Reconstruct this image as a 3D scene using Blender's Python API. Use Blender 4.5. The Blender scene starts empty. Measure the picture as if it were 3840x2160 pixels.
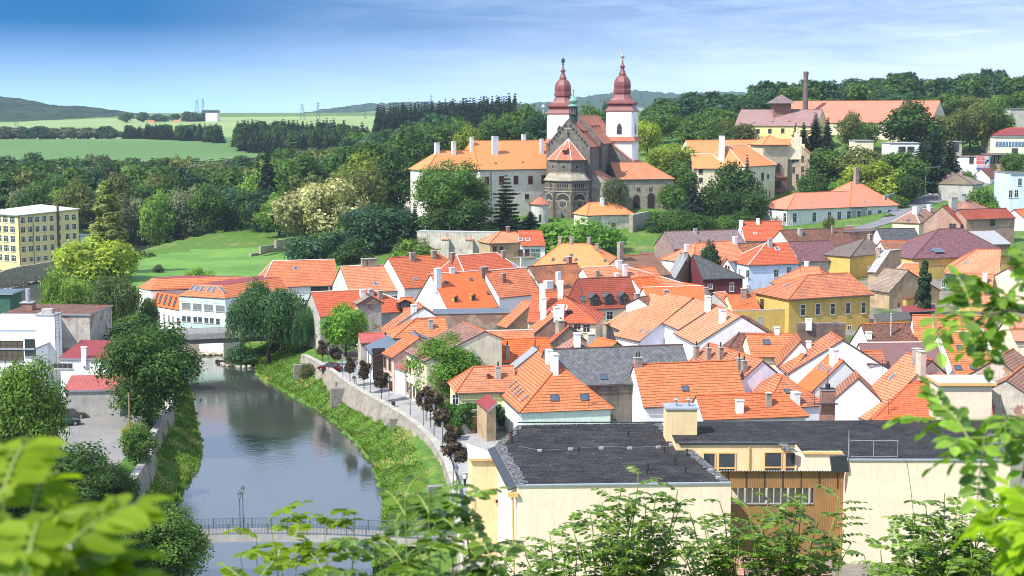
import bpy,bmesh,math,random
import numpy as np
from mathutils import Vector,Matrix
S = bpy.context.scene
COL = S.collection
R = math.radians
# ------------------------------------------------------------------ camera, sky, sun, exposure
CAMZ,F,HORIZ = 43.0,5700.0,420.0            # camera height (m), focal length and horizon row in 3840x2160 pixels
PITCH = math.atan((1080 - HORIZ)/F)
cam = bpy.data.objects.new('camera',bpy.data.cameras.new('camera'))
COL.objects.link(cam)
cam.location = (0,0,CAMZ)
cam.rotation_euler = (math.pi/2 - PITCH,0,0)
cam.data.sensor_width = 36.0
cam.data.lens = F/3840*36
cam.data.clip_start,cam.data.clip_end = 0.1,30000
cam.data.dof.use_dof = True
cam.data.dof.focus_distance = 190
cam.data.dof.aperture_fstop = 10
S.camera = cam
SUN_DIR = Vector((-0.66,-0.47,0.95)).normalized()   # towards the sun: from the left, behind the camera
SUN_EL = math.asin(SUN_DIR.z)
SUN_ROT = math.atan2(SUN_DIR.x,SUN_DIR.y)
W = bpy.data.worlds.new("World"); S.world = W
W.use_nodes = True
wn,wl = W.node_tree.nodes,W.node_tree.links
wn.clear()
w_out = wn.new('ShaderNodeOutputWorld'); w_bg = wn.new('ShaderNodeBackground')
w_bg.inputs['Strength'].default_value = 0.10
sky = wn.new('ShaderNodeTexSky'); sky.sky_type = 'NISHITA'; sky.sun_disc = False
sky.sun_elevation = SUN_EL; sky.sun_rotation = SUN_ROT
sky.air_density = 1.0; sky.dust_density = 0.3; sky.ozone_density = 3.0
w_tc = wn.new('ShaderNodeTexCoord')
w_map = wn.new('ShaderNodeMapping'); w_map.inputs['Scale'].default_value = (1,1,13)
w_sep = wn.new('ShaderNodeSeparateXYZ')
wl.new(w_tc.outputs['Generated'],w_map.inputs['Vector'])
wl.new(w_tc.outputs['Generated'],w_sep.inputs[0])
wl.new(w_map.outputs[0],sky.inputs['Vector'])
w_hs = wn.new('ShaderNodeHueSaturation'); w_hs.inputs['Saturation'].default_value = 1.15
w_hs.inputs['Value'].default_value = 1.0
w_tint = wn.new('ShaderNodeMixRGB'); w_tint.blend_type = 'MULTIPLY'; w_tint.inputs[0].default_value = 1.0; w_tint.inputs[2].default_value = (0.04,0.84,1.16,1)
wl.new(sky.outputs[0],w_tint.inputs[1]); wl.new(w_tint.outputs[0],w_hs.inputs['Color'])
# thin cirrus veil: thicker towards the north (right) and near the skyline
def wmath(op,a,b=None,clamp=False):
    n = wn.new('ShaderNodeMath'); n.operation = op; n.use_clamp = clamp
    for i,v in enumerate((a,b)):
        if v is None: continue
        if isinstance(v,(int,float)): n.inputs[i].default_value = v
        else: wl.new(v,n.inputs[i])
    return n.outputs[0]
w_m2 = wn.new('ShaderNodeMapping'); w_m2.inputs['Scale'].default_value = (5,5,34)
w_m2.inputs['Rotation'].default_value = (0,R(14),0)
wl.new(w_tc.outputs['Generated'],w_m2.inputs['Vector'])
w_nz = wn.new('ShaderNodeTexNoise'); w_nz.inputs['Scale'].default_value = 2.6
w_nz.inputs['Detail'].default_value = 9; w_nz.inputs['Roughness'].default_value = 0.62
w_nz.inputs['Distortion'].default_value = 0.6
wl.new(w_m2.outputs[0],w_nz.inputs['Vector'])
w_nz2 = wn.new('ShaderNodeTexNoise'); w_nz2.inputs['Scale'].default_value = 0.9
w_nz2.inputs['Detail'].default_value = 3
wl.new(w_m2.outputs[0],w_nz2.inputs['Vector'])
veil_x = wmath('MULTIPLY_ADD',w_sep.outputs[0],1.25)            # x in -0.33..0.33 over the frame
veil_x.node.inputs[2].default_value = 0.30
low = wmath('MULTIPLY_ADD',w_sep.outputs[2],-11.0); low.node.inputs[2].default_value = 0.62
low = wmath('MAXIMUM',low,0.0)
base = wmath('MAXIMUM',veil_x,0.0)
wisp = wmath('MULTIPLY_ADD',w_nz.outputs['Fac'],1.5); wisp.node.inputs[2].default_value = -0.25
wisp = wmath('MULTIPLY',wisp,wmath('ADD',w_nz2.outputs['Fac'],0.45))
fac = wmath('ADD',wmath('MULTIPLY',base,wmath('ADD',wisp,0.45),True),low,True)
hi = wmath('MULTIPLY_ADD',w_sep.outputs[2],6.0); hi.node.inputs[2].default_value = -0.5  # unseen bright cloud added above the frame to pale reflections and add fill
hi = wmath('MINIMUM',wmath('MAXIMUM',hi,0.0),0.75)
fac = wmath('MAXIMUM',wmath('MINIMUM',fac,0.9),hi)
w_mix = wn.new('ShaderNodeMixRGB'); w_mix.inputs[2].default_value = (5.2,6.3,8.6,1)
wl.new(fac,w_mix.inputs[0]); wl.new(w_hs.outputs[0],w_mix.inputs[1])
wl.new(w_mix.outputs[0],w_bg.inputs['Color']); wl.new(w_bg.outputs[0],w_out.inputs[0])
sun = bpy.data.objects.new('sun',bpy.data.lights.new('sun','SUN'))
sun.data.energy = 4.4; sun.data.angle = R(0.55); sun.data.color = (1.0,0.955,0.87)
sun.rotation_euler = SUN_DIR.to_track_quat('Z','Y').to_euler()
sun.location = (-300,-200,400)
COL.objects.link(sun)
S.view_settings.view_transform = 'Standard'; S.view_settings.look = 'None'
S.view_settings.exposure = 0.85; S.view_settings.gamma = 1.0
S.cycles.filter_width = 1.0; S.cycles.max_bounces = 6; S.cycles.diffuse_bounces = 3; S.cycles.transmission_bounces = 4
S.cycles.transparent_max_bounces = 8; S.cycles.volume_bounces = 0
S.cycles.use_denoising = True; S.cycles.use_adaptive_sampling = True

# ------------------------------------------------------------------ photograph pixels -> places in the world
TILES = {'A': (0,300,2),'B': (1280,300,2),'C': (2560,300,2),'D': (0,900,2),'E': (1280,900,2),'F': (2560,900,2),
         'G': (0,1440,2),'H': (1280,1440,2),'I': (2560,1440,2),
         'a': (1280,900,4),'b': (1920,900,4),'c': (2560,900,4),'d': (3200,900,4),'e': (1280,1260,4),'f': (1920,1260,4),
         'g': (2560,1260,4),'h': (3200,1260,4),'i': (3200,560,4),'j': (2560,740,4),'k': (1900,180,4),'l': (1900,500,4)}
def px(s):
    if not isinstance(s,str): return s
    if s[0] == '@':                                   # plain source pixels
        a,b = s[1:].split(','); return float(a),float(b)
    ox,oy,k = TILES[s[0]]; a,b = s[1:].split(',')
    k = 4.025 if k == 4 else 2.0125
    return ox + float(a)/k,oy + float(b)/k
def ray(s):
    u,v = px(s)
    x,y = (u - 1920)/F,(v - 1080)/F
    c,si = math.cos(PITCH),math.sin(PITCH)
    return Vector((x,c - si*y,-si - c*y))
CAMP = Vector((0,0,CAMZ))
def Gz(s,z):
    d = ray(s); return CAMP + d*((z - CAMZ)/d.z)
def Dy(s,y):
    d = ray(s); return CAMP + d*(y/d.y)
def proj(p):
    c,si = math.cos(PITCH),math.sin(PITCH)
    q = Vector(p) - CAMP
    zc = q.y*c - q.z*si; up = q.y*si + q.z*c
    return 1920 + F*q.x/zc,1080 - F*up/zc

# ------------------------------------------------------------------ objects
def tag(o,label=None,cat=None,group=None,kind=None):
    if label: o['label'] = label
    if cat: o['category'] = cat
    if group: o['group'] = group
    if kind: o['kind'] = kind
    return o
def empty(name,loc=(0,0,0),label=None,cat=None,group=None):
    o = bpy.data.objects.new(name,None); o.location = loc; o.empty_display_size = 0.2
    COL.objects.link(o); return tag(o,label,cat,group)
class MB:
    """collects polygons; metre UVs; builds one mesh object"""
    def __init__(s): s.v = []; s.f = []; s.m = []; s.uv = []; s.mats = []; s.sm = []
    def mi(s,m):
        if m not in s.mats: s.mats.append(m)
        return s.mats.index(m)
    def poly(s,pts,m,uv=None,smooth=False):
        pts = [Vector(p) for p in pts]; b = len(s.v)
        s.v += pts; s.f.append(tuple(range(b,b + len(pts)))); s.m.append(s.mi(m)); s.sm.append(smooth)
        if uv is None:
            n = Vector((0,0,0))
            for i in range(len(pts)):
                p,q = pts[i],pts[(i + 1) % len(pts)]
                n += Vector(((p.y - q.y)*(p.z + q.z),(p.z - q.z)*(p.x + q.x),(p.x - q.x)*(p.y + q.y)))
            n = n.normalized() if n.length > 1e-9 else Vector((0,0,1))
            ua = Vector((0,0,1)).cross(n)
            ua = ua.normalized() if ua.length > 0.05 else Vector((1,0,0))
            va = n.cross(ua)
            uv = [(p.dot(ua),p.dot(va)) for p in pts]
        s.uv += uv
    def slab(s,pts,th,m,mside=None,mbot=None):
        """polygon with thickness th below it (along its normal)"""
        pts = [Vector(p) for p in pts]
        n = (pts[1] - pts[0]).cross(pts[2] - pts[0]).normalized()
        low = [p - n*th for p in pts]
        s.poly(pts,m); s.poly(low[::-1],mbot or mside or m)
        for i in range(len(pts)):
            j = (i + 1) % len(pts)
            s.poly([pts[i],low[i],low[j],pts[j]],mside or m)
    def box(s,c,dx,dy,z0,z1,m,rz=0.0,mtop=None,bottom=False,taper=1.0):
        ca,sa = math.cos(rz),math.sin(rz)
        def P(x,y,z,k=1.0): return Vector((c[0] + (x*ca - y*sa)*k,c[1] + (x*sa + y*ca)*k,z))
        hx,hy = dx/2,dy/2
        q = [(-hx,-hy),(hx,-hy),(hx,hy),(-hx,hy)]
        lo = [P(x,y,z0) for x,y in q]; hi = [P(x,y,z1,taper) for x,y in q]
        for i in range(4):
            j = (i + 1) % 4; s.poly([lo[i],lo[j],hi[j],hi[i]],m)
        s.poly(hi,mtop or m)
        if bottom: s.poly(lo[::-1],m)
    def obox(s,o,ax,ay,az,m,mtop=None):
        """box from corner o spanned by three vectors"""
        o,ax,ay,az = Vector(o),Vector(ax),Vector(ay),Vector(az)
        if ax.cross(ay).dot(az) < 0: ax,ay = ay,ax
        a,b,c,d = o,o + ax,o + ax + ay,o + ay
        e,f,g,h = a + az,b + az,c + az,d + az
        s.poly([d,c,b,a],m); s.poly([e,f,g,h],mtop or m)
        for q in ((a,b,f,e),(b,c,g,f),(c,d,h,g),(d,a,e,h)): s.poly(q,m)
    def tube(s,a,b,r0,r1,m,n=6,cap=True):
        a,b = Vector(a),Vector(b); d = (b - a)
        if d.length < 1e-6: return
        d = d.normalized(); x = d.orthogonal().normalized(); y = d.cross(x)
        ra = [a + (x*math.cos(t) + y*math.sin(t))*r0 for t in [2*math.pi*i/n for i in range(n)]]
        rb = [b + (x*math.cos(t) + y*math.sin(t))*r1 for t in [2*math.pi*i/n for i in range(n)]]
        for i in range(n):
            j = (i + 1) % n; s.poly([ra[i],ra[j],rb[j],rb[i]],m,smooth=True)
        if cap: s.poly(rb,m); s.poly(ra[::-1],m)
    def lathe(s,c,prof,m,n=8,rot=0.0,mats=None,smooth=False):
        """prof: list of (radius, z); c: (x, y)"""
        rings = [[Vector((c[0] + r*math.cos(rot + 2*math.pi*i/n),c[1] + r*math.sin(rot + 2*math.pi*i/n),z)) for i in range(n)] for r,z in prof]
        for k in range(len(rings) - 1):
            for i in range(n):
                j = (i + 1) % n
                s.poly([rings[k][i],rings[k][j],rings[k + 1][j],rings[k + 1][i]],mats[k] if mats else m,smooth=smooth)
        s.poly(rings[-1],mats[-1] if mats else m)
    def build(s,name,parent=None):
        me = bpy.data.meshes.new(name)
        me.from_pydata([tuple(v) for v in s.v],[],s.f)
        for m in s.mats: me.materials.append(m)
        if s.f:
            me.polygons.foreach_set('material_index',s.m)
            me.polygons.foreach_set('use_smooth',s.sm)
            uvl = me.uv_layers.new(name='UVMap')
            uvl.data.foreach_set('uv',[c for t in s.uv for c in t])
        me.update()
        o = bpy.data.objects.new(name,me); COL.objects.link(o)
        if parent is not None:
            o.parent = parent
            o.matrix_parent_inverse = Matrix.Translation(-Vector(parent.location)) if parent.parent is None else Matrix.Identity(4)
        return o
def subparent(o,p):
    """o's vertices are in world space; p is a part at its thing's origin"""
    o.parent = p
    root = p.parent
    o.matrix_parent_inverse = Matrix.Identity(4)
def children_of(o): return list(o.children)

# ------------------------------------------------------------------ materials
def lin(c):
    return tuple(((x/255)/12.92 if x/255 <= 0.04045 else ((x/255 + 0.055)/1.055) ** 2.4) for x in c)
class NT:
    def __init__(s,name):
        s.mat = bpy.data.materials.new(name); s.mat.use_nodes = True
        s.n,s.l = s.mat.node_tree.nodes,s.mat.node_tree.links
        s.b = s.n['Principled BSDF']
        s.b.inputs['Roughness'].default_value = 0.8
        s.b.inputs['Specular IOR Level'].default_value = 0.25
    def new(s,t,**kw):
        n = s.n.new(t)
        for k,v in kw.items():
            if k in n.inputs: n.inputs[k].default_value = v
            else: setattr(n,k,v)
        return n
    def link(s,a,b): s.l.new(a,b)
    def uv(s):
        return s.new('ShaderNodeTexCoord').outputs['UV']
    def obj(s):
        return s.new('ShaderNodeTexCoord').outputs['Object']
    def noise(s,vec,scale,detail=4,rough=0.55):
        n = s.new('ShaderNodeTexNoise',Scale=scale,Detail=detail,Roughness=rough)
        if vec is not None: s.link(vec,n.inputs['Vector'])
        return n.outputs['Fac']
    def ramp(s,fac,stops):
        r = s.new('ShaderNodeValToRGB'); e = r.color_ramp.elements
        while len(e) > 1: e.remove(e[-1])
        for i,(p,c) in enumerate(stops):
            k = e[0] if i == 0 else e.new(p)
            k.position = p; k.color = (c,c,c,1) if isinstance(c,(int,float)) else (*c,1)
        s.link(fac,r.inputs[0]); return r.outputs[0]
    def mix(s,fac,a,b,mode='MIX'):
        m = s.new('ShaderNodeMixRGB',blend_type=mode)
        for i,v in enumerate((fac,a,b)):
            if isinstance(v,(int,float)): m.inputs[i].default_value = v
            elif isinstance(v,tuple): m.inputs[i].default_value = (*v[:3],1)
            else: s.link(v,m.inputs[i])
        return m.outputs[0]
    def math(s,op,a,b=None):
        m = s.new('ShaderNodeMath',operation=op)
        for i,v in enumerate((a,b)):
            if v is None: continue
            if isinstance(v,(int,float)): m.inputs[i].default_value = v
            else: s.link(v,m.inputs[i])
        return m.outputs[0]
    def bump(s,h,strength=0.3,dist=0.05):
        b = s.new('ShaderNodeBump',Strength=strength,Distance=dist)
        s.link(h,b.inputs['Height']); s.link(b.outputs[0],s.b.inputs['Normal'])
    def base(s,c):
        if isinstance(c,tuple): s.b.inputs['Base Color'].default_value = (*c[:3],1)
        else: s.link(c,s.b.inputs['Base Color'])
MC = {}
def mul(c,k): return tuple(min(1,x*k) for x in c)
def tile_mat(name,c,row=0.44,col=0.28,var=0.16,gap=0.30,stain=0.25,stain_c=None,offset=0.0,gapw=0.045):
    """clay tiles in courses: metre UVs, painted shade under the overlaps, tile-to-tile colour, old stains"""
    if name in MC: return MC[name]
    t = NT(name); uv = t.uv()
    wob = t.new('ShaderNodeTexNoise',Scale=0.35,Detail=1)
    t.link(uv,wob.inputs['Vector'])
    ad = t.new('ShaderNodeVectorMath',operation='MULTIPLY_ADD')
    t.link(wob.outputs['Color'],ad.inputs[0]); ad.inputs[1].default_value = (0.0,0.22,0); t.link(uv,ad.inputs[2])
    br = t.new('ShaderNodeTexBrick',Scale=1.0,offset=offset)
    br.inputs['Brick Width'].default_value = col; br.inputs['Row Height'].default_value = row
    br.inputs['Mortar Size'].default_value = gapw; br.inputs['Mortar Smooth'].default_value = 0.6
    br.inputs['Bias'].default_value = 0.0
    br.inputs['Color1'].default_value = (*mul(c,1 + var),1); br.inputs['Color2'].default_value = (*mul(c,1 - var),1)
    br.inputs['Mortar'].default_value = (*mul(c,gap),1)
    t.link(ad.outputs[0],br.inputs['Vector'])
    # courses: shade under each tile overlap painted as a dark lower edge
    sp = t.new('ShaderNodeSeparateXYZ'); t.link(ad.outputs[0],sp.inputs[0])
    fr = t.math('FRACT',t.math('DIVIDE',sp.outputs[1],row))
    lap = t.ramp(fr,[(0.0,gap),(0.16,gap*1.1),(0.30,1.0),(1.0,1.0)])
    fu = t.math('FRACT',t.math('DIVIDE',sp.outputs[0],col))
    ribs = t.ramp(fu,[(0.0,0.80),(0.3,1.04),(0.7,1.04),(1.0,0.80)])
    cell = t.new('ShaderNodeTexWhiteNoise',noise_dimensions='2D')
    sn = t.new('ShaderNodeVectorMath',operation='SNAP'); t.link(ad.outputs[0],sn.inputs[0]); sn.inputs[1].default_value = (col,row,1)
    t.link(sn.outputs[0],cell.inputs['Vector'])
    c1 = t.mix(cell.outputs['Value'],mul(c,1 - var),mul(c,1 + var))
    big = t.noise(uv,0.28,5,0.6)
    st = t.ramp(big,[(0.42,0.0),(0.68,1.0)])
    c2 = t.mix(t.math('MULTIPLY',st,stain),c1,stain_c or mul(c,0.5))
    pale = t.ramp(t.noise(uv,0.5,4,0.6),[(0.5,0.0),(0.75,1.0)])
    c2 = t.mix(t.math('MULTIPLY',pale,0.14),c2,tuple(min(1,x*0.8 + 0.14) for x in c))
    c3 = t.mix(1.0,c2,lap,'MULTIPLY'); c3 = t.mix(1.0,c3,ribs,'MULTIPLY')
    t.base(c3); t.b.inputs['Roughness'].default_value = 0.75
    h = t.math('ADD',t.math('MULTIPLY',fr,0.0),t.ramp(fr,[(0.0,0.0),(0.12,1.0),(1.0,0.25)]))
    t.bump(t.math('ADD',h,t.math('MULTIPLY',ribs,1.0)),0.35,0.05)
    MC[name] = t.mat; return t.mat
def plaster(name,c,dirt=0.25,patch=None,rough=0.85,scale=1.0,patch_amt=0.6,streak=0.3):
    """rendered wall: cloudy tone, rain streaks, optional patches where render has fallen off"""
    if name in MC: return MC[name]
    t = NT(name); uv = t.uv()
    a = t.noise(uv,0.5*scale,6,0.62); b = t.noise(uv,3.0*scale,4,0.6)
    k = t.ramp(a,[(0.3,1.0 - dirt),(0.6,1.02)])
    col = t.mix(1.0,c,k,'MULTIPLY')
    col = t.mix(1.0,col,t.ramp(b,[(0.3,0.92),(0.7,1.05)]),'MULTIPLY')
    mp = t.new('ShaderNodeMapping'); mp.inputs['Scale'].default_value = (1.6,0.12,1); t.link(uv,mp.inputs['Vector'])
    s = t.ramp(t.noise(mp.outputs[0],2.2,5,0.6),[(0.48,1.0),(0.72,1 - streak)])
    col = t.mix(1.0,col,s,'MULTIPLY')
    if patch:
        pm = t.ramp(t.noise(uv,0.42,7,0.68),[(1 - patch_amt - 0.02,0.0),(1 - patch_amt + 0.02,1.0)])
        bk = t.new('ShaderNodeTexBrick',Scale=1.0); bk.inputs['Brick Width'].default_value = 0.3; bk.inputs['Row Height'].default_value = 0.1
        bk.inputs['Mortar Size'].default_value = 0.012
        bk.inputs['Color1'].default_value = (*patch,1); bk.inputs['Color2'].default_value = (*mul(patch,0.65),1); bk.inputs['Mortar'].default_value = (0.35,0.3,0.26,1)
        t.link(uv,bk.inputs['Vector'])
        col = t.mix(pm,col,bk.outputs[0])
    t.base(col); t.b.inputs['Roughness'].default_value = rough
    t.bump(b,0.15,0.02)
    MC[name] = t.mat; return t.mat
def brick_mat(name,c1,c2,mortar=(0.35,0.31,0.27),bw=0.32,bh=0.1,ms=0.014,dirt=0.4):
    if name in MC: return MC[name]
    t = NT(name); uv = t.uv()
    bk = t.new('ShaderNodeTexBrick',Scale=1.0); bk.inputs['Brick Width'].default_value = bw; bk.inputs['Row Height'].default_value = bh
    bk.inputs['Mortar Size'].default_value = ms
    bk.inputs['Color1'].default_value = (*c1,1); bk.inputs['Color2'].default_value = (*c2,1); bk.inputs['Mortar'].default_value = (*mortar,1)
    t.link(uv,bk.inputs['Vector'])
    n = t.noise(uv,0.6,6,0.65)
    col = t.mix(1.0,bk.outputs[0],t.ramp(n,[(0.3,1 - dirt),(0.65,1.1)]),'MULTIPLY')
    t.base(col); t.bump(bk.outputs['Fac'],-0.3,0.03)
    MC[name] = t.mat; return t.mat
def simple(name,c,rough=0.6,metal=0.0,nz=0.18,scale=2.0,spec=0.3):
    if name in MC: return MC[name]
    t = NT(name)
    k = t.ramp(t.noise(t.obj(),scale,5,0.6),[(0.3,1 - nz),(0.7,1 + nz*0.5)])
    t.base(t.mix(1.0,c,k,'MULTIPLY'))
    t.b.inputs['Roughness'].default_value = rough; t.b.inputs['Metallic'].default_value = metal
    t.b.inputs['Specular IOR Level'].default_value = spec
    MC[name] = t.mat; return t.mat
def corr_mat(name,c,period=0.18,stain=0.35,gap=0.55,rust=None):
    """corrugated or standing-seam sheet: ribs run down the slope"""
    if name in MC: return MC[name]
    t = NT(name); uv = t.uv(); sp = t.new('ShaderNodeSeparateXYZ'); t.link(uv,sp.inputs[0])
    fu = t.math('FRACT',t.math('DIVIDE',sp.outputs[0],period))
    rb = t.ramp(fu,[(0.0,gap),(0.25,1.05),(0.6,1.0),(1.0,gap)])
    n = t.noise(uv,0.5,6,0.65)
    col = t.mix(1.0,c,rb,'MULTIPLY')
    col = t.mix(t.math('MULTIPLY',t.ramp(n,[(0.4,0.0),(0.7,1.0)]),stain),col,rust or mul(c,0.5))
    t.base(col); t.b.inputs['Roughness'].default_value = 0.6
    t.bump(rb,0.4,0.04)
    MC[name] = t.mat; return t.mat
def slate_mat(name,c,var=0.3,diamond=True,size=0.42):
    if name in MC: return MC[name]
    t = NT(name); uv = t.uv()
    mp = t.new('ShaderNodeMapping'); t.link(uv,mp.inputs['Vector'])
    if diamond: mp.inputs['Rotation'].default_value = (0,0,R(45))
    bk = t.new('ShaderNodeTexBrick',Scale=1.0,offset=0.0 if diamond else 0.5); bk.inputs['Brick Width'].default_value = size; bk.inputs['Row Height'].default_value = size if diamond else size*0.7
    bk.inputs['Mortar Size'].default_value = 0.02
    bk.inputs['Color1'].default_value = (*mul(c,1 + var),1); bk.inputs['Color2'].default_value = (*mul(c,1 - var),1); bk.inputs['Mortar'].default_value = (*mul(c,0.4),1)
    t.link(mp.outputs[0],bk.inputs['Vector'])
    n = t.noise(uv,1.5,6,0.7)
    col = t.mix(1.0,bk.outputs[0],t.ramp(n,[(0.3,0.62),(0.5,1.0),(0.72,1.6)]),'MULTIPLY')
    t.base(col); t.b.inputs['Roughness'].default_value = 0.7
    t.bump(bk.outputs['Fac'],-0.25,0.03)
    MC[name] = t.mat; return t.mat
def glass_mat(name='window_glass',c=(0.02,0.025,0.03)):
    if name in MC: return MC[name]
    t = NT(name); t.base(t.mix(t.noise(t.obj(),0.9,2),c,mul(c,2.6)))
    t.b.inputs['Roughness'].default_value = 0.08; t.b.inputs['Specular IOR Level'].default_value = 0.6
    MC[name] = t.mat; return t.mat
LEAFK = 1.5
def leaf_mat(name,c,c2=None,trans=0.35,var=0.26,rough=0.6,spec=0.2):
    if name in MC: return MC[name]
    t = NT(name); geo = t.new('ShaderNodeNewGeometry'); oi = t.new('ShaderNodeObjectInfo')
    c2 = c2 or (c[0]*1.5,c[1]*1.25,c[2]*0.9)
    c,c2 = mul(c,LEAFK),mul(c2,LEAFK)
    k = t.mix(geo.outputs['Random Per Island'],mul(c,1 - var),mul(c2,1 + var*0.4))
    k = t.mix(1.0,k,t.ramp(oi.outputs['Random'],[(0.0,0.78),(1.0,1.22)]),'MULTIPLY')
    clump = t.ramp(t.noise(t.obj(),0.42,2),[(0.35,0.72),(0.65,1.28)])
    k = t.mix(1.0,k,clump,'MULTIPLY')
    t.base(k); t.b.inputs['Roughness'].default_value = rough; t.b.inputs['Specular IOR Level'].default_value = spec
    tr = t.new('ShaderNodeBsdfTranslucent'); t.link(t.mix(1.0,k,(1.35,1.5,0.6),'MULTIPLY'),tr.inputs['Color'])
    mx = t.new('ShaderNodeMixShader'); mx.inputs[0].default_value = trans
    out = t.n['Material Output']
    t.link(t.b.outputs[0],mx.inputs[1]); t.link(tr.outputs[0],mx.inputs[2]); t.link(mx.outputs[0],out.inputs[0])
    MC[name] = t.mat; return t.mat
# ------------------------------------------------------------------ terrain
def lerp_poly(tab,t):
    if t <= tab[0][0]: return tab[0][1:]
    for a,b in zip(tab,tab[1:]):
        if t <= b[0]:
            k = (t - a[0])/(b[0] - a[0]); return tuple(x + (y - x)*k for x,y in zip(a[1:],b[1:]))
    return tab[-1][1:]
CTRL = [(0,150,0),(-10,200,0),(-30,260,0),(30,150,2),(45,200,2.0),(60,200,2.5),(40,265,2.8),(0,250,1.5),(-15,260,.5),(0,300,3),(-30,300,.5),
        (-40,300,0),(20,317,3),(70,300,4.5),(100,330,6.5),(0,380,3),(40,380,5),(60,440,8),(75,475,9),(110,380,8.5),(140,450,13),
        (-25,440,4),(20,408,4),(0,450,10),(20,456,11),(45,470,12),(78,525,12),(70,490,10.6),(20,500,14),(90,620,32),(160,640,35),(130,500,12.6),(147,530,13.5),
        (193,600,25),(230,750,43),(300,800,46),(60,700,30),(-60,150,0),(-60,210,0),(-90,200,0),(-80,260,0),(-100,300,0),(-150,300,0),(-62,285,.8),
        (-91,443,-1.6),(-75,400,-1),(-65,430,-1),(-60,470,-.5),(-100,480,-2),(-45,420,0),(-35,370,0),(-141,440,-0.5),(-170,470,0),(-220,420,0),(-126,600,2),(-60,560,6),(-60,650,10),
        (-30,520,7),(-40,470,3),(-200,560,1),(-200,700,1),(-120,750,3),(-240,860,3),(-150,880,4),(-60,760,12),(-260,1000,12),(-160,1000,12.5),
        (-355,1250,20),(-255,1250,19.5),(-427,1600,16),(-150,1600,26),(-380,2300,31),(-210,2300,32.5),(-460,2000,24),(-40,1000,26),(0,620,25),(-20,800,26),
        (80,900,34),(-600,1500,16),(-900,4000,40),(0,4000,42),(1000,4000,46),(400,1800,50),(120,1500,36),(-1500,7000,30),(1800,7000,40),(700,1200,60),(-500,900,10),(-300,250,0),(-100,60,0),(120,60,10),(160,250,6)]
def pspace(x,y):
    yy = y + 40.0
    return x/yy*3.0,math.log(max(yy,5))*1.5
_P = np.array([pspace(x,y) for x,y,z in CTRL]); _Z = np.array([c[2] for c in CTRL],float)
def _k(r2): return np.where(r2 > 1e-12,0.5*r2*np.log(np.maximum(r2,1e-12)),0.0)
_n = len(CTRL)
_A = np.zeros((_n + 3,_n + 3))
_A[:_n,:_n] = _k(((_P[:,None] - _P[None]) ** 2).sum(-1)) + np.eye(_n)*0.002
_A[:_n,_n] = 1; _A[:_n,_n + 1:] = _P; _A[_n,:_n] = 1; _A[_n + 1:,:_n] = _P.T
_Wt = np.linalg.solve(_A,np.concatenate([_Z,[0,0,0]]))
def base_np(x,y):
    yy = y + 40.0
    q = np.stack([x/yy*3.0,np.log(np.maximum(yy,5))*1.5],-1)
    r2 = ((q[:,None] - _P[None]) ** 2).sum(-1)
    return _k(r2) @ _Wt[:_n] + _Wt[_n] + q @ _Wt[_n + 1:]
ZW = -4.5                                             # water level
RIV = [(-18,20,12),(-20,60,13),(-24,100,13),(-27,161,12.3),(-28.5,183,12.6),(-32,208,11.3),(-40.5,237,9.6),(-51,266,6.8),(-59.5,288,8),(-79,296,7),(-98,312,8),(-112,345,10),(-121,375,11.5),(-134,412,12),(-140,445,10),(-137,490,10),(-128,540,9),(-100,590,8),(-60,640,8)]
WALL_R = [(-3.5,120),(-5.5,150),(-7.0,171),(-8.4,183),(-10.3,193),(-12.4,201),(-15.2,210),(-19.0,219),(-24.6,232),(-30.5,249),(-34.6,259),(-37.0,264)]
WALL_L = [(-42.6,120),(-43.2,150),(-43.6,163),(-44.2,175),(-45.6,190),(-47.5,198),(-48.8,210),(-50.5,222),(-53,236),(-57,250)]
def at_y(line,y):
    return lerp_poly([(q,p) for p,q in line],y)[0]
_rv = np.array(RIV,float)
# smooth centre line
def _cr(pts,k=8):
    out = []
    n = len(pts)
    for i in range(n - 1):
        p0,p1,p2,p3 = pts[max(i - 1,0)],pts[i],pts[i + 1],pts[min(i + 2,n - 1)]
        for j in range(k):
            t = j/k
            out.append(0.5*((2*p1) + (-p0 + p2)*t + (2*p0 - 5*p1 + 4*p2 - p3)*t*t + (-p0 + 3*p1 - 3*p2 + p3)*t ** 3))
    out.append(pts[-1]); return np.array(out)
RC = _cr(_rv,8)
def river_sd(x,y):
    """signed distance to the water's edge (negative in the river); side>0 on the town bank"""
    best = np.full(x.shape,1e9); side = np.zeros(x.shape)
    for a,b in zip(RC[:-1],RC[1:]):
        dx,dy = b[0] - a[0],b[1] - a[1]; L2 = dx*dx + dy*dy
        t = np.clip(((x - a[0])*dx + (y - a[1])*dy)/L2,0,1)
        ex,ey = x - a[0] - t*dx,y - a[1] - t*dy
        d = np.hypot(ex,ey) - (a[2] + (b[2] - a[2])*t)
        m = d < best
        best = np.where(m,d,best); side = np.where(m,ex*dy - ey*dx,side)
    return best,side
def _wob(x,y):
    return 0.45*np.sin(x*0.9 + 1.3*np.sin(y*0.31))*np.sin(y*0.57 + x*0.21) + 0.3*np.sin(y*1.7 + 0.5*x)
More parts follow.
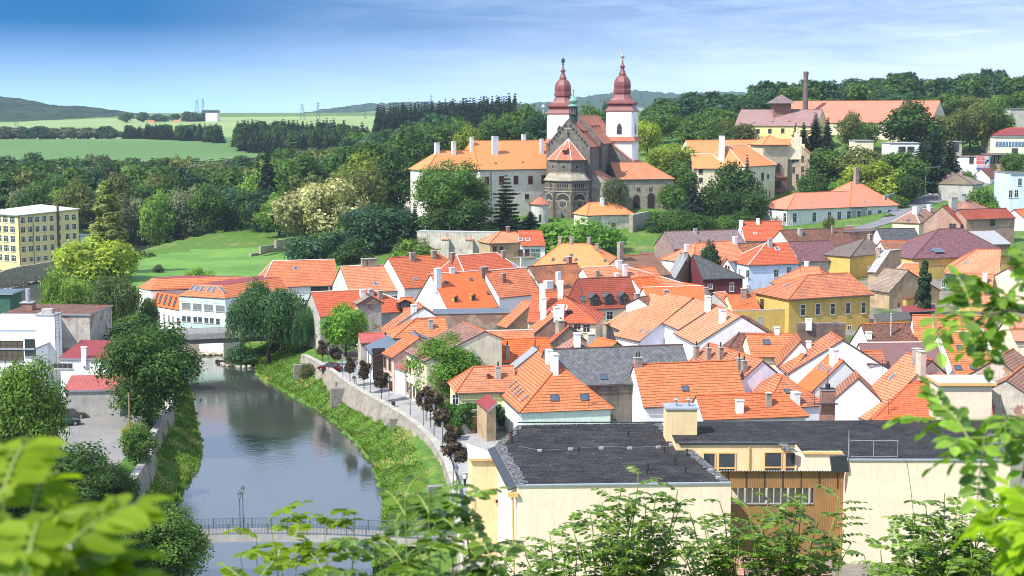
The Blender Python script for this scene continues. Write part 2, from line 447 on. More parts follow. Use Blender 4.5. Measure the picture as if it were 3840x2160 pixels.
def ground_np(x,y):
    x = np.asarray(x,float); y = np.asarray(y,float)
    b = base_np(x,y)
    b = np.where((y < 130) & (x < -8),np.minimum(b,0.0)*0,b)
    sd,side = river_sd(x,y)
    sd = sd + _wob(x,y)*0.9
    near = y < 700
    bank = np.where(sd < 0,ZW + np.maximum(sd*0.5,-2.0),ZW + 0.25 + sd*0.42)
    out = np.where(near,np.minimum(b,bank),b)
    wr = np.interp(y,[q for p,q in WALL_R],[p for p,q in WALL_R])
    wlx = np.interp(y,[q for p,q in WALL_L],[p for p,q in WALL_L])
    inr = (y > 60) & (y < 264)
    street = np.maximum(b,0.0)
    townside = (x > wr) & inr
    out = np.where(townside,np.where(x - wr < 9,street*np.clip((x - wr - 5)/4,0,1),street),out)
    bankr = inr & (x <= wr) & (side > 0) & (sd >= 0)
    out = np.where(bankr,np.minimum(ZW + 0.2 + sd*0.68,-0.25),out)
    inl = (y > 60) & (y < 250)
    out = np.where(inl & (x < wlx),np.maximum(b*0,0.0),out)
    bankl = inl & (x >= wlx) & (side < 0) & (sd >= 0)
    out = np.where(bankl,np.minimum(ZW + 0.2 + sd*0.42,-1.6),out)
    e = np.maximum(y,0) + 2.2*np.maximum(-x - 4,0)
    hill = 41.3 - 0.37*e
    return np.maximum(out,np.where(y < 125,hill,-99))
def gz(x,y): return float(ground_np(np.array([x]),np.array([y]))[0])

# ground materials
def ground_mat():
    t = NT('ground_grass'); v = t.obj()
    n1 = t.noise(v,0.09,6,0.65); n2 = t.noise(v,0.9,5,0.7); n3 = t.noise(v,0.012,3,0.5)
    g = t.mix(t.ramp(n2,[(0.3,0.0),(0.7,1.0)]),(0.032,0.085,0.012),(0.105,0.20,0.022))
    g = t.mix(t.ramp(n1,[(0.56,0.0),(0.70,0.75)]),g,(0.23,0.20,0.075))
    g = t.mix(t.ramp(t.noise(v,0.35,5,0.7),[(0.60,0.0),(0.70,0.8)]),g,(0.30,0.22,0.12))
    t.base(g); t.b.inputs['Roughness'].default_value = 0.9
    t.bump(n2,0.6,0.25)
    return t.mat
def field_mat(name='ground_field',a=(0.062,0.135,0.030),b=(0.080,0.165,0.038),d=(0.10,0.18,0.05)):
    t = NT(name); v = t.obj()
    mp = t.new('ShaderNodeMapping'); mp.inputs['Rotation'].default_value = (0,0,R(-20)); mp.inputs['Scale'].default_value = (0.02,0.25,1); t.link(v,mp.inputs['Vector'])
    n = t.noise(mp.outputs[0],1.0,4,0.6); n2 = t.noise(v,0.004,3,0.5)
    c = t.mix(t.ramp(n,[(0.35,0.0),(0.65,1.0)]),a,b)
    c = t.mix(t.ramp(n2,[(0.35,0.0),(0.65,1.0)]),c,d)
    t.base(c); return t.mat
def meadow_mat():
    t = NT('ground_meadow'); v = t.obj()
    n = t.noise(v,0.05,6,0.65); n2 = t.noise(v,0.5,4,0.6)
    c = t.mix(t.ramp(n,[(0.35,0.0),(0.65,1.0)]),(0.07,0.17,0.022),(0.13,0.25,0.04))
    c = t.mix(1.0,c,t.ramp(n2,[(0.3,0.85),(0.7,1.1)]),'MULTIPLY')
    t.base(c); return t.mat
def paving_mat(name,c,sett=None,var=0.12):
    t = NT(name); v = t.obj()
    n = t.noise(v,0.25,6,0.65); n2 = t.noise(v,3.0,4,0.6)
    col = t.mix(1.0,c,t.ramp(n,[(0.3,1 - var*1.6),(0.7,1 + var)]),'MULTIPLY')
    col = t.mix(1.0,col,t.ramp(n2,[(0.3,0.9),(0.7,1.06)]),'MULTIPLY')
    if sett:
        bk = t.new('ShaderNodeTexBrick',Scale=1.0); bk.inputs['Brick Width'].default_value = sett; bk.inputs['Row Height'].default_value = sett
        bk.inputs['Mortar Size'].default_value = 0.02; bk.inputs['Color1'].default_value = (1,1,1,1); bk.inputs['Color2'].default_value = (0.86,0.86,0.86,1); bk.inputs['Mortar'].default_value = (0.6,0.6,0.6,1)
        t.link(v,bk.inputs['Vector']); col = t.mix(1.0,col,bk.outputs[0],'MULTIPLY')
    t.base(col); t.b.inputs['Roughness'].default_value = 0.85
    t.bump(n2,0.2,0.02)
    return t.mat
def court_mat():
    t = NT('ground_courtyards'); v = t.obj()
    n = t.noise(v,0.12,6,0.65); n2 = t.noise(v,1.2,4,0.6)
    c = t.mix(t.ramp(n,[(0.5,0.0),(0.62,1.0)]),(0.20,0.175,0.15),(0.05,0.10,0.02))
    t.base(t.mix(1.0,c,t.ramp(n2,[(0.3,0.75),(0.7,1.15)]),'MULTIPLY')); return t.mat
M_GRASS,M_FIELD,M_MEADOW = ground_mat(),field_mat(),meadow_mat()
M_COURT = court_mat(); M_FIELDP = field_mat('ground_field_pale',(0.15,0.235,0.065),(0.19,0.265,0.085),(0.22,0.28,0.10))
TOWN_POLY = [(-8,130),(-2,160),(-3,190),(-8,215),(-20,245),(-30,262),(-40,300),(-45,330),(0,345),(60,372),(118,360),(95,250),(85,130)]
M_STREET = paving_mat('street_setts',(0.33,0.325,0.325),0.45)
M_ASPH = paving_mat('yard_asphalt',(0.215,0.205,0.195))
M_ROAD = paving_mat('road_asphalt',(0.17,0.17,0.18))
def pt_in(poly,x,y):
    c = False; n = len(poly)
    for i in range(n):
        (x1,y1),(x2,y2) = poly[i],poly[i - 1]
        if (y1 > y) != (y2 > y) and x < (x2 - x1)*(y - y1)/(y2 - y1) + x1: c = not c
    return c
FIELD_POLYS = [[(-700,920),(-330,920),(-215,920),(-140,925),(-122,935),(-135,960),(-150,1080),(-178,1250),(-230,1420),(-420,1450),(-800,1480)],
               [(-560,1480),(-120,1100),(-95,1180),(-40,1500),(-60,2700),(-700,2700),(-900,2300)]]
MEADOW_POLY = [(-118,470),(-108,415),(-95,375),(-70,350),(-52,360),(-44,400),(-48,440),(-56,470),(-70,490),(-100,500)]
def build_ground():
    ss = np.concatenate([np.linspace(-1.0,-0.42,24)[:-1],np.linspace(-0.42,0.42,400),np.linspace(0.42,1.0,24)[1:]])
    ys = np.concatenate([np.linspace(-39,110,50)[:-1],np.arange(110,300,0.8),np.geomspace(300,8200,205)])
    X = (ss[None]*(ys[:,None] + 40)); Y = np.repeat(ys[:,None],len(ss),1)
    xf,yf = X.ravel(),Y.ravel(); Z = np.empty_like(xf)
    for i in range(0,len(xf),20000): Z[i:i + 20000] = ground_np(xf[i:i + 20000],yf[i:i + 20000])
    nx,ny = len(ss),len(ys)
    co = np.stack([xf,yf,Z],-1).astype(np.float32)
    idx = np.arange(nx*ny).reshape(ny,nx)
    q = np.stack([idx[:-1,:-1],idx[:-1,1:],idx[1:,1:],idx[1:,:-1]],-1).reshape(-1,4)
    me = bpy.data.meshes.new('ground')
    me.vertices.add(len(co)); me.vertices.foreach_set('co',co.ravel())
    me.loops.add(q.size); me.loops.foreach_set('vertex_index',q.ravel().astype(np.int32))
    me.polygons.add(len(q)); me.polygons.foreach_set('loop_start',np.arange(0,q.size,4,dtype=np.int32))
    cx = xf[q].mean(1); cy = yf[q].mean(1)
    mi = np.zeros(len(q),np.int32)
    far = np.where((cy > 120) & (cy < 2800) & (np.abs(cx) < 900))[0]
    for k in far:
        x,y = cx[k],cy[k]
        if pt_in(MEADOW_POLY,x,y): mi[k] = 2
        elif y < 380:
            if pt_in(TOWN_POLY,x,y): mi[k] = 3
        elif pt_in(FIELD_POLYS[0],x,y): mi[k] = 1
        elif pt_in(FIELD_POLYS[1],x,y): mi[k] = 4
    for m in (M_GRASS,M_FIELD,M_MEADOW,M_COURT,M_FIELDP): me.materials.append(m)
    me.polygons.foreach_set('material_index',mi)
    me.polygons.foreach_set('use_smooth',np.ones(len(q),bool))
    me.update(calc_edges=True)
    o = bpy.data.objects.new('ground',me); COL.objects.link(o); tag(o,kind='structure')
build_ground()
def ribbon(name,pts,m,dz=0.004,kind='structure',step=2.0,follow=True):
    """sheet laid on the ground: pts = [(xl, yl, xr, yr)]"""
    mb = MB()
    L = [Vector((a,b,0)) for a,b,c,d in pts]; Rr = [Vector((c,d,0)) for a,b,c,d in pts]
    rows = []
    for i in range(len(pts) - 1):
        n = max(1,int((L[i + 1] - L[i]).length/step))
        for j in range(n + (i == len(pts) - 2)):
            t = j/n; rows.append((L[i].lerp(L[i + 1],t),Rr[i].lerp(Rr[i + 1],t)))
    for (a,b),(c,d) in zip(rows,rows[1:]):
        q = [a,b,d,c]
        mb.poly([(p.x,p.y,gz(p.x,p.y) + dz) for p in q],m)
    o = mb.build(name); tag(o,kind=kind); return o
# water
def water_mat():
    t = NT('river_water'); v = t.obj()
    mp = t.new('ShaderNodeMapping'); mp.inputs['Scale'].default_value = (1.0,1.0,1); mp.inputs['Rotation'].default_value = (0,0,R(12)); t.link(v,mp.inputs['Vector'])
    n1 = t.noise(mp.outputs[0],1.3,4,0.6); n2 = t.noise(v,0.22,3,0.5); n3 = t.noise(v,0.05,3,0.5)
    amp = t.ramp(n3,[(0.35,0.15),(0.62,1.0)])
    t.base(t.mix(n2,(0.036,0.042,0.036),(0.052,0.058,0.050)))
    t.b.inputs['Roughness'].default_value = 0.06; t.b.inputs['Specular IOR Level'].default_value = 0.9
    t.b.inputs['IOR'].default_value = 1.9
    t.bump(t.math('MULTIPLY',t.math('ADD',n1,n2),amp),0.5,0.045)
    return t.mat
M_WATER = water_mat()
mb = MB()
for a,b in zip(RC[:-1],RC[1:]):
    def nrm(i):
        p,q = RC[max(i - 1,0)],RC[min(i + 1,len(RC) - 1)]
        d = Vector((q[0] - p[0],q[1] - p[1])).normalized(); return Vector((d.y,-d.x))
    pass
nv = []
for i in range(len(RC)):
    p,q = RC[max(i - 1,0)],RC[min(i + 1,len(RC) - 1)]
    d = Vector((q[0] - p[0],q[1] - p[1])).normalized(); n = Vector((d.y,-d.x)); w = RC[i][2] + 2.5
    nv.append((Vector((RC[i][0] - n.x*w,RC[i][1] - n.y*w,ZW)),Vector((RC[i][0] + n.x*w,RC[i][1] + n.y*w,ZW))))
for (a,b),(c,d) in zip(nv,nv[1:]): mb.poly([a,b,d,c],M_WATER)
tag(mb.build('river_water'),kind='structure')
# street along the quay
ribbon('street',[(at_y(WALL_R,y) + 0.9,y,at_y(WALL_R,y) + 8.4,y + 2.2) for y in (118,150,171,183,193,201,210,219,232,249,259)],M_STREET,0.02)
# pavement kerb strip beside the parapet is earth with grass
ribbon('verge',[(at_y(WALL_R,y) + 0.55,y,at_y(WALL_R,y) + 1.15,y + 0.2) for y in (193,201,210,219,226)],M_GRASS,0.035)
ribbon('yard',[(-86,y,at_y(WALL_L,y) - 3.2,y) for y in (148,160,175,190,205,218)],M_ASPH,0.02)
# quay walls
M_QUAY = brick_mat('quay_rubble',(0.30,0.27,0.22),(0.20,0.18,0.155),(0.36,0.33,0.28),0.55,0.3,0.03,0.45)
M_COPE = simple('quay_coping',(0.38,0.36,0.32),0.85,nz=0.3,scale=0.7)
def quay(name,line,top,foot_dz,off,label,cat,cope_w=0.75,step=3.0):
    root = empty(name,(line[0][0],line[0][1],0),label,cat)
    w,c = MB(),MB(); pts = []
    for a,b in zip(line,line[1:]):
        n = max(1,int(math.hypot(b[0] - a[0],b[1] - a[1])/step))
        for j in range(n): pts.append((a[0] + (b[0] - a[0])*j/n,a[1] + (b[1] - a[1])*j/n))
    pts.append(line[-1])
    rr = random.Random(4)
    for i,(a,b) in enumerate(zip(pts,pts[1:])):
        d = Vector((b[0] - a[0],b[1] - a[1],0)).normalized(); n = Vector((-d.y,d.x,0))*(1 if off > 0 else -1)
        A,B = Vector((a[0],a[1],0)),Vector((b[0],b[1],0))
        zt = top - 0.16
        face = [A + n*abs(off) + Vector((0,0,foot_dz)),B + n*abs(off) + Vector((0,0,foot_dz)),B + Vector((0,0,zt)),A + Vector((0,0,zt))]
        w.poly(face if off < 0 else face[::-1],M_QUAY)
        back = [A - n*cope_w + Vector((0,0,-0.6)),B - n*cope_w + Vector((0,0,-0.6)),B - n*cope_w + Vector((0,0,zt)),A - n*cope_w + Vector((0,0,zt))]
        w.poly(back if off > 0 else back[::-1],M_QUAY)
        j = 0.04*rr.random()
        c.obox(A + n*0.07 + Vector((0,0,zt)) + d*0.02,(B - A)*0.985,-n*(cope_w + 0.12),Vector((0,0,0.16 + j)),M_COPE)
    w.build('wall',root); c.build('coping',root)
    return root
quay('quay_wall',WALL_R,0.75,-2.2,0.9,'rubble stone quay wall with pale coping between grassy bank and street','quay wall')
quay('quay_wall',WALL_L,0.35,-3.6,-0.4,'dark rubble retaining wall beside the parking yard on the left bank','quay wall',0.8)
# ------------------------------------------------------------------ houses
ORANGE = (0.57,0.175,0.070); SALMON = (0.59,0.21,0.105); RED = (0.46,0.085,0.040); DRED = (0.30,0.066,0.038); OCHRE = (0.62,0.235,0.085)
T_OR = tile_mat('tiles_orange',ORANGE)
T_SA = tile_mat('tiles_salmon',SALMON)
T_RE = tile_mat('tiles_red',(0.50,0.105,0.045))
T_DR = tile_mat('tiles_dark_red',DRED,var=0.12)
T_BR = tile_mat('tiles_bright',(0.62,0.135,0.040),row=0.22,col=0.2,var=0.12,stain=0.1,gap=0.72)
T_OC = tile_mat('tiles_pale_orange',OCHRE,row=0.2,col=0.2,var=0.12,gap=0.75,stain=0.2)
T_PK = tile_mat('tiles_pink',(0.56,0.20,0.12),row=0.2,col=0.2,var=0.1,gap=0.75,stain=0.2)
T_OB = tile_mat('tiles_old_brown',(0.17,0.075,0.05),row=0.2,col=0.19,var=0.5,gap=0.5,stain=0.4,stain_c=(0.05,0.035,0.03))
T_OX = tile_mat('tiles_old_mixed',(0.20,0.082,0.048),row=0.2,col=0.19,var=0.45,gap=0.5,stain=0.85,stain_c=(0.50,0.16,0.05))
T_TB = tile_mat('tiles_tan',(0.27,0.20,0.155),row=0.36,col=0.3,var=0.25,gap=0.5,stain=0.4)
T_GB = tile_mat('tiles_grey_brown',(0.16,0.125,0.105),row=0.36,col=0.3,var=0.22,gap=0.5,stain=0.4)
T_MV = slate_mat('sheets_mauve',(0.19,0.135,0.135),0.12,False,0.4)
T_PU = slate_mat('sheets_purple',(0.165,0.075,0.085),0.14,False,0.35)
T_GR = slate_mat('sheets_grey',(0.115,0.118,0.125),0.14,True,0.45)
T_SL = slate_mat('slates_dark',(0.075,0.08,0.085),0.3,False,0.3)
T_CP = corr_mat('corrugated_purple',(0.20,0.105,0.105),0.2,0.3)
T_CG = corr_mat('corrugated_grey',(0.36,0.36,0.36),0.22,0.3)
T_BT = corr_mat('tin_blue',(0.10,0.135,0.18),0.5,0.15,0.85)
T_GT = corr_mat('tin_grey',(0.27,0.285,0.30),0.6,0.25,0.8)
T_RT = corr_mat('tin_red',(0.23,0.04,0.042),0.5,0.25,0.8)
T_RU = corr_mat('tin_rusty',(0.40,0.09,0.08),0.6,0.7,0.8,rust=(0.16,0.07,0.05))
P_WH = plaster('plaster_white',(0.80,0.80,0.80),0.10,streak=0.12)
P_LAV = plaster('plaster_lavender',(0.72,0.71,0.80),0.10,streak=0.12)  # lavender tint paints the shade into white gable walls
P_CR = plaster('plaster_cream',(0.78,0.68,0.50),0.15)
P_YE = plaster('plaster_yellow',(0.76,0.62,0.28),0.15)
P_OL = plaster('plaster_olive',(0.56,0.40,0.115),0.2,streak=0.2)
P_LY = plaster('plaster_lemon',(0.74,0.70,0.36),0.12)
P_MI = plaster('plaster_mint',(0.62,0.76,0.66),0.10)
P_BL = plaster('plaster_pale_blue',(0.56,0.68,0.84),0.08)
P_BU = plaster('plaster_blue',(0.33,0.47,0.76),0.08)
P_TA = plaster('plaster_tan',(0.46,0.34,0.21),0.35,streak=0.4)
P_GY = plaster('plaster_grey',(0.44,0.42,0.39),0.3)
P_MR = plaster('plaster_maroon',(0.13,0.03,0.032),0.2)
P_PI = plaster('plaster_pink',(0.70,0.50,0.42),0.2)
P_RN = plaster('plaster_ruin',(0.50,0.46,0.40),0.35,patch=(0.30,0.13,0.08),patch_amt=0.44)
P_BK = plaster('plaster_brickish',(0.40,0.30,0.22),0.35,patch=(0.26,0.12,0.075),patch_amt=0.55)
P_CS = plaster('plaster_castle',(0.78,0.73,0.62),0.15,streak=0.25)
B_RED = brick_mat('brick_red',(0.34,0.115,0.07),(0.24,0.085,0.055),dirt=0.45)
B_BRN = brick_mat('brick_brown',(0.27,0.17,0.11),(0.19,0.125,0.085),dirt=0.45)
B_PNK = brick_mat('block_pink',(0.40,0.22,0.17),(0.32,0.155,0.115),(0.5,0.42,0.36),0.45,0.25,0.02,0.25)
B_CHM = brick_mat('brick_chimney',(0.33,0.24,0.18),(0.24,0.16,0.12),(0.42,0.38,0.33),0.3,0.1,0.02,0.5)
M_STONE = brick_mat('church_stone',(0.21,0.19,0.165),(0.145,0.13,0.115),(0.12,0.108,0.10),0.75,0.38,0.022,0.45)
M_STONE2 = brick_mat('pale_stone',(0.38,0.34,0.26),(0.28,0.25,0.19),(0.36,0.33,0.27),0.6,0.3,0.03,0.4)
M_WOODD = simple('dark_wood',(0.05,0.03,0.025),0.7)
M_WOOD = simple('brown_wood',(0.16,0.085,0.045),0.7)
M_FRW = simple('frame_white',(0.75,0.75,0.74),0.5,nz=0.06)
M_FRB = simple('frame_brown',(0.17,0.08,0.05),0.5)
M_FRD = simple('frame_dark',(0.06,0.062,0.068),0.45)
M_GLASS = glass_mat()
M_GLB = glass_mat('skylight_glass',(0.035,0.05,0.075))
M_TIN = simple('flashing',(0.34,0.37,0.41),0.5,0.3,nz=0.15)
M_TIND = simple('gutter_dark',(0.10,0.085,0.08),0.5,0.2)
M_RIDGE_W = simple('ridge_mortar',(0.74,0.58,0.52),0.85,nz=0.2,scale=4)
M_RIDGE_O = simple('ridge_orange',(0.52,0.14,0.05),0.8,nz=0.25,scale=3)
M_RIDGE_D = simple('ridge_dark',(0.12,0.07,0.055),0.8,nz=0.3,scale=3)
M_WHITE = simple('limewash',(0.80,0.80,0.81),0.85,nz=0.12,scale=1.2)
M_CREAM = simple('creamwash',(0.70,0.58,0.42),0.85,nz=0.15,scale=1.2)
M_CONC = simple('concrete',(0.40,0.39,0.37),0.85,nz=0.25,scale=1.0)
M_IRON = simple('iron',(0.055,0.06,0.068),0.5,0.4)
M_SOOT = simple('soot',(0.03,0.028,0.027),0.9)
ALLH = []
OR_VAR = [T_OR,tile_mat('tiles_orange_faded',(0.53,0.19,0.095),stain=0.45),tile_mat('tiles_orange_deep',(0.54,0.14,0.052),stain=0.35),tile_mat('tiles_orange_aged',(0.49,0.165,0.078),var=.24,stain=0.6,stain_c=(0.20,0.085,0.055))]
SA_VAR = [T_SA,tile_mat('tiles_salmon_pale',(0.58,0.235,0.125),stain=0.3),tile_mat('tiles_salmon_red',(0.56,0.17,0.075),stain=0.4)]
class House:
    def __init__(s,name,label,cat='house',group=None,roof=T_OR,wall=P_WH,ridge=M_RIDGE_O,zg=None):
        s.name,s.label,s.cat,s.group = name,label,cat,group
        if roof is T_OR: roof = OR_VAR[(len(label)*7 + len(ALLH)) % 4]
        elif roof is T_SA: roof = SA_VAR[(len(label) + len(ALLH)) % 3]
        s.rm,s.wm,s.ridge,s.zg = roof,wall,ridge,zg
        s.R,s.W,s.C,s.parts,s.hitr,s.hitw = MB(),MB(),MB(),[],[],[]
        s.org = None; ALLH.append(s)
    def block(s,R1,R2,zr,E=None,w=None,w2=None,t=0.7,t2=None,h1=0,h2=0,F1=None,F2=None,roof=None,wall=None,zg=None,inset=0.35,L=None,ridge=True,extra=0,gw=None):
        """gable or hip roofed block from its ridge: R1,R2 pixels (or points) at height zr; E a pixel on one eave; F1/F2 pixels on the hip-end eaves"""
        roof = roof or s.rm; wall = wall or s.wm; t2 = t2 if t2 is not None else t
        A = Gz(R1,zr) if not isinstance(R1,Vector) else R1; B = Gz(R2,zr) if not isinstance(R2,Vector) else R2
        a = (B - A); a.z = 0
        if L is not None: B = A + a.normalized()*L; a = B - A
        Ln = a.length; a = a.normalized(); b = Vector((-a.y,a.x,0))
        if w is None:
            lo,hi = 0.5,25.0
            def off(w): return (Gz(E,zr - t*w) - A).dot(b)
            sgn = 1 if off(0.5) > 0 else -1
            for _ in range(40):
                m = (lo + hi)/2
                if off(m)*sgn > m: lo = m
                else: hi = m
            w = (lo + hi)/2
            if sgn < 0: b = -b
        w2 = w if w2 is None else w2
        z1,z2 = zr - t*w,zr - t2*w2
        if F1: h1 = max(0.3,-(Gz(F1,z1) - A).dot(a))
        if F2: h2 = max(0.3,(Gz(F2,z1) - A).dot(a) - Ln)
        if gw: h1 += gw
        V = lambda u,v,z: A + a*u + b*v + Vector((0,0,z - A.z))
        e1,e2,e3,e4 = V(-h1,w,z1),V(Ln + h2,w,z1),V(Ln + h2,-w2,z2),V(-h1,-w2,z2)
        r1,r2 = V(0,0,zr),V(Ln,0,zr)
        th = 0.14
        def face(p):
            n = (p[1] - p[0]).cross(p[2] - p[0])
            if n.z < 0: p = p[::-1]
            s.R.slab(p,th,roof,M_TIND,M_WOOD); s.hitr.append(p)
        face([e1,e2,r2,r1]); face([e3,e4,r1,r2])
        if h1 > 0: face([e4,e1,r1])
        if h2 > 0: face([e2,e3,r2])
        # walls
        ctr = V(Ln/2,0,0)
        if zg is None: zg = s.zg if s.zg is not None else min(gz(p.x,p.y) for p in (e1,e2,e3,e4)) - 0.6
        i1,i2 = w - inset,w2 - inset
        za,zb = zr - t*i1 - th*1.6,zr - t2*i2 - th*1.6
        ua = -h1 + (inset if h1 > 0 else 0.12); ub = Ln + h2 - (inset if h2 > 0 else 0.12)
        def wl(p):
            n = (p[1] - p[0]).cross(p[2] - p[0]); c = sum(p,Vector())/len(p) - ctr
            if n.dot(Vector((c.x,c.y,0))) < 0: p = p[::-1]
            s.W.poly(p,wall); s.hitw.append(p)
        wl([V(ua,i1,zg),V(ub,i1,zg),V(ub,i1,za),V(ua,i1,za)])
        wl([V(ua,-i2,zg),V(ub,-i2,zg),V(ub,-i2,zb),V(ua,-i2,zb)])
        for u,h in ((ua,h1),(ub,h2)):
            if h > 0: wl([V(u,i1,zg),V(u,-i2,zg),V(u,-i2,zb),V(u,i1,za)])
            else: wl([V(u,i1,zg),V(u,-i2,zg),V(u,-i2,zb),V(u,0,zr - th*1.6),V(u,i1,za)])
        # ridge and hip tiles, gutters
        if ridge:
            rr = 0.13
            def cap(p,q,m=s.ridge):
                d = q - p; n = max(1,int(d.length/0.42))
                for k in range(n):
                    s.C.tube(p + d*(k/n) + Vector((0,0,0.03)),p + d*((k + 1.04)/n) + Vector((0,0,0.03)),rr,rr*0.82,m,5)
            cap(r1,r2)
            if h1 > 0: cap(e1,r1); cap(e4,r1)
            if h2 > 0: cap(e2,r2); cap(e3,r2)
        g = Vector((0,0,-0.12))
        s.C.tube(e1 + b*0.05 + g,e2 + b*0.05 + g,0.07,0.07,M_TIND,5)
        s.C.tube(e4 - b*0.05 + g,e3 - b*0.05 + g,0.07,0.07,M_TIND,5)
        if s.org is None: s.org = Vector((ctr.x,ctr.y,zg))
        s.last = dict(A=A,B=B,a=a,b=b,w=w,w2=w2,z1=z1,z2=z2,L=Ln,V=V,h1=h1,h2=h2,zg=zg)
        s.dbg = getattr(s,'dbg',[]) + ['w=%.1f L=%.1f ze=%.1f zg=%.1f d=%.0f h=%.1f/%.1f' % (w,Ln,z1,zg,ctr.y,h1,h2)]
        return s
    def row(s,A,B,ze,w,t=0.6,w2=None,z0=0.0,**k):
        """block from the foot of its street front: A (far) and B (near) pixels on the ground at height z0"""
        A,B = Gz(A,z0) if not isinstance(A,Vector) else A,Gz(B,z0) if not isinstance(B,Vector) else B
        e = B - A; e.z = 0; e.normalize(); n = Vector((-e.y,e.x,0)); zr = ze + t*w
        up = lambda p: Vector((p.x,p.y,0)) + n*w + Vector((0,0,zr))
        return s.block(up(B),up(A),zr,w=(w + .35),t=t,w2=w2,**k)
    def flat(s,base,z1,zg=None,wall=None,top=None,over=0.25,th=0.25,z1b=None):
        """box with flat or mono-pitch top: base = world (x,y) corners counter-clockwise; z1 heights (one or per corner)"""
        wall = wall or s.wm; top = top or s.rm
        n = len(base); zs = [z1]*n if isinstance(z1,(int,float)) else z1
        if zg is None: zg = s.zg if s.zg is not None else min(gz(*p) for p in base) - 0.6
        c = Vector((sum(p[0] for p in base)/n,sum(p[1] for p in base)/n,0))
        for i in range(n):
            j = (i + 1) % n
            p = [Vector((*base[i],zg)),Vector((*base[j],zg)),Vector((*base[j],zs[j] - th)),Vector((*base[i],zs[i] - th))]
            nn = (p[1] - p[0]).cross(p[2] - p[0]); cc = sum(p,Vector())/4 - c
            if nn.dot(Vector((cc.x,cc.y,0))) < 0: p = p[::-1]
            s.W.poly(p,wall); s.hitw.append(p)
        tp = []
        for (x,y),z in zip(base,zs):
            d = Vector((x,y,0)) - c; d.z = 0
            d = d.normalized()*over*1.4; tp.append(Vector((x + d.x,y + d.y,z)))
        if (tp[1] - tp[0]).cross(tp[2] - tp[0]).z < 0: tp = tp[::-1]
        s.R.slab(tp,th,top,M_TIN,M_WOOD); s.hitr.append(tp)
        if s.org is None: s.org = Vector((c.x,c.y,zg))
        return s
    def hit(s,p,polys):
        P,n = s.hit1(p,polys)
        if P is None and isinstance(p,str):            # anchor just off the face: look a little lower or to the side
            u,v = px(p)
            for dv in (5,10,16,24,34,-8,-16):
                for du in (0,-8,8,-18,18):
                    P,n = s.hit1('@%f,%f' % (u + du,v + dv),polys)
                    if P is not None: return P,n
        if P is None: print('MISS',s.name,s.label,p)
        return P,n
    def hit1(s,p,polys):
        d = ray(p) if not isinstance(p,Vector) else (p - CAMP); best = None
        for q in polys:
            n = (q[1] - q[0]).cross(q[2] - q[0])
            if n.length < 1e-9: continue
            n.normalize(); dn = d.dot(n)
            if dn > -1e-6: continue
            tt = (q[0] - CAMP).dot(n)/dn
            P = CAMP + d*tt
            ok = True
            for i in range(len(q)):
                e = q[(i + 1) % len(q)] - q[i]
                if e.cross(P - q[i]).dot(n) < -0.35*e.length: ok = False; break
            if ok and (best is None or tt < best[0]): best = (tt,P,n)
        if best is None:
            return None,None
        return best[1],best[2]
    def chim(s,p,w=0.7,d=0.6,h=1.6,m=None,cap=True,pots=0,name='chimney',rz=None):
        """p: pixel of the chimney's foot on the roof"""
        m = m or B_CHM
        P,n = s.hit(p,s.hitr)
        if P is None: return s
        mb = MB(); rz = math.atan2(s.last['a'].y,s.last['a'].x) if rz is None and hasattr(s,'last') else (rz or 0)
        c = (P.x,P.y)
        mb.box(c,w,d,P.z - 1.2,P.z + h,m,rz)
        if cap:
            mb.box(c,w + 0.16,d + 0.16,P.z + h,P.z + h + 0.09,M_CONC if m is not M_WHITE else M_WHITE,rz,bottom=True)
        for k in range(pots):
            q = Vector((math.cos(rz),math.sin(rz),0))*((k - (pots - 1)/2)*w/max(1,pots)*0.8)
            mb.tube((P.x + q.x,P.y + q.y,P.z + h),(P.x + q.x,P.y + q.y,P.z + h + 0.75),0.12,0.1,M_SOOT,8)
        s.parts.append((name,mb)); return s
    def pipe(s,p,h=1.2,r=0.09,m=None):
        P,n = s.hit(p,s.hitr)
        if P is None: return s
        mb = MB(); mb.tube(P - Vector((0,0,0.3)),P + Vector((0,0,h)),r,r,m or M_IRON,8); mb.tube(P + Vector((0,0,h)),P + Vector((0,0,h + .12)),r*1.7,r*.4,m or M_IRON,8)
        s.parts.append(('vent_pipe',mb)); return s
    def aerial(s,p,h=3.0):
        P,n = s.hit(p,s.hitr)
        if P is None: return s
        mb = MB(); mb.tube(P - Vector((0,0,0.4)),P + Vector((0,0,h)),0.03,0.025,M_IRON,5)
        for k,(zz,ww) in enumerate(((h*.95,.5),(h*.7,.7))):
            b = P + Vector((0,0,zz)); mb.tube(b - Vector((ww,0.2,0)),b + Vector((ww,0.2,0)),0.018,0.018,M_IRON,4)
            for j in range(-3,4):
                q = b + Vector((ww*j/3,0.2*j/3,0)); mb.tube(q - Vector((0.06,-0.28,0)),q + Vector((0.06,-0.28,0)),0.012,0.012,M_IRON,4)
        s.parts.append(('aerial',mb)); return s
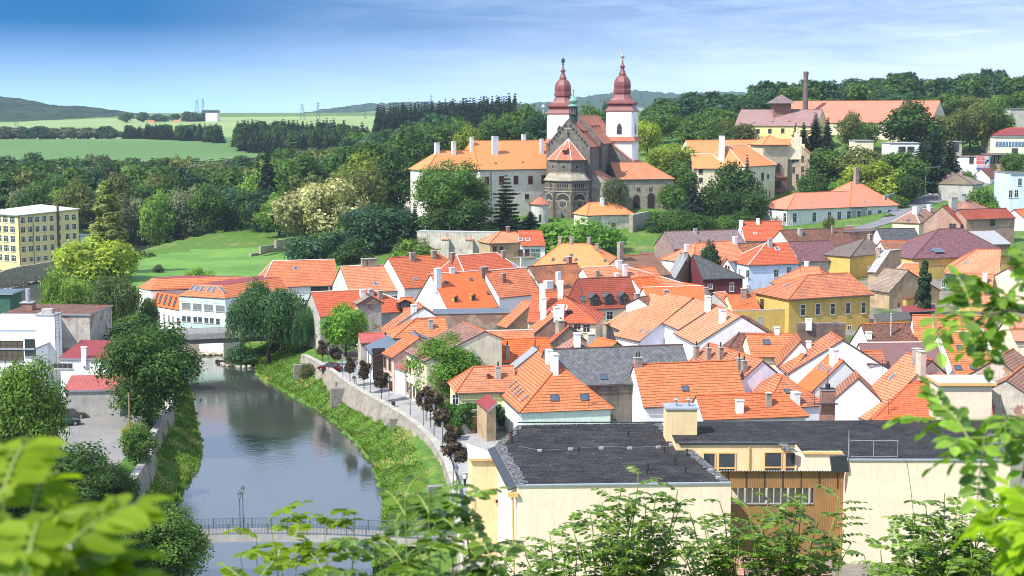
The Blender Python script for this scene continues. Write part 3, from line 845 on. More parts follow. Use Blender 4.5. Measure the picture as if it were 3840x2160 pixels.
    def sky(s,*ps,w=0.8,h=1.1,frame=None,tilt=0.0):
        for p in ps:
            P,n = s.hit(p,s.hitr)
            if P is None: continue
            ua = Vector((0,0,1)).cross(n).normalized(); va = n.cross(ua)
            mb = MB(); fr = frame or M_FRD; o = P - ua*w/2 - va*h/2 - n*0.05
            t = 0.09
            if tilt:                                    # opened sash: hinged at its top edge
                va2 = (va + n*-tilt).normalized(); n2 = ua.cross(va2); o = P + va*h/2 - ua*w/2 + n*0.08 - va2*h
                mb.obox(o,ua*w,va2*h,n2*0.07,fr); mb.poly([o + n2*.075 + ua*t + va2*t,o + n2*.075 + ua*(w - t) + va2*t,o + n2*.075 + ua*(w - t) + va2*(h - t),o + n2*.075 + ua*t + va2*(h - t)],M_GLB)
            else:
                for q,x,y in ((o,w,t),(o + va*(h - t),w,t),(o + va*t,t,h - 2*t),(o + va*t + ua*(w - t),t,h - 2*t)):
                    mb.obox(q,ua*x,va*y,n*0.15,fr)
                q = o + n*0.11 + ua*t + va*t
                mb.poly([q,q + ua*(w - 2*t),q + ua*(w - 2*t) + va*(h - 2*t),q + va*(h - 2*t)],M_GLB)
            s.parts.append(('skylight',mb))
        return s
    def win(s,*ps,w=1.1,h=1.6,frame=None,sur=None,bars=(1,1),sill=True,sub=True,name='window',glass=None,arch=False):
        """windows: p = pixel of the centre; real frame, mullions, pane and sill on the wall"""
        fr = frame or M_FRW; gl = glass or M_GLASS
        for p in ps:
            P,n = s.hit(p,s.hitw)
            if P is None: continue
            ua = Vector((0,0,1)).cross(n).normalized(); va = Vector((0,0,1))
            mb,pn = MB(),MB(); o = P - ua*w/2 - va*h/2; t = 0.09
            if sur:
                k = 0.16
                for q,x,y in ((o - ua*k - va*0.0,k,h),(o + ua*w,k,h),(o - ua*k + va*h,w + 2*k,k)):
                    mb.obox(q - n*0.02,ua*x,va*y,n*0.08,sur)
            for q,x,y in ((o,w,t),(o + va*(h - t),w,t),(o + va*t,t,h - 2*t),(o + va*t + ua*(w - t),t,h - 2*t)):
                mb.obox(q - n*0.02,ua*x,va*y,n*0.07,fr)
            for i in range(bars[0]):
                mb.obox(o + ua*(w*(i + 1)/(bars[0] + 1) - .025) + va*t,ua*.05,va*(h - 2*t),n*.035,fr)
            for i in range(bars[1]):
                yy = h*(0.62 if bars[1] == 1 else (i + 1)/(bars[1] + 1))
                mb.obox(o + ua*t + va*(yy - .025),ua*(w - 2*t),va*.05,n*.034,fr)
            if sill: mb.obox(o - ua*.1 - va*.08 - n*.02,ua*(w + .2),va*.08,n*.16,M_CONC)
            q = o + n*0.015 + ua*t + va*t
            (pn if sub else mb).poly([q,q + ua*(w - 2*t),q + ua*(w - 2*t) + va*(h - 2*t),q + va*(h - 2*t)],gl)
            s.parts.append((name,mb,('pane',pn)) if sub else (name,mb))
        return s
    def door(s,p,w=1.2,h=2.1,m=None):
        P,n = s.hit(p,s.hitw)
        if P is None: return s
        ua = Vector((0,0,1)).cross(n).normalized(); va = Vector((0,0,1)); mb = MB()
        o = P - ua*w/2 - va*h/2
        mb.obox(o - n*.02,ua*w,va*h,n*.06,m or M_WOOD); mb.obox(o + ua*.1 + va*h*.55 - n*.02,ua*(w - .2),va*h*.35,n*.09,m or M_WOOD)
        s.parts.append(('door',mb)); return s
    def dormer(s,p,w=1.6,h=2.0,dep=2.6,face=None,roof=None,gable=0.6,glass=True,frame=None):
        P,n = s.hit(p,s.hitr)
        if P is None: return s
        f = Vector((n.x,n.y,0)).normalized(); ua = Vector((0,0,1)).cross(f).normalized(); Z = Vector((0,0,1))
        mb,rb = MB(),MB(); o = P - ua*w/2 + f*0.1 - Z*0.35
        fc = face or M_FRD
        a,b = o,o + ua*w; c,d = b + Z*h,a + Z*h; ap = o + ua*w/2 + Z*(h + gable)
        mb.poly([a,b,c,ap,d],fc); mb.poly([a - f*dep,a,d,d - f*dep],fc); mb.poly([b,b - f*dep,c - f*dep,c],fc)
        k = 0.12
        for e0,sg in ((d,-1),(c,1)):
            e = e0 + ua*sg*k - Z*k*gable/(w/2)
            q = [e + f*k,ap + f*k,ap - f*dep,e - f*dep]
            nn = (q[1] - q[0]).cross(q[2] - q[0])
            if nn.z < 0: q = q[::-1]
            rb.slab([v + Z*0.06 for v in q],0.08,roof or T_GT,M_TIND)
        gb = MB(); fr = frame or M_FRB; ww,hh = w*0.62,h*0.72
        g0 = o + ua*(w - ww)/2 + Z*(h*.22) + f*.02
        gb.obox(g0 - f*.03,ua*ww,Z*hh,f*.07,fr)
        for i in range(2):
            gb.poly([g0 + f*.046 + ua*(ww*(i*.5 + .05)) + Z*(hh*.06),g0 + f*.046 + ua*(ww*(i*.5 + .45)) + Z*(hh*.06),g0 + f*.046 + ua*(ww*(i*.5 + .45)) + Z*(hh*.92),g0 + f*.046 + ua*(ww*(i*.5 + .05)) + Z*(hh*.92)],M_GLASS)
        s.parts.append(('dormer',mb,('dormer_roof',rb),('window',gb))); return s
    def add(s,name,mb,*subs): s.parts.append((name,mb,*subs)); return s
    def done(s):
        root = empty(s.name,s.org,s.label,s.cat,s.group)
        if s.W.f: s.W.build('wall',root)
        rf = s.R.build('roof',root) if s.R.f else None
        if s.C.f:
            o = s.C.build('ridge_tiles'); subparent(o,rf) if rf else None
        for p in s.parts:
            o = p[1].build(p[0],root)
            for nm,m2 in p[2:]:
                if m2.f: subparent(m2.build(nm),o)
        s.root = root
        if getattr(s,'dbg',None): print('H',s.label[:50],s.dbg)
        return root
# ------------------------------------------------------------------ the town, nearest first
def H(*a,**k): return House(*a,**k)
V3 = Vector
# mint house on the street
h = H('town_house','pale mint house with hipped orange roof, two roof windows and big white chimneys',roof=T_OR,wall=P_MI)
h.block('f705,440','f400,225',10.0,E='f95,1145',t=0.83,F1='f800,1130')
lst = h.last
for p in ('f645,935','f1095,928'): h.sky(p,w=1.15,h=1.05)
for p in ('f20,730','f55,790','f90,845','f125,875','f195,945'): h.sky(p,w=0.35,h=1.5,frame=M_TIN,tilt=0.12)
h.chim('f640,470',1.7,0.7,1.75,M_WHITE).chim('f560,395',1.5,0.7,1.6,M_WHITE)
h.win('e2305,1180','e2358,1215','e2470,1260','e2500,1290','e2550,1330',w=0.75,h=1.7,frame=M_FRW,bars=(1,1))
h.aerial('f1150,1080',2.0)
h.done()
A = lst['B'].copy(); B = A + lst['a']*3.2
h = H('town_house','narrow grey tin roofed house squeezed behind the mint house',roof=T_GT,wall=P_WH,ridge=M_RIDGE_D)
h.block(A + V3((0,0,.25)),B + V3((0,0,.25)),A.z + .25,w=6.6,t=0.76); h.done()
h = H('town_house','long house with big grey diamond slate roof behind the mint house',roof=T_GR,wall=plaster('plaster_sooty',(.20,.175,.15),.4,streak=.5),ridge=M_RIDGE_D)  # dark wall colour stands in for the shade under the eave
h.block('f480,205','f2576,128',11.0,E='f1400,735',t=0.85)
h.sky('f1385,615',w=1.0,h=0.95); h.done()
h = H('town_house','white gabled house with orange tiled slope right of the grey slate roof',roof=T_OR,wall=P_WH)
h.block('f1830,428','g800,368',9.4,E='f2065,1075',t=1.05)
h.chim('f1900,430',1.0,0.7,0.9,B_CHM,pots=2); h.sky('g40,795',w=0.95,h=0.9)
h.done()
h = H('town_house','house with pale lavender gable and steep orange slope to its left',roof=T_OR,wall=P_LAV)
h.block('g1215,365','g385,100',9.3,E='g580,890',t=0.78)
for p in ('g205,330','g385,360','g570,350','g850,520','g925,560'): h.chim(p,0.75,0.65,1.7,B_CHM,pots=1)
h.done()
h = H('town_house','small house with pyramid hipped orange roof in front of the lavender gable',roof=T_OR,wall=P_LAV)
P0 = Gz('g1500,590',7.6); h.block(P0,P0 + V3((-0.3,1.2,0)),7.6,t=0.78,w=4.4,F1='g1900,1065',h2=3.0)
h.sky('g1585,835',w=0.9,h=0.9).chim('g1700,1000',1.1,0.9,1.3,M_WHITE); h.done()
h = H('town_house','long low orange roofed house directly behind the black flat roof',roof=T_OR,wall=P_WH)
h.block('g195,895','g1500,850',7.0,E='g700,1255',t=0.75,F2='g1985,1250',zg=1.0)
h.chim('g855,1140',0.95,0.6,1.45,M_WHITE).chim('g1295,1040',0.65,0.6,1.5,B_CHM); h.done()
# gables right of it
h = H('town_house','tall white gable with pilaster, orange roof, behind the pair of lower gables',roof=T_OR,wall=P_WH)
h.block('F1210,750','F1115,695',11.0,E='F780,1000',t=0.62)
h.aerial('F1155,745',2.5); h.done()
h = H('town_house','lower white gable with roof windows under the tall white gable',roof=T_BR,wall=P_WH)
h.block('F1215,910','F1165,893',9.0,E='F955,1140',t=0.88,L=5.0)
h.sky('F1040,955','F1070,970','F1110,988',w=0.55,h=1.2,frame=M_TIN).chim('F1140,930',1.3,0.8,1.9,M_WHITE); h.done()
h = H('town_house','narrow white gabled house with weathered brownish orange slope',roof=tile_mat('tiles_worn',(0.42,0.15,0.07),var=0.3,stain=0.5),wall=P_WH)
h.block('F890,762','F855,706',10.0,E='F718,965',t=1.15).chim('F950,830',0.9,0.7,1.2,M_WHITE); h.done()
h = H('town_house','little orange lean roof with white ridge tiles between two white walls',roof=T_OR,wall=P_WH,ridge=M_RIDGE_W)
h.block('F928,858','F893,848',8.6,E='F770,1010',t=1.1); h.done()
h = H('town_house','white gabled house with brown tiled slope in front of the corrugated roof',roof=tile_mat('tiles_brown',(0.32,0.14,0.08),var=0.25),wall=P_WH)
h.block('F1325,1040','F1310,1000',8.2,E='F1130,1210',t=0.95,L=6); h.done()
h = H('town_house','small house with yellow side gable, orange slope and one roof window',roof=T_OR,wall=P_CR)
h.block('F476,712','F832,706',9.5,E='F600,884',t=0.85).sky('g1265,95',w=1.15,h=1.05).chim('F710,705',0.7,0.6,0.9,M_WHITE); h.done()
h = H('town_house','old dark brick red hipped roof behind the yellow side gable',roof=T_OB,wall=P_RN,ridge=M_RIDGE_D)
h.block('F500,588','F450,570',11.0,t=0.72,w=7.0,h1=7.0); h.done()
h = H('chimney_stack','square brick chimney stack with iron railing platform at the black roof edge','chimney',roof=M_SOOT,wall=B_RED)
c = Gz('F1098,1330',5.0); h.flat([(c.x - .85,c.y),(c.x + .85,c.y),(c.x + .85,c.y + 1.4),(c.x - .85,c.y + 1.4)],8.4,zg=0,over=.12,th=.15)
mb = MB(); mb.obox((c.x - 1.9,c.y - .7,6.6),(3.0,0,0),(0,.7,0),(0,0,.08),M_IRON)
for x in (-1.9,-1.2,1.05): mb.tube((c.x + x,c.y - .68,6.6),(c.x + x,c.y - .68,8.6 if x < -1.5 else 7.7),.03,.03,M_IRON,5)
mb.tube((c.x - 1.9,c.y - .68,7.7),(c.x + 1.05,c.y - .68,7.7),.025,.025,M_IRON,5); mb.lathe((c.x,c.y + .7),[(.35,8.4),(.3,9.0),(.06,9.1),(.04,11.0)],M_SOOT,10); h.add('platform',mb); h.done()
# terrace of wide slopes seen from the left
h = H('town_house','far house of the terrace with wide salmon slope and lavender end wall',roof=T_SA,wall=P_LAV)
h.block('c160,868','b2340,800',12.0,E='E2290,775',t=0.6)
h.sky('b1945,1370','b2035,1395','b2225,1380','b2305,1405','b2380,1430',w=0.45,h=1.1,frame=M_TIN).chim('c400,900',2.0,0.8,1.2,M_CONC,pots=2); h.done()
h = H('town_house','middle house of the salmon roofed terrace with white chimney',roof=T_SA,wall=P_LAV)
h.block('c500,985','c165,866',11.9,E='F0,690',t=0.6).chim('c450,1120',0.8,0.8,2.2,M_WHITE); h.done()
h = H('town_house','near house of the salmon roofed terrace with square white chimney',roof=T_SA,wall=P_WH)
h.block('c885,1140','c505,985',11.8,E='F70,772',t=0.6).chim('c600,1240',1.05,0.9,1.9,M_WHITE); h.done()
h = H('town_house','salmon roofed house with row of grey attic windows under its left eave',roof=T_SA,wall=P_GY)
h.block('b2372,872','b2112,790',11.0,E='b1690,1388',t=0.6)
h.sky('b1715,1120','b1900,1180',w=0.4,h=1.2,frame=M_TIN)
h.win('f1515,25','f1555,45','f1590,60','f1630,75','f1665,90',w=0.7,h=1.7,sub=False)
h.chim('b1890,930',1.1,0.8,1.4,B_CHM).chim('b2395,870',0.9,0.8,1.5,B_CHM); h.done()
h = H('town_house','brown ridged house with orange lower slope left of the attic windows',roof=T_OX,wall=P_LAV,ridge=M_RIDGE_D)
h.block('b2060,845','b1900,870',10.6,E='b1170,1345',t=0.5,w2=3.0); h.done()
h = H('town_house','little red tiled house with green gables behind the grey slate roof',roof=T_BR,wall=plaster('plaster_green',(0.24,0.36,0.15)))
h.block('f1592,88','f1300,18',9.4,E='f1180,165',t=0.65); h.done()
h = H('town_house','faded pinkish brown roof with two square white chimneys',roof=tile_mat('tiles_faded',(0.36,0.18,0.13),var=0.25),wall=P_RN)
h.block('f1000,100','f930,12',9.2,E='f615,188',t=0.6).chim('f1015,150',1.3,0.9,1.5,M_WHITE).chim('f1195,170',1.3,1.0,2.0,M_CONC); h.done()
h = H('town_house','long bright orange roof with brick stove chimney in its middle',roof=tile_mat('tiles_vivid',(0.62,0.125,0.03)),wall=P_WH)
h.block('E1035,757','E1560,738',9.0,E='E1200,930',t=0.65).chim('E1253,895',0.6,0.55,1.9,B_CHM,pots=1).pipe('f348,180',1.2); h.done()
h = H('town_house','salmon roof with white ridge tiles behind the long bright orange roof',roof=T_SA,wall=P_WH,ridge=M_RIDGE_W)
h.block('E960,690','E1445,678',9.6,t=0.65,w=4.2); h.done()
h = H('town_house','small yellow house with curved orange hipped roof beside the big walnut',roof=T_OR,wall=P_LY)
h.block('E996,957','E1300,948',8.2,E='E1000,1152',t=0.72,F1='E855,1150').chim('E1183,1040',0.7,0.6,1.5,M_CONC,pots=1).pipe('E1110,1040',0.5,0.25,M_RIDGE_D)
h.win('e1722,960',w=0.9,h=1.5,sub=False); h.done()
# the row on the quay street
h = H('town_house','cream street house with brown and grey tiled roof beside the walnut',roof=tile_mat('tiles_brownrose',(.27,.14,.105),var=.25,stain=.5),wall=P_CR)
h.row('e985,940','e1290,1125',7.4,9.0,t=0.42,w2=3.0)
h.win('e1000,440','e1042,462',w=0.85,h=1.9,frame=M_WOOD,sub=False).win('e1003,770','e1098,835','e1150,885',w=0.95,h=1.7,frame=M_FRB).door('e1047,830',1.1,2.4); h.done()
h = H('town_house','street house with pinkish front, brick window surrounds and orange slope',roof=T_OR,wall=P_PI)
h.row('e635,770','e800,850',5.6,4.2,t=0.62)
h.win('e662,400','e735,440',w=1.0,h=1.8,frame=M_FRB,sur=B_RED).door('e670,735',2.0,2.2,M_WOODD).door('e745,780',1.7,2.2,M_WOODD); h.done()
h = H('town_house','low shed with red tin lean roof between the pink and cream street houses',roof=T_RU,wall=P_WH)
q0,q1,q2 = Gz('e960,905',0),Gz('e815,845',0),None
n_ = V3((0.93,0.36,0))*3.2
h.flat([(q0.x,q0.y),(q1.x,q1.y),(q1.x + n_.x,q1.y + n_.y),(q0.x + n_.x,q0.y + n_.y)],[3.9,3.9,4.6,4.6],zg=-0.5); h.done()
h = H('town_house','white street house with blue tin roof and tall black windows',roof=T_BT,wall=P_WH,ridge=M_RIDGE_D)
h.row('e390,580','e520,765',4.9,7.0,t=0.42)
h.win('e410,290','e462,330',w=0.8,h=2.6,frame=M_FRD).door('e565,420',2.0,5.0,M_WOODD); h.done()
h = H('town_house','orange roofed house with hipped left end behind the blue tin roof',roof=T_OR,wall=P_WH)
h.block('E565,592','E783,585',9.5,E='E620,735',t=0.65,h1=4.5).chim('a1345,1330',0.7,0.6,1.3,M_CONC).aerial('a1110,1250',3.0); h.done()
h = H('town_house','long diagonal orange slope falling to the street with white vent on top',roof=T_OR,wall=P_WH)
h.block('a1238,1008','a1195,968',9.2,E='a655,1428',t=0.66,L=7).chim('a1165,1160',1.2,0.9,1.3,M_WHITE); h.done()
h = H('town_house','ruinous gable with fallen render and bare brick by the street',roof=T_TB,wall=P_RN,ridge=M_RIDGE_D)
h.block('a440,850','a370,822',10.0,E='a240,972',t=0.55,gw=0.01); h.done()
h = H('shed','low rusty red sheet roof shed beside the dark trees','shed',roof=T_RU,wall=P_RN)
h.block('E130,706','E322,700',4.8,E='E200,776',t=0.5); h.done()
h = H('town_house','red tiled house with small dark dormer below the bright orange roof',roof=T_BR,wall=P_WH)
h.block('a890,872','a1085,865',8.8,E='a950,1085',t=0.75).dormer('a960,1010',2.4,1.2,2.0,M_WOODD,T_BR,0.5); h.done()
h = H('town_house','small white gable with red slope and brown verge left of the bright orange roof',roof=T_RE,wall=P_LAV)
h.block('a1500,706','a1425,690',9.8,E='a1215,908',t=0.8).chim('a1320,830',0.75,0.65,1.9,M_WHITE); h.done()
h = H('town_house','bright smooth orange roof with two little brick dormers and white gables',roof=T_BR,wall=P_WH,ridge=M_RIDGE_W)
h.block('a1340,512','a2082,462',13.0,E='a1900,1055',t=0.95)
h.dormer('a1725,930',1.0,1.2,1.6,P_OL,T_BR,0.3).dormer('a1990,905',1.0,1.2,1.6,P_OL,T_BR,0.3)
h.sky('a1580,640','a1960,595','a2215,805',w=0.6,h=0.7).chim('a1455,690',1.1,0.9,3.2,M_WHITE).chim('a1670,487',0.9,0.7,0.8,M_WHITE); h.done()
h = H('town_house','salmon roof with wide white verge right of the bright orange roof',roof=T_SA,wall=P_WH,ridge=M_RIDGE_W)
h.block('a2150,467','b200,415',13.0,E='b150,840',t=0.95).chim('a2150,460',1.4,.8,.6,B_RED).chim('a2445,625',0.8,0.7,1.5,B_RED); h.done()
h = H('town_house','white cross gable with thin red verge below the salmon roof',roof=T_RE,wall=P_CR)
h.block('b10,640','a2330,640',10.2,t=0.45,w=4.0,gw=0.01); h.done()
wall_top = 8.2
A,B = Gz('E715,548',wall_top),Gz('E1262,540',wall_top); n_ = V3((-(B - A).y,(B - A).x,0)).normalized()*5
h = H('outbuilding','long brown brick back wall with blue edged flat roof','outbuilding',roof=T_BT,wall=P_BK)
h.flat([(A.x,A.y),(B.x,B.y),(B.x + n_.x,B.y + n_.y),(A.x + n_.x,A.y + n_.y)],wall_top,zg=1.0); h.done()
h = H('town_house','brown brick gable with pink orange slope behind the white chimney stack',roof=T_SA,wall=B_BRN)
h.block('E1450,472','E1372,455',10.0,E='E1268,668',t=0.75).chim('a1800,1100',.1,.1,.1); h.done()
h = H('town_house','red brick gable with pale orange slope and white coping',roof=T_SA,wall=B_RED,ridge=M_RIDGE_W)
h.block('E1625,562','E1572,530',9.5,E='E1430,740',t=0.8).chim('E1525,590',1.0,0.8,3.4,M_WHITE).chim('E1660,580',1.1,0.9,1.2,M_WHITE); h.done()
h = H('town_house','ruined brick gable with stub of yellow chimney below the red tile hip',roof=T_RE,wall=B_BRN)
h.block('E1720,650','E1690,640',8.4,t=0.8,w=3.2).chim('E1650,680',1.6,1.0,1.6,B_CHM); h.done()
h = H('town_house','square red tile hipped roof with tall white chimneys, facing the courtyard',roof=T_RE,wall=P_CR)
h.block('E1440,392','E1637,396',12.0,E='E1800,628',t=0.78,F2='E1953,606')
h.chim('E1655,425',0.9,0.8,2.6,M_WHITE).chim('E1657,580',1.1,0.8,2.0,M_WHITE).chim('E1518,520',1.0,0.8,4.2,M_WHITE).pipe('b860,1105',.5,.35).sky('b825,1030',w=.25,h=1.1,frame=M_FRW)
h.win('E1780,650','E1850,668',w=1.3,h=1.4); h.done()
h = H('town_house','dark red mansard roof with three arched window dormers',roof=T_DR,wall=P_CR,ridge=M_RIDGE_D)
h.block('b985,588','b1790,556',12.5,E='b1400,1040',t=1.02,F1='b815,800')
for p in ('b1255,985','b1470,975','b1690,968'): h.dormer(p,1.75,1.75,2.6,M_FRD,T_SL,0.75)
h.sky('b1068,890',w=0.95,h=1.25).win('b1265,1150','b1475,1140',w=1.3,h=1.6,sur=M_WHITE).aerial('b1750,850',2.5); h.done()
h = H('town_house','old brown roof streaked with orange lichen and black soot',roof=T_OX,wall=P_RN,ridge=M_RIDGE_D)
h.block('b245,402','b988,352',13.0,t=0.8,w=8).chim('b865,345',0.9,0.8,1.2,B_RED).chim('b550,700',1.6,1.1,1.0,M_WHITE).chim('b700,720',.8,.7,3.0,M_WHITE); h.done()
h = H('town_house','orange roof with white ridge tiles and three white chimneys behind the dormers',roof=T_SA,wall=P_WH,ridge=M_RIDGE_W)
h.block('b1060,417','b1680,386',12.6,t=0.75,w=6.2,F2='b1945,560').chim('b1610,410',1.1,0.9,1.3,M_WHITE).chim('b1703,530',0.8,0.7,2.1,M_WHITE).chim('b1580,550',.8,.7,.6,M_WHITE).chim('b1285,540',.7,.6,1.0,B_CHM); h.done()
h = H('town_house','broad pale orange hipped roof with four brick chimneys on top',roof=T_OC,wall=P_CR)
h.block('b740,50','b1180,62',15.0,t=0.75,w=8.0,h1=6.4,h2=9.6)
for p in ('b722,52','b895,55','b1160,60','b1285,160'): h.chim(p,0.7,0.6,1.4,B_CHM)
h.sky('b620,300','b795,303','b965,303','b895,235','b1410,310',w=0.6,h=0.9); h.done()
h = H('town_house','dull brown tiled roof right of the broad pale orange hip',roof=tile_mat('tiles_dull',(0.24,0.12,0.075),row=.22,col=.2,var=.2),wall=P_TA,ridge=M_RIDGE_O)
h.block('b1600,247','b2120,207',13.2,t=0.65,w=6).chim('b1565,330',1.2,0.9,3.6,B_CHM); h.done()
h = H('town_house','orange roof between the brown roof and the grey slate gable',roof=T_SA,wall=P_CR)
h.block('b1850,412','b2150,398',12.2,t=0.7,w=5.5); h.done()
h = H('town_house','vivid orange slope beside the white stub wall under the slate gable',roof=tile_mat('tiles_vivid',(0.62,0.125,0.03)),wall=P_WH)
h.block('b1810,577','b2150,552',11.4,t=0.7,w=5.5); h.done()
h = H('town_house','long low bright orange roof with white ridge below the brown slate gable',roof=T_BR,wall=P_WH,ridge=M_RIDGE_W)
h.block('b1970,717','c280,690',11.0,t=0.65,w=5.5).chim('c380,780',0.8,0.6,1.0,B_CHM); h.done()
h = H('town_house','brown brick gable with grey slate slopes and maroon front',roof=T_SL,wall=B_BRN,ridge=M_RIDGE_D)
h.block('c95,215','b2530,207',13.0,E='b2222,630',t=0.75,roof=corr_mat('fibre_grey',(0.22,0.235,0.24),1.2,0.4,0.9))
q = Gz('c150,225',13.0); h.block(q,Gz('c190,224',13.0),13.0,E='c640,578',t=0.72,F2='c950,572',wall=P_MR)
h.win('c415,700',w=1.1,h=1.1).win('c742,712',w=1.0,h=1.9).chim('c40,250',1.0,0.8,1.0,M_CONC); h.done()
h = H('town_house','pale blue corner house with red hipped roof and white roof window',roof=T_RE,wall=P_BL,ridge=M_RIDGE_W)
h.block('j1265,687','j1592,677',14.0,E='j1350,1014',t=0.8,F1='j890,1008')
h.sky('j1425,775',w=1.1,h=1.0,frame=M_FRW).chim('j1315,735',0.9,0.8,1.5,M_CONC)
h.win('j860,1130','j982,1155','j988,1375',w=0.9,h=1.7).win('j1410,1145','j1605,1110',w=1.35,h=1.8); h.done()
h = H('town_house','long purple sheet roof with open loggia under the eave',roof=T_PU,wall=P_GY,ridge=M_RIDGE_D)
h.block('j1592,672','j2210,652',13.6,E='j2000,965',t=0.7); h.done()
h = H('town_house','brown and orange striped tile roof with grey hipped end',roof=T_OX,wall=P_CR,ridge=M_RIDGE_D)
h.block('j650,706','j1235,682',12.7,t=0.75,w=5.5,h1=5.5); h.done()
h = H('town_house','tiny white gable with two small red windows and vivid orange slope',roof=tile_mat('tiles_vivid',(0.62,0.125,0.03)),wall=P_WH)
q = Gz('j665,918',12.0); h.block(q,q + V3((0.4,5,0)),12.0,t=1.5,w=2.2).win('j653,1055','j692,1065',w=.4,h=.9,frame=M_FRB,sub=False); h.done()
h = H('town_house','low orange hipped roof half hidden by a dark bush',roof=T_SA,wall=P_WH)
h.block('j200,687','j760,657',14.0,t=0.65,w=6,h1=5.5).chim('j285,880',.8,.7,1.2,B_RED).chim('j65,780',1.,.8,1.0,M_WHITE).chim('j790,690',.9,.8,1.4,M_WHITE); h.done()
h = H('town_house','long weathered mauve sheet roof under the castle trees',roof=T_MV,wall=plaster('plaster_mauve',(.30,.2,.18)),ridge=M_RIDGE_D)
h.block('B2433,1143','j828,486',15.5,E='B2500,1278',t=0.62).chim('j190,540',.7,.6,1.0,M_CONC).sky('j257,662',w=.5,h=.5); h.done()
h = H('town_house','red tiled house with pale lavender right gable below the white school',roof=T_RE,wall=P_LAV)
h.block('j870,363','j1480,359',17.0,E='j1000,656',t=0.8).sky('j1093,545',w=.7,h=.7,frame=M_FRW).chim('j848,405',.8,.7,1.2,M_WHITE).chim('j1135,400',.7,.6,1.2,M_WHITE); h.done()
h = H('town_house','long blackened brown tile roof with cream left gable',roof=T_OB,wall=P_CR,ridge=M_RIDGE_D)
h.block('j1465,497','j2440,462',15.6,t=0.7,w=6.5).chim('j1770,570',.9,.8,1.5,M_CONC).chim('j2260,540',.5,.5,1.6,B_CHM); h.done()
A,B = Gz('C1215,1140',15.0),Gz('C1450,1130',15.0)
h = H('outbuilding','flat topped brick red wall block behind the brown roofs','outbuilding',roof=T_OB,wall=B_RED)
h.flat([(A.x,A.y),(B.x,B.y),(B.x + 1,B.y + 5),(A.x + 1,A.y + 5)],15.0,zg=5); h.chim('C1260,1130',1.6,1.2,1.0,B_RED); h.done()
h = H('town_house','brown tiled house with white left parapet beside the purple roof',roof=tile_mat('tiles_dkbrown',(0.27,0.115,0.075),var=.2),wall=P_WH)
h.block('C1122,1190','C1262,1186',13.6,t=0.7,w=6.5); h.done()
h = H('town_house','grey brown pyramid roof house with white left and ochre front wall',roof=T_GB,wall=P_OL,ridge=M_RIDGE_D)
h.block('C1380,1192','C1400,1190',14.0,E='C1310,1330',t=0.62,F1='C1170,1327').chim('C1410,1200',.8,.7,1.0,B_CHM).sky('C1365,1275',w=.6,h=.5); h.done()
h = H('town_house','tan wall house with grey mono pitch roof and yellow chimney',roof=corr_mat('fibre_pale',(0.34,0.33,0.32),1.2,0.5,0.92),wall=P_TA,ridge=None)
h.block('d560,160','d432,152',13.4,E='d160,478',t=0.62,w2=6.0,t2=0.03,ridge=False).chim('d380,180',.9,.8,1.2,B_CHM).sky('d385,255','d212,393',w=.6,h=.9,frame=M_TIN); h.done()
h = H('town_house','tan gabled house with patchy grey brown tiles and boxed bay',roof=T_TB,wall=P_TA,ridge=M_RIDGE_D)
h.block('d835,460','d482,416',12.0,E='d570,800',t=0.8,w2=9.0,t2=.50,zg=0)
h.win('d945,925',w=.75,h=1.3,frame=M_FRB).win('d680,985',w=.4,h=.8,frame=M_FRB,sub=False)
P,n = h.hit('d800,960',h.hitw)
if P is not None:
    mb = MB(); ua = V3((0,0,1)).cross(n).normalized(); mb.obox(P - ua*1.0 + V3((0,0,-1.0)),ua*1.9,n*1.0,V3((0,0,2.0)),P_OL); mb.obox(P - ua*1.1 + V3((0,0,1.0)),ua*2.1,n*1.2,V3((0,0,.12)),T_RT); h.add('bay',mb)
h.done()
h = H('town_house','blue house with wide salmon roof and blue end wall',roof=T_SA,wall=P_BU)
h.block('d1860,142','d2230,152',13.6,w=9.6,t=0.46,h1=6.3,zg=1)
h.win('d1330,640','d1428,640','d1520,635',w=.8,h=1.7).sky('d1690,345',w=.5,h=1.0,frame=M_TIN); h.done()
h = H('town_house','orange hipped roof rising behind the blue house',roof=T_OR,wall=P_CR)
h.block(Dy('d1380,152',352),Dy('d2110,92',352),11.6,t=0.6,w=5.5,h1=5,zg=2); h.done()
h = H('town_house','ochre house with broad salmon roof and white chimney half behind leaves',roof=T_SA,wall=P_OL)
h.block('d1680,502','d2130,520',11.5,E='d1620,950',t=0.62).chim('d1985,655',.8,.8,1.9,M_WHITE).sky('d1545,745','d2065,812',w=.5,h=1.0,frame=M_TIN)
h.win('d1458,1050','d1550,1085',w=.5,h=1.1,sub=False); h.done()
h = H('town_house','low orange roof left of the dark cypress',roof=T_OR,wall=P_WH,ridge=M_RIDGE_W)
h.block('d760,347','d990,352',11.6,t=0.6,w=5.0,h1=3.0); h.done()
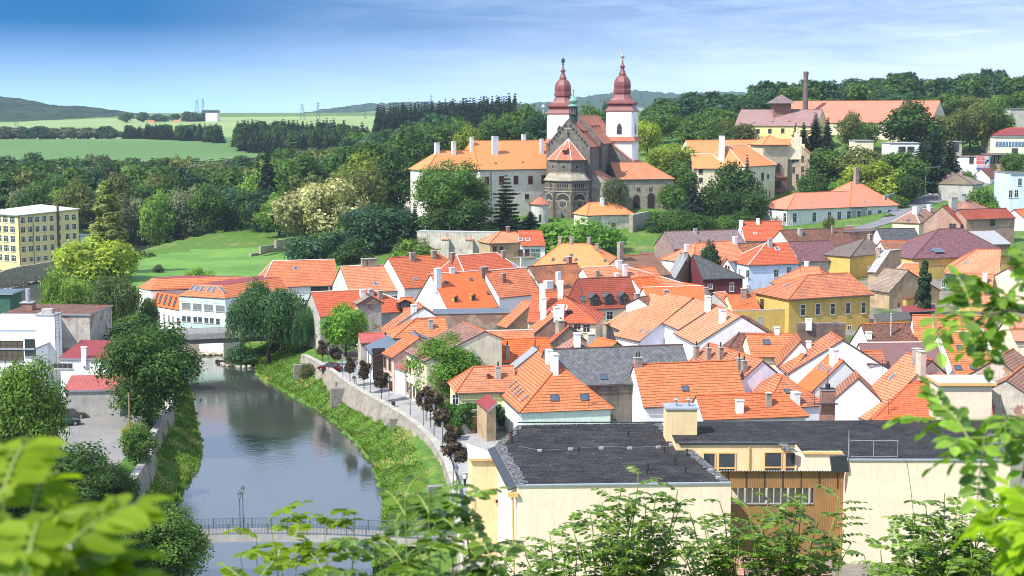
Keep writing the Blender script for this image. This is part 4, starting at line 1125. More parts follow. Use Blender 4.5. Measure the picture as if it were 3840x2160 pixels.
# yellow house
h = H('town_house','mustard yellow house with orange hipped roof and five white framed windows',roof=T_OR,wall=P_OL)
h.block('c1890,527','c2490,497',13.4,E='c2100,870',t=0.58,F1='c1350,850',F2='d370,835',inset=0.5)
L0 = h.last
h.win('c1815,1055','c2040,1045','c2265,1040','c2495,1032','d152,1022',w=1.05,h=2.1,bars=(0,1)).win('c2512,1365',w=1.0,h=1.8)
h.sky('c1560,682',w=.5,h=1.1,frame=M_TIN)
h.win('c1200,970',w=1.2,h=2.0,frame=M_FRB)
h.done()
h = H('town_house','orange hipped roof with short ridge just behind the mustard house',roof=T_OR,wall=P_WH)
h.block('c1800,397','c2055,408',12.6,t=0.55,w=5.5,h1=5,h2=3).chim('c1870,390',.8,.7,.8,M_WHITE).aerial('c1780,480',4.5); h.done()
h = H('town_house','rough vivid orange roof left of the mustard house',roof=tile_mat('tiles_rough',(0.56,0.13,0.045),row=.22,col=.2,var=.35,gap=.6,stain=.4),wall=P_LY)
h.block('c660,826','c1080,816',9.8,t=0.62,w=6.0).chim('c920,870',.9,.7,1.6,B_CHM).aerial('c890,1000',2.5); h.done()
h = H('town_house','small orange roof with pale ridge left of the rough orange roof',roof=T_OR,wall=P_GY,ridge=M_RIDGE_W)
h.block('c465,797','c645,777',9.9,t=0.6,w=4.0); h.done()
A,B = Gz('c770,1065',8.0),Gz('c1640,1040',8.0)
h = H('yard_wall','high mustard plastered yard wall joined to the yellow house','wall',roof=M_CONC,wall=P_OL)
h.flat([(A.x,A.y),(B.x,B.y),(B.x + .1,B.y + .5),(A.x + .1,A.y + .5)],8.0,zg=1,over=.05,th=.12); h.win('c1180,1240',w=1.0,h=2.0,frame=M_CONC,sub=False,glass=M_CONC); h.done()
A,B = Gz('c1720,1250',9.2),Gz('c2460,1232',9.2)
h = H('ruin','roofless dark brick ruin in front of the yellow house','ruin',roof=B_RED,wall=brick_mat('brick_dark',(.17,.075,.05),(.12,.06,.045),dirt=.5))
h.flat([(A.x,A.y),(B.x,B.y),(B.x + .1,B.y + .6),(A.x + .1,A.y + .6)],[9.2,9.0,9.0,9.2],zg=1,over=.02,th=.1)
h.chim('c1900,1250',.9,.8,.6,M_WHITE); h.done()
h = H('town_house','dark brownish red roof with white left gable and pipe chimney',roof=T_OB,wall=P_WH,ridge=M_RIDGE_O)
h.block('d110,1267','d832,1247',10.0,t=0.85,w=5.2).pipe('d565,1440',3.4,.13,M_CONC).chim('h230,20',.8,.7,.8,M_WHITE); h.done()
h = H('town_house','tall orange roof with white left gable beside the brownish red roof',roof=T_SA,wall=P_WH,ridge=M_RIDGE_O)
h.block('d885,1132','d2060,1150',10.6,t=0.95,w=6.4).pipe('d1205,1440',3.2,.14,M_CONC); h.done()
h = H('town_house','steep orange roof with three dark roof windows and white parapet wall',roof=T_OR,wall=P_WH,ridge=M_RIDGE_W)
h.block('d1290,1392','d1905,1380',10.0,E='h1700,610',t=0.85)
h.sky('h1600,172',w=.85,h=.8).sky('h1580,478','h1810,472',w=1.1,h=.95)
V = h.last['V']; L_,w_ = h.last['L'],h.last['w']; mb = MB()
for sgn in (1,-1):
    q = [V(L_ + .1,0,10.5),V(L_ + .1,sgn*w_,h.last['z1'] + .5),V(L_ + .1,sgn*w_,h.last['zg']),V(L_ + .1,0,h.last['zg'])]
    a_ = h.last['a']*.45; mb.poly(q,P_WH); mb.poly([p + a_ for p in q][::-1],P_WH); mb.poly([q[0],q[0] + a_,q[1] + a_,q[1]],P_WH); mb.poly([q[1],q[1] + a_,q[2] + a_,q[2]],P_WH)
h.add('parapet',mb); h.done()
h = H('town_house','purple corrugated roof between the white gables',roof=T_CP,wall=P_WH,ridge=M_RIDGE_W)
h.block('h80,102','h1262,92',9.6,E='h600,540',t=0.8); h.done()
h = H('town_house','small patch of orange roof lying against the corrugated roof',roof=T_OR,wall=P_WH)
h.block('h140,228','h437,222',9.0,E='h300,420',t=0.8); h.done()
h = H('town_house','long salmon slope running down to the black flat roof with pink chimney wall',roof=T_SA,wall=P_PI)
h.block('h1192,366','h1040,322',10.5,E='h120,1240',t=0.82,L=6.5)
h.chim('h1090,560',1.25,.8,2.6,plaster('plaster_peach',(.66,.50,.42))).chim('h960,410',1.1,.9,1.9,B_CHM).sky('h590,620',w=.5,h=1.3,frame=M_TIN).aerial('h430,730',3.4); h.done()
h = H('town_house','orange hipped roof with bold pantiles next to the black flat roof',roof=tile_mat('tiles_bold',(0.54,0.115,0.045),row=.40,col=.34,gap=.4),wall=P_CR)
h.block('h985,574','h2062,612',8.6,t=0.75,w=6.8,h1=6.0).aerial('h530,1180',2.0).chim('h1200,900',.8,.7,1.6,plaster('plaster_peach',(.66,.50,.42))); h.done()
h = H('town_house','brick house with sagging brown roof at the right, seen through leaves',roof=tile_mat('tiles_sag',(.30,.15,.1),var=.3),wall=P_RN)
h.block('h2300,660','h2576,440',8.0,t=.6,w=4.0).block('h2160,330','h2420,190',9.6,t=.7,w=4.5); h.done()
h = H('town_house','old brown tiled house behind the right hand leaves',roof=T_OX,wall=P_CR)
h.block('d2330,420','d2576,380',13.0,t=.6,w=6).block('d2300,1180','d2560,1180',10.0,t=.6,w=5,roof=T_PK); h.done()
h = H('town_house','crumbling small orange roof in front of the maroon slate house',roof=tile_mat('tiles_rough',(0.56,0.13,0.045),row=.22,col=.2,var=.35,gap=.6,stain=.4),wall=P_RN)
h.block('c20,650','c330,700',10.6,t=.7,w=4.0).chim('c280,800',.8,.7,1.0,B_CHM); h.done()
h = H('shed','rusty brown tin canopy in front of the tan boxed bay','shed',roof=T_RT,wall=M_WOODD)
a,b = Gz('d760,1085',6.0),Gz('d1230,1062',6.0); h.flat([(a.x,a.y),(b.x,b.y),(b.x + .8,b.y + 4),(a.x + .8,a.y + 4)],[6.0,6.0,6.6,6.6],zg=2,over=.3,th=.12); h.done()
a,b = Gz('d350,1225',6.0),Gz('d860,1180',6.0)
h = H('outbuilding','low olive plastered outbuilding with dark corrugated roof below the tan gable','outbuilding',roof=corr_mat('corrugated_dark',(.09,.08,.07),.2,.3),wall=P_OL)
h.flat([(a.x,a.y),(b.x,b.y),(b.x + .8,b.y + 5),(a.x + .8,a.y + 5)],[5.9,5.9,6.6,6.6],zg=1,over=.2,th=.12); h.done()
# back row, left of the castle terrace
h = H('town_house','long orange roofed house with yellow framed windows by the bridge',roof=T_SA,wall=P_WH,ridge=M_RIDGE_W)
h.block('D2060,158','D2525,146',12.0,E='D2420,345',t=0.8,h1=3.5).win('D2385,378','D2530,372','D2440,376',w=2.2,h=1.6,frame=M_FRB,sub=False).sky('D2230,213',w=.8,h=1.0,frame=M_TIN); h.done()
h = H('town_house','orange house with pale green wall and framed windows over the courtyard',roof=T_SA,wall=plaster('plaster_sage',(.50,.58,.50)),ridge=M_RIDGE_W)
h.block('E-10,200','E412,181',11.6,E='E400,384',t=0.8).sky('a515,655',w=.7,h=.9,frame=M_TIN).win('a790,905','a985,845',w=1.6,h=1.9,sur=M_WHITE).chim('a340,380',1.0,.8,1.3,B_CHM).chim('a465,375',2.0,.9,1.3,B_CHM); h.done()
h = H('town_house','large reddish orange roof with two tan chimneys and white left gable',roof=tile_mat('tiles_deep',(0.47,0.125,0.05)),wall=P_WH)
h.block('a700,268','a1490,222',13.2,E='a1150,720',t=0.8,h2=7.0).chim('a1065,305',1.0,.8,1.6,B_CHM,pots=2).chim('a1390,262',.9,.8,1.4,B_CHM).sky('a1117,592',w=.8,h=.8,frame=M_TIN); h.done()
h = H('town_house','red orange hipped roof with glazed strip below the ochre castle house',roof=tile_mat('tiles_deepred',(0.47,0.105,0.05)),wall=P_WH,ridge=M_RIDGE_W)
h.block('a1740,232','a2335,188',13.6,t=0.75,w=7.0,h1=2.0,h2=5.0).sky('b30,375','b75,370',w=.7,h=2.2,frame=M_TIN).chim('a1680,310',.9,.8,1.6,B_RED).chim('a2440,240',.8,.7,1.3,B_CHM); h.done()
h = H('town_house','low orange roof with white ridge in front of the pale green house',roof=T_RE,wall=P_GY,ridge=M_RIDGE_W)
h.block('D2348,394','a440,742',10.2,t=0.75,w=5.2,F2='a730,890').chim('a320,855',.9,.8,1.2,M_WHITE).chim('a445,830',1.0,.8,1.0,M_CONC).chim('a585,880',.8,.7,1.4,B_CHM); h.done()
# ------------------------------------------------------------------ black roofed flat building in front
def bitumen():
    t = NT('roof_bitumen'); v = t.obj()
    n = t.noise(v,0.5,7,0.7); n2 = t.noise(v,6.0,4,0.7)
    mp = t.new('ShaderNodeMapping'); mp.inputs['Scale'].default_value = (0.25,2.2,1); t.link(v,mp.inputs['Vector'])
    n3 = t.noise(mp.outputs[0],1.2,5,0.65)
    c = t.mix(t.ramp(n,[(0.35,0.0),(0.7,1.0)]),(0.012,0.012,0.014),(0.034,0.031,0.031))
    c = t.mix(1.0,c,t.ramp(n3,[(0.3,0.5),(0.7,1.8)]),'MULTIPLY')
    c = t.mix(1.0,c,t.ramp(n2,[(0.32,0.45),(0.7,2.0)]),'MULTIPLY')
    c = t.mix(t.ramp(t.noise(v,5.0,2,0.5),[(0.70,0.0),(0.73,0.75)]),c,(0.32,0.31,0.30))
    t.base(c); t.b.inputs['Roughness'].default_value = 0.9; t.b.inputs['Specular IOR Level'].default_value = 0.15; t.bump(n2,0.5,0.05)
    return t.mat
M_BIT = bitumen()
def chippings():
    t = NT('roof_chippings'); v = t.obj()
    n = t.noise(v,4.0,6,0.75)
    t.base(t.ramp(n,[(0.40,(0.02,0.02,0.022)),(0.5,(0.08,0.08,0.082)),(0.64,(0.30,0.30,0.29))])); t.bump(n,0.6,0.06); return t.mat
M_CHIP = chippings()
P_FB = plaster('plaster_flat_cream',(0.84,0.675,0.515),0.10,streak=0.10)
P_FY = plaster('plaster_flat_yellow',(0.76,0.57,0.32),0.12,streak=0.15)
P_POL = corr_mat('plastic_sheets',(0.36,0.20,0.075),0.16,0.5,0.6,rust=(0.13,0.075,0.05))
M_ORB = simple('cream_orange_trim',(0.72,0.43,0.16),0.6)
ZF = 11.0
def at(u,y,z): return Vector(((u - 1920)/F*(y*math.cos(PITCH) + (CAMZ - z)*math.sin(PITCH)),y,z))
def flatbuilding():
    root = empty('flat_roofed_building',(12,142,0),'cream flat roofed building with black bitumen roofs in the foreground','building')
    w,r = MB(),MB()
    # left wing corners (world) read from its roof outline
    LF,RF = Gz('H1325,765',ZF),Gz('I366,745',ZF); LB,RB = Gz('H1330,312',ZF),Gz('H2446,292',ZF)
    LF = Vector((LF.x,LF.y,ZF)); y0 = LF.y
    z2 = 11.6
    def pr(mb,pts,z0,z1,m,top=None):
        n = len(pts); ar = sum(pts[i][0]*pts[(i + 1) % n][1] - pts[(i + 1) % n][0]*pts[i][1] for i in range(n))
        if ar < 0: pts = pts[::-1]
        for i in range(n):
            a,b = pts[i],pts[(i + 1) % n]
            mb.poly([(a[0],a[1],z0),(b[0],b[1],z0),(b[0],b[1],z1),(a[0],a[1],z1)],m)
        if top: mb.poly([(p[0],p[1],z1) for p in pts],top)
    LV = Gz('H1162,462',ZF); wing = [(LF.x,LF.y),(RF.x,RF.y),(RB.x - 0.5,RB.y),(LB.x,LB.y),(LV.x,LV.y)]
    pr(w,wing,-1,ZF - .05,P_FB,M_BIT)
    rim = MB()
    def edge(a,b,z,m,wd=.34,hh=.14):
        a,b = Vector((*a,z)),Vector((*b,z)); d = (b - a).normalized(); n = Vector((-d.y,d.x,0))*wd
        rim.obox(a - n*.35 + Vector((0,0,-.12)),b - a,n,Vector((0,0,hh)),m)
    edge(wing[0],wing[1],ZF + .02,M_TIN)
    # rotten chippings along the left verge, the back and the diagonal right verge
    rr = random.Random(3)
    def chips(a,b,z,wd,m=M_CHIP):
        a,b = Vector((*a,z)),Vector((*b,z)); n = max(2,int((b - a).length/0.7)); d = (b - a).normalized(); s = Vector((-d.y,d.x,0))
        for i in range(n):
            p,q = a.lerp(b,i/n),a.lerp(b,(i + 1)/n); k = wd*(.75 + .5*rr.random())
            rim.obox(p,q - p,s*k,Vector((0,0,.05 + .05*rr.random())),m)
    chips(wing[3],wing[4],ZF - .04,.7); chips(wing[4],wing[0],ZF - .04,.9); chips(wing[2],wing[3],ZF - .04,.25)
    chips(wing[1],wing[2],ZF - .04,.8)
    # dark lead gutter down the left verge
    rim.obox(Vector((wing[0][0] - .75,wing[0][1],ZF - .5)),Vector((wing[4][0] - wing[0][0],wing[4][1] - wing[0][1],0)),Vector((.75,0,.3)),Vector((0,0,.12)),M_IRON)
    # left pilaster block with white metal cap, set lower
    p0,p1 = Gz('H985,560',10.2),Gz('H1175,545',10.2)
    bx = [(p0.x,p0.y),(p1.x + .3,p0.y + .2),(LV.x + .2,LV.y - .5),(p0.x - .6,p0.y + 6.5)]
    pr(w,bx,-1,10.0,P_FY)
    cap = [(bx[0][0] - .3,bx[0][1] - .3),(bx[1][0],bx[1][1] - .3),(bx[2][0],bx[2][1]),(bx[3][0] - .1,bx[3][1])]
    pr(rim,cap,10.0,10.22,M_ORB,simple('sheet_white',(.72,.73,.75),.4))
    # back long wing
    B0,B1 = Gz('I120,450',z2),Gz('I840,440',z2); C0,C1 = Gz('I122,285',z2),Gz('I2400,262',z2)
    xb0,xb1 = B0.x,C1.x + 1.0
    yf,yb = B0.y,C0.y
    back = [(LB.x + 8,yf + .3),(B1.x,yf),(B1.x,yf - 4.6),(Gz('I1250,560',z2).x,yf - 4.9),(Gz('I1250,560',z2).x,Gz('I1250,568',z2).y),(Gz('I2480,572',z2).x,Gz('I2480,572',z2).y),(Gz('I2480,572',z2).x + 6,yb + 2),(xb0,yb + .4),(RB.x - .4,yb),(RB.x - .4,yf + .3)]
    bk1 = [(RB.x - .3,yf),(B1.x,yf),(B1.x + 40,yf),(B1.x + 40 + 2,yb + 1),(RB.x - .3,yb)]
    pr(w,[(RB.x - .3,yf),(B1.x,yf),(B1.x,yb + .3),(RB.x - .3,yb)],0,z2,P_FY,M_BIT)
    q0 = Gz('I860,520',z2); q1 = Gz('I1250,480',z2)
    pr(w,[(B1.x,q0.y),(Gz('I1250,566',z2).x + .02,q0.y),(Gz('I1250,566',z2).x + .02,yb + .6),(B1.x,yb + .3)],0,z2,P_FB,M_BIT)
    R0,R1 = Gz('I1255,570',z2),Gz('I2475,572',z2); R2 = Gz('I2380,350',z2)
    pr(w,[(R0.x,R0.y),(R1.x,R1.y),(R1.x + (R2.x - R1.x) + 6.5,yb + 1.4),(R0.x,yb + .6)],-1,z2,P_FB,M_BIT)
    edge((R0.x,R0.y),(R1.x,R1.y),z2 + .02,M_TIN); edge((RB.x,yf),(B1.x,yf),z2 + .03,M_IRON,.5,.2); edge((B1.x,q0.y),(R0.x,q0.y),z2 + .03,M_ORB,.5,.2)
    chips((R1.x,R1.y),(R1.x + 2.6,yb - 6),z2 - .03,1.2); chips((RB.x + .3,yf + .25),(B1.x - .3,yf + .25),z2 - .02,.35); chips((B1.x - .4,q0.y + .4),(B1.x - .9,yf + .6),z2 - .02,.9); chips((B1.x + .4,q0.y + .5),(R0.x,q0.y + .4),z2 - .02,.4)
    edge((LB.x,yb - .05),(R2.x + 5,yb + .6),z2 - .0,M_IRON,.2,.1)
    w.build('wall',root); rim.build('roof_edge',root)
    # windows in the set-back wall
    for (a,b,top,bot) in (('I150,580','I250,580',515,640),('I265,580','I402,580',515,648),('I612,575','I752,575',510,648),('I768,575','I862,575',510,648)):
        xa,xb = Dy(a,yf).x,Dy(b,yf).x; zt = Dy('I300,%d' % top,yf).z; zb = zt - 3.0
        mb,pn = MB(),MB(); y = yf - .03
        mb.obox((xa,y - .04,zb),(xb - xa,0,0),(0,.08,0),(0,0,.12),M_ORB); mb.obox((xa,y - .04,zt - .12),(xb - xa,0,0),(0,.08,0),(0,0,.12),M_ORB)
        for xx in (xa,xb - .12): mb.obox((xx,y - .04,zb + .12),(.12,0,0),(0,.08,0),(0,0,zt - zb - .24),M_ORB)
        mb.obox((xa + .12,y - .035,(zb + zt)/2 - .1),(xb - xa - .24,0,0),(0,.07,0),(0,0,.14),M_ORB)
        pn.poly([(xa + .1,y,zb + .1),(xb - .1,y,zb + .1),(xb - .1,y,zt - .1),(xa + .1,y,zt - .1)],M_GLASS)
        subparent(pn.build('pane'),mb.build('window',root))
    mb = MB(); xp = Dy('I500,480',yf).x; mb.tube((xp,yf - .12,z2 - .3),(xp,yf - .12,6),.09,.09,M_ORB,8); mb.build('drainpipe',root)
    mb = MB(); p = Gz('H1300,830',ZF - .8); mb.tube((p.x - .1,p.y - .2,ZF - .9),(p.x + .15,p.y - .2,-1),.1,.1,M_ORB,8); mb.obox((p.x - .5,p.y - .4,ZF - 1.0),(.9,0,0),(0,.5,0),(0,0,.35),M_ORB); mb.build('drainpipe',root)
    mb = MB(); p = Dy('H1190,885',p0.y - .02); mb.obox((p.x - .42,p.y - .02,p.z - .22),(.84,0,0),(0,.06,0),(0,0,.44),M_ORB); mb.obox((p.x - .32,p.y - .04,p.z - .14),(.64,0,0),(0,.06,0),(0,0,.28),M_WOODD); mb.build('vent_grille',root)
    # corrugated plastic lean-to between the wings
    yl = q0.y - .8
    xa,xb = Dy('I285,650',yl).x,Dy('I1250,650',yl).x; zt = Dy('I800,655',yl).z
    mb = MB(); n = 46
    for i in range(n):                                   # wavy roof edge
        x0,x1 = xa + (xb - xa)*i/n,xa + (xb - xa)*(i + 1)/n; xm = (x0 + x1)/2
        for (p,zp,q,zq) in ((x0,0,xm,.14),(xm,.14,x1,0)):
            mb.poly([(p,yl - .4,zt + zp),(q,yl - .4,zt + zq),(q,yf - .1,zt - 1.35 + zq),(p,yf - .1,zt - 1.35 + zp)],T_CG)
    mb.build('lean_to_roof',root)
    mb = MB(); mw = MB(); za,zb_ = Dy('I700,785',yl).z,Dy('I700,900',yl).z
    xs = xa + (xb - xa)*.73
    mb.poly([(xa,yl,za),(xb,yl,za),(xb,yl,zt),(xa,yl,zt)],P_POL); mb.poly([(xa,yl,0),(xb,yl,0),(xb,yl,zb_),(xa,yl,zb_)],P_POL); mb.poly([(xs,yl,zb_),(xb,yl,zb_),(xb,yl,za),(xs,yl,za)],P_POL)
    mb.poly([(xa,yl + 1.4,zb_ - 1),(xs,yl + 1.4,zb_ - 1),(xs,yl + 1.4,za + 1),(xa,yl + 1.4,za + 1)],P_FB)
    mb.build('plastic_screen',root)
    mb = MB()
    for i in range(13):
        x = xa + (xs - xa)*(i + .5)/13; mb.tube((x,yl - .05,zb_),(x,yl - .05,za),.06 if i % 3 else .12,.06 if i % 3 else .12,M_CONC,6)
    for i in range(7):
        x = xa + (xb - xa)*(i + .4)/7; mb.obox((x,yl - .06,za),(.08,0,0),(0,.06,0),(0,0,zt - za),M_WOODD)
    mb.obox((xa,yl - .1,zb_ - .08),(xs - xa,0,0),(0,.12,0),(0,0,.12),M_CONC); mb.build('screen_posts',root)
    # big cream chimney with blue cap
    c0,c1 = Gz('H2450,430',ZF),Gz('I122,455',ZF); dep = 2.6
    mb = MB(); zt = Dy('I60,195',c0.y).z
    mb.obox((c0.x,c0.y,ZF - .5),(c1.x - c0.x,0,0),(0,dep,0),(0,0,zt - ZF + .5),P_FY)
    mb.obox((c0.x - .12,c0.y - .12,zt),(c1.x - c0.x + .24,0,0),(0,dep + .24,0),(0,0,.16),M_TIN)
    for k in (.35,.75):
        x = c0.x + (c1.x - c0.x)*k; mb.tube((x,c0.y + 1.2,zt),(x,c0.y + 1.2,zt + .75),.17,.15,M_TIN,10); mb.tube((x,c0.y + 1.2,zt + .78),(x,c0.y + 1.2,zt + .9),.3,.08,M_TIN,10)
    mb.build('chimney',root)
    # stair head on the right roof
    s0,s1 = Gz('h1310,1270',z2),Gz('h2110,1290',z2); mb = MB(); zt = Dy('h1260,745',s0.y).z
    mb.obox((s0.x,s0.y,z2 - .3),(s1.x - s0.x,0,0),(0,4.2,0),(0,0,zt - z2 + .3),P_FB)
    mb.obox((s0.x - .35,s0.y - .35,zt),(s1.x - s0.x + .7,0,0),(0,4.9,0),(0,0,.3),M_ORB,simple('sheet_white',(.72,.73,.75),.4))
    mb.build('stair_head',root)
    # roof furniture
    for p,hh in (('H2165,395',.55),('H1790,525',.6),('H2437,512',.5),('H2518,605',.6),('H2315,650',.6),('H2308,675',.5),('I32,540',.6),('I22,665',.5)):
        P = Gz(p,ZF); mb = MB(); mb.tube((P.x,P.y,ZF - .1),(P.x,P.y,ZF + hh),.07,.07,M_SOOT,7); mb.tube((P.x,P.y,ZF + hh - .12),(P.x,P.y,ZF + hh),.16,.12,M_SOOT,8); mb.build('vent_pipe',root)
    for p in ('H1497,507','H1728,495','H1960,488','H2176,488','H2392,480','H2490,460','H2560,480','I270,712','I212,655'):
        P = Gz(p,ZF); mb = MB(); mb.box((P.x,P.y),.42,.24,ZF - .06,ZF + .17,M_CONC,rr.random()*.4); mb.build('wire_block',root)
    mb = MB(); P = Gz('H1278,440',ZF); mb.tube((P.x,P.y,ZF - .6),(P.x,P.y,ZF + 1.1),.2,.2,simple('pipe_brown',(.09,.05,.045),.5),10); mb.tube((P.x,P.y,ZF + 1.1),(P.x,P.y,ZF + 1.25),.28,.1,M_SOOT,10); mb.build('flue',root)
    mb = MB(); pts = [Gz(p,ZF + .2) for p in ('H1340,470','H1497,500','H1728,488','H1960,470','H2176,478','H2392,470','H2560,470')]
    for a,b in zip(pts,pts[1:]): mb.tube(a,b,.012,.012,M_TIN,4)
    mb.build('lightning_wire',root)
    mb = MB()                                            # rails over the right wing
    pa,pb = Gz('I1265,560',z2),Gz('I1630,560',z2)
    for x in (pa.x,pa.x + (pb.x - pa.x)*.5,pb.x): mb.tube((x,pa.y + .4,z2),(x,pa.y + .4,z2 + 1.6),.03,.03,M_TIN,5)
    for zz in (z2 + .05,z2 + 1.55): mb.tube((pa.x,pa.y + .4,zz),(pb.x,pa.y + .4,zz),.025,.025,M_TIN,5)
    mb.tube((pa.x - .1,pa.y + .3,z2),(pa.x - .1,pa.y + .3,z2 + 2.6),.06,.03,M_TIN,6); mb.build('roof_rail',root)
    mb = MB(); pts = [Dy(p,R0.y - .03) for p in ('I1690,575','I1705,680','I1722,800','I1735,930','I1755,1090')]
    for a,b in zip(pts,pts[1:]): mb.tube(a,b,.035,.035,simple('cable_grey',(.22,.19,.17),.8),5)
    mb.build('cable',root)
    mb = MB(); mb.obox((R0.x - 1.5,R0.y - .2,z2 - 1.2),(1.5,0,.1),(0,.5,0),(-.25,0,1.5),M_IRON); mb.build('rain_hopper',root)
    return root
flatbuilding()
# small roofs below the right wing, seen between the leaves
h = H('shed','pinkish brown tiled lean roof below the cream walls behind the locust leaves','shed',roof=tile_mat('tiles_rose',(.40,.2,.15),var=.2),wall=P_CR)
P0,P1 = Dy('I330,1330',124),Dy('I780,1240',126)
h.flat([(18.5,121),(27,121),(27,129.5),(18.5,129.5)],[2.6,2.6,4.4,4.4],zg=-3); h.done()
# ------------------------------------------------------------------ street odds and ends near the mint house
h = H('shed','ochre timber shed with dark red lean roof beside the mint house','shed',roof=T_RT,wall=P_TA)
a,b = Gz('e2110,1460',0),Gz('e2240,1460',0)
lo = [Gz('e2010,985',4.6),Gz('e2160,1125',4.4)]
h.flat([(lo[0].x + .3,lo[0].y),(lo[1].x + .3,lo[1].y),(lo[1].x + 1.5,lo[1].y + .6),(lo[0].x + 1.7,lo[0].y + .8)],[4.5,4.4,5.4,5.4],zg=-.5); h.done()
h = H('gate_house','narrow white and brick gate pier with little tiled cap by the ivy wall','gate house',roof=T_OB,wall=plaster('plaster_gate',(.74,.66,.62),.2,patch=(.36,.12,.08),patch_amt=.5))
a,b = Gz('e1845,1420',0),Gz('e1985,1500',0)
h.flat([(a.x,a.y),(b.x,b.y),(b.x + 2.2,b.y + 1.6),(a.x + 1.6,a.y + 1.6)],[3.2,2.6,2.6,3.2],zg=-.3,over=.15,th=.1); h.done()
h = H('gate','dark red timber yard gate beside the mint house','gate',roof=M_WOODD,wall=corr_mat('boards_maroon',(.10,.02,.02),.22,.2,.5))
a,b = Gz('f1490,1320',1.2),Gz('f1895,1320',1.2)
h.flat([(a.x,a.y),(b.x,b.y),(b.x,b.y + .15),(a.x,a.y + .15)],4.0,zg=-.5,over=.03,th=.08)
P,n = h.hit('f1748,1230',h.hitw)
if P is not None:
    mb = MB(); mb.lathe((P.x,P.y - .03),[(.02,P.z)],M_FRW,6)
    mb = MB(); q = [P + V3((.2*math.cos(t_),-.02,.2*math.sin(t_))) for t_ in [2*math.pi*i/14 for i in range(14)]]; mb.poly(q,M_FRW); mb.obox(P + V3((-.2,-.02,-.42)),(.4,0,0),(0,.015,0),(0,0,.16),simple('sign_blue',(.08,.12,.4),.4)); h.add('notice',mb)
h.done()
h = H('shed','dark red garage wall in shadow under the grey slate eave','shed',roof=M_WOODD,wall=corr_mat('boards_maroon',(.10,.02,.02),.22,.2,.5))
a,b = Gz('f1400,1200',2),Gz('f1690,1180',2)
h.flat([(a.x,a.y + 3),(b.x,b.y + 3),(b.x,b.y + 4.5),(a.x,a.y + 4.5)],5.0,zg=0,over=.05,th=.1); h.done()
# ------------------------------------------------------------------ left bank: factory buildings
def box_house(name,label,cat,base,z1,roof,wall,zg=-.6,**k):
    h = H(name,label,cat,roof=roof,wall=wall); h.flat(base,z1,zg=zg if zg > -.6 else -3,**k); return h
def front(a,b,z,dep):
    """footprint from two front-bottom/eave pixels at height z and a depth"""
    A,B = Gz(a,z),Gz(b,z); e = (B - A); e.z = 0; n = Vector((-e.y,e.x,0)).normalized()*dep
    return [(A.x,A.y),(B.x,B.y),(B.x + n.x,B.y + n.y),(A.x + n.x,A.y + n.y)]
h = box_house('factory_shed','low ochre and grey plastered shed with rusty tin roof at the parking yard','shed',front('D500,1345','D905,1335',0,7.0),[4.0,4.0,4.9,4.9],T_RU,P_GY); h.done()
h = box_house('factory_building','white plastered lower factory wing with dark red roof behind the rusty shed','factory',[(-66.8,222),(-59.6,221.5),(-59,230),(-66,231)],[6.9,6.9,8.2,8.2],T_RT,P_WH)
h.chim('D635,890',.7,.6,1.6,M_WHITE); h.win('D475,950',w=3.0,h=.9,frame=M_CONC,bars=(3,0)); h.done()
h = box_house('factory_building','bare brick and grey render gabled back wall of the old factory','factory',[(-80,237),(-66.2,236),(-65.6,247),(-79,248)],11.6,T_OB,P_RN)
h.done()
h = box_house('factory_tower','square white plastered hoist tower with iron ladder','tower',[(-72.1,228),(-69.2,227.8),(-69.0,230.6),(-71.9,230.8)],12.6,M_CONC,P_WH,over=.12,th=.2)
mb = MB(); x0,y0 = -69.0,227.4
for dx in (0,.6): mb.tube((x0 + dx,y0,1),(x0 + dx,y0,13.6),.035,.035,M_IRON,5)
for k in range(30): mb.tube((x0,y0,1.3 + k*.4),(x0 + .6,y0,1.3 + k*.4),.018,.018,M_IRON,4)
for k in range(9):
    zz = 3 + k*1.2; mb.tube((x0,y0,zz),(x0 - .1,y0 - .55,zz),.015,.015,M_IRON,4); mb.tube((x0 - .1,y0 - .55,zz),(x0 + .7,y0 - .55,zz),.015,.015,M_IRON,4); mb.tube((x0 + .7,y0 - .55,zz),(x0 + .6,y0,zz),.015,.015,M_IRON,4)
h.add('ladder',mb); mb = MB(); mb.box((-70.6,229.2),1.6,1.2,12.6,13.3,M_CONC); h.add('vent_cap',mb); h.done()
h = box_house('factory_building','white factory block with pale glazed lantern roofs left of the hoist tower','factory',[(-88,222),(-70.6,221.5),(-70.2,230),(-88,231)],8.4,simple('sheet_pale',(.62,.68,.72),.4),P_WH,over=.2)
h.win('D70,835',w=4.2,h=3.0,frame=M_WOODD,bars=(4,3),glass=glass_mat('glass_brown',(.06,.05,.04))); h.win('D228,745',w=1.6,h=2.6,frame=M_FRD)
h.done()
h = box_house('factory_building','long white upper storey with sloping pale skylight roof','factory',[(-90,229),(-71.5,228.6),(-71.5,236),(-90,237)],[10.2,10.2,11.5,11.5],simple('sheet_pale',(.62,.68,.72),.4),P_WH); h.done()
h = box_house('brick_flue','squat brick flue with steel pipe on the old factory','chimney',[(-78.2,240),(-76.4,240),(-76.4,242),(-78.2,242)],12.9,M_CONC,B_RED,zg=8,over=.15,th=.15)
mb = MB(); mb.tube((-77.3,241,12.9),(-77.3,241,15.0),.38,.38,M_TIN,12); h.add('flue_pipe',mb); h.done()
h = box_house('outbuilding','green sided kiosk with blue roof at the left edge','kiosk',[(-92,250),(-83.2,250),(-83.2,256),(-92,256)],13.2,T_BT,plaster('plaster_darkgreen',(.06,.15,.11)),zg=0,over=.5); h.done()
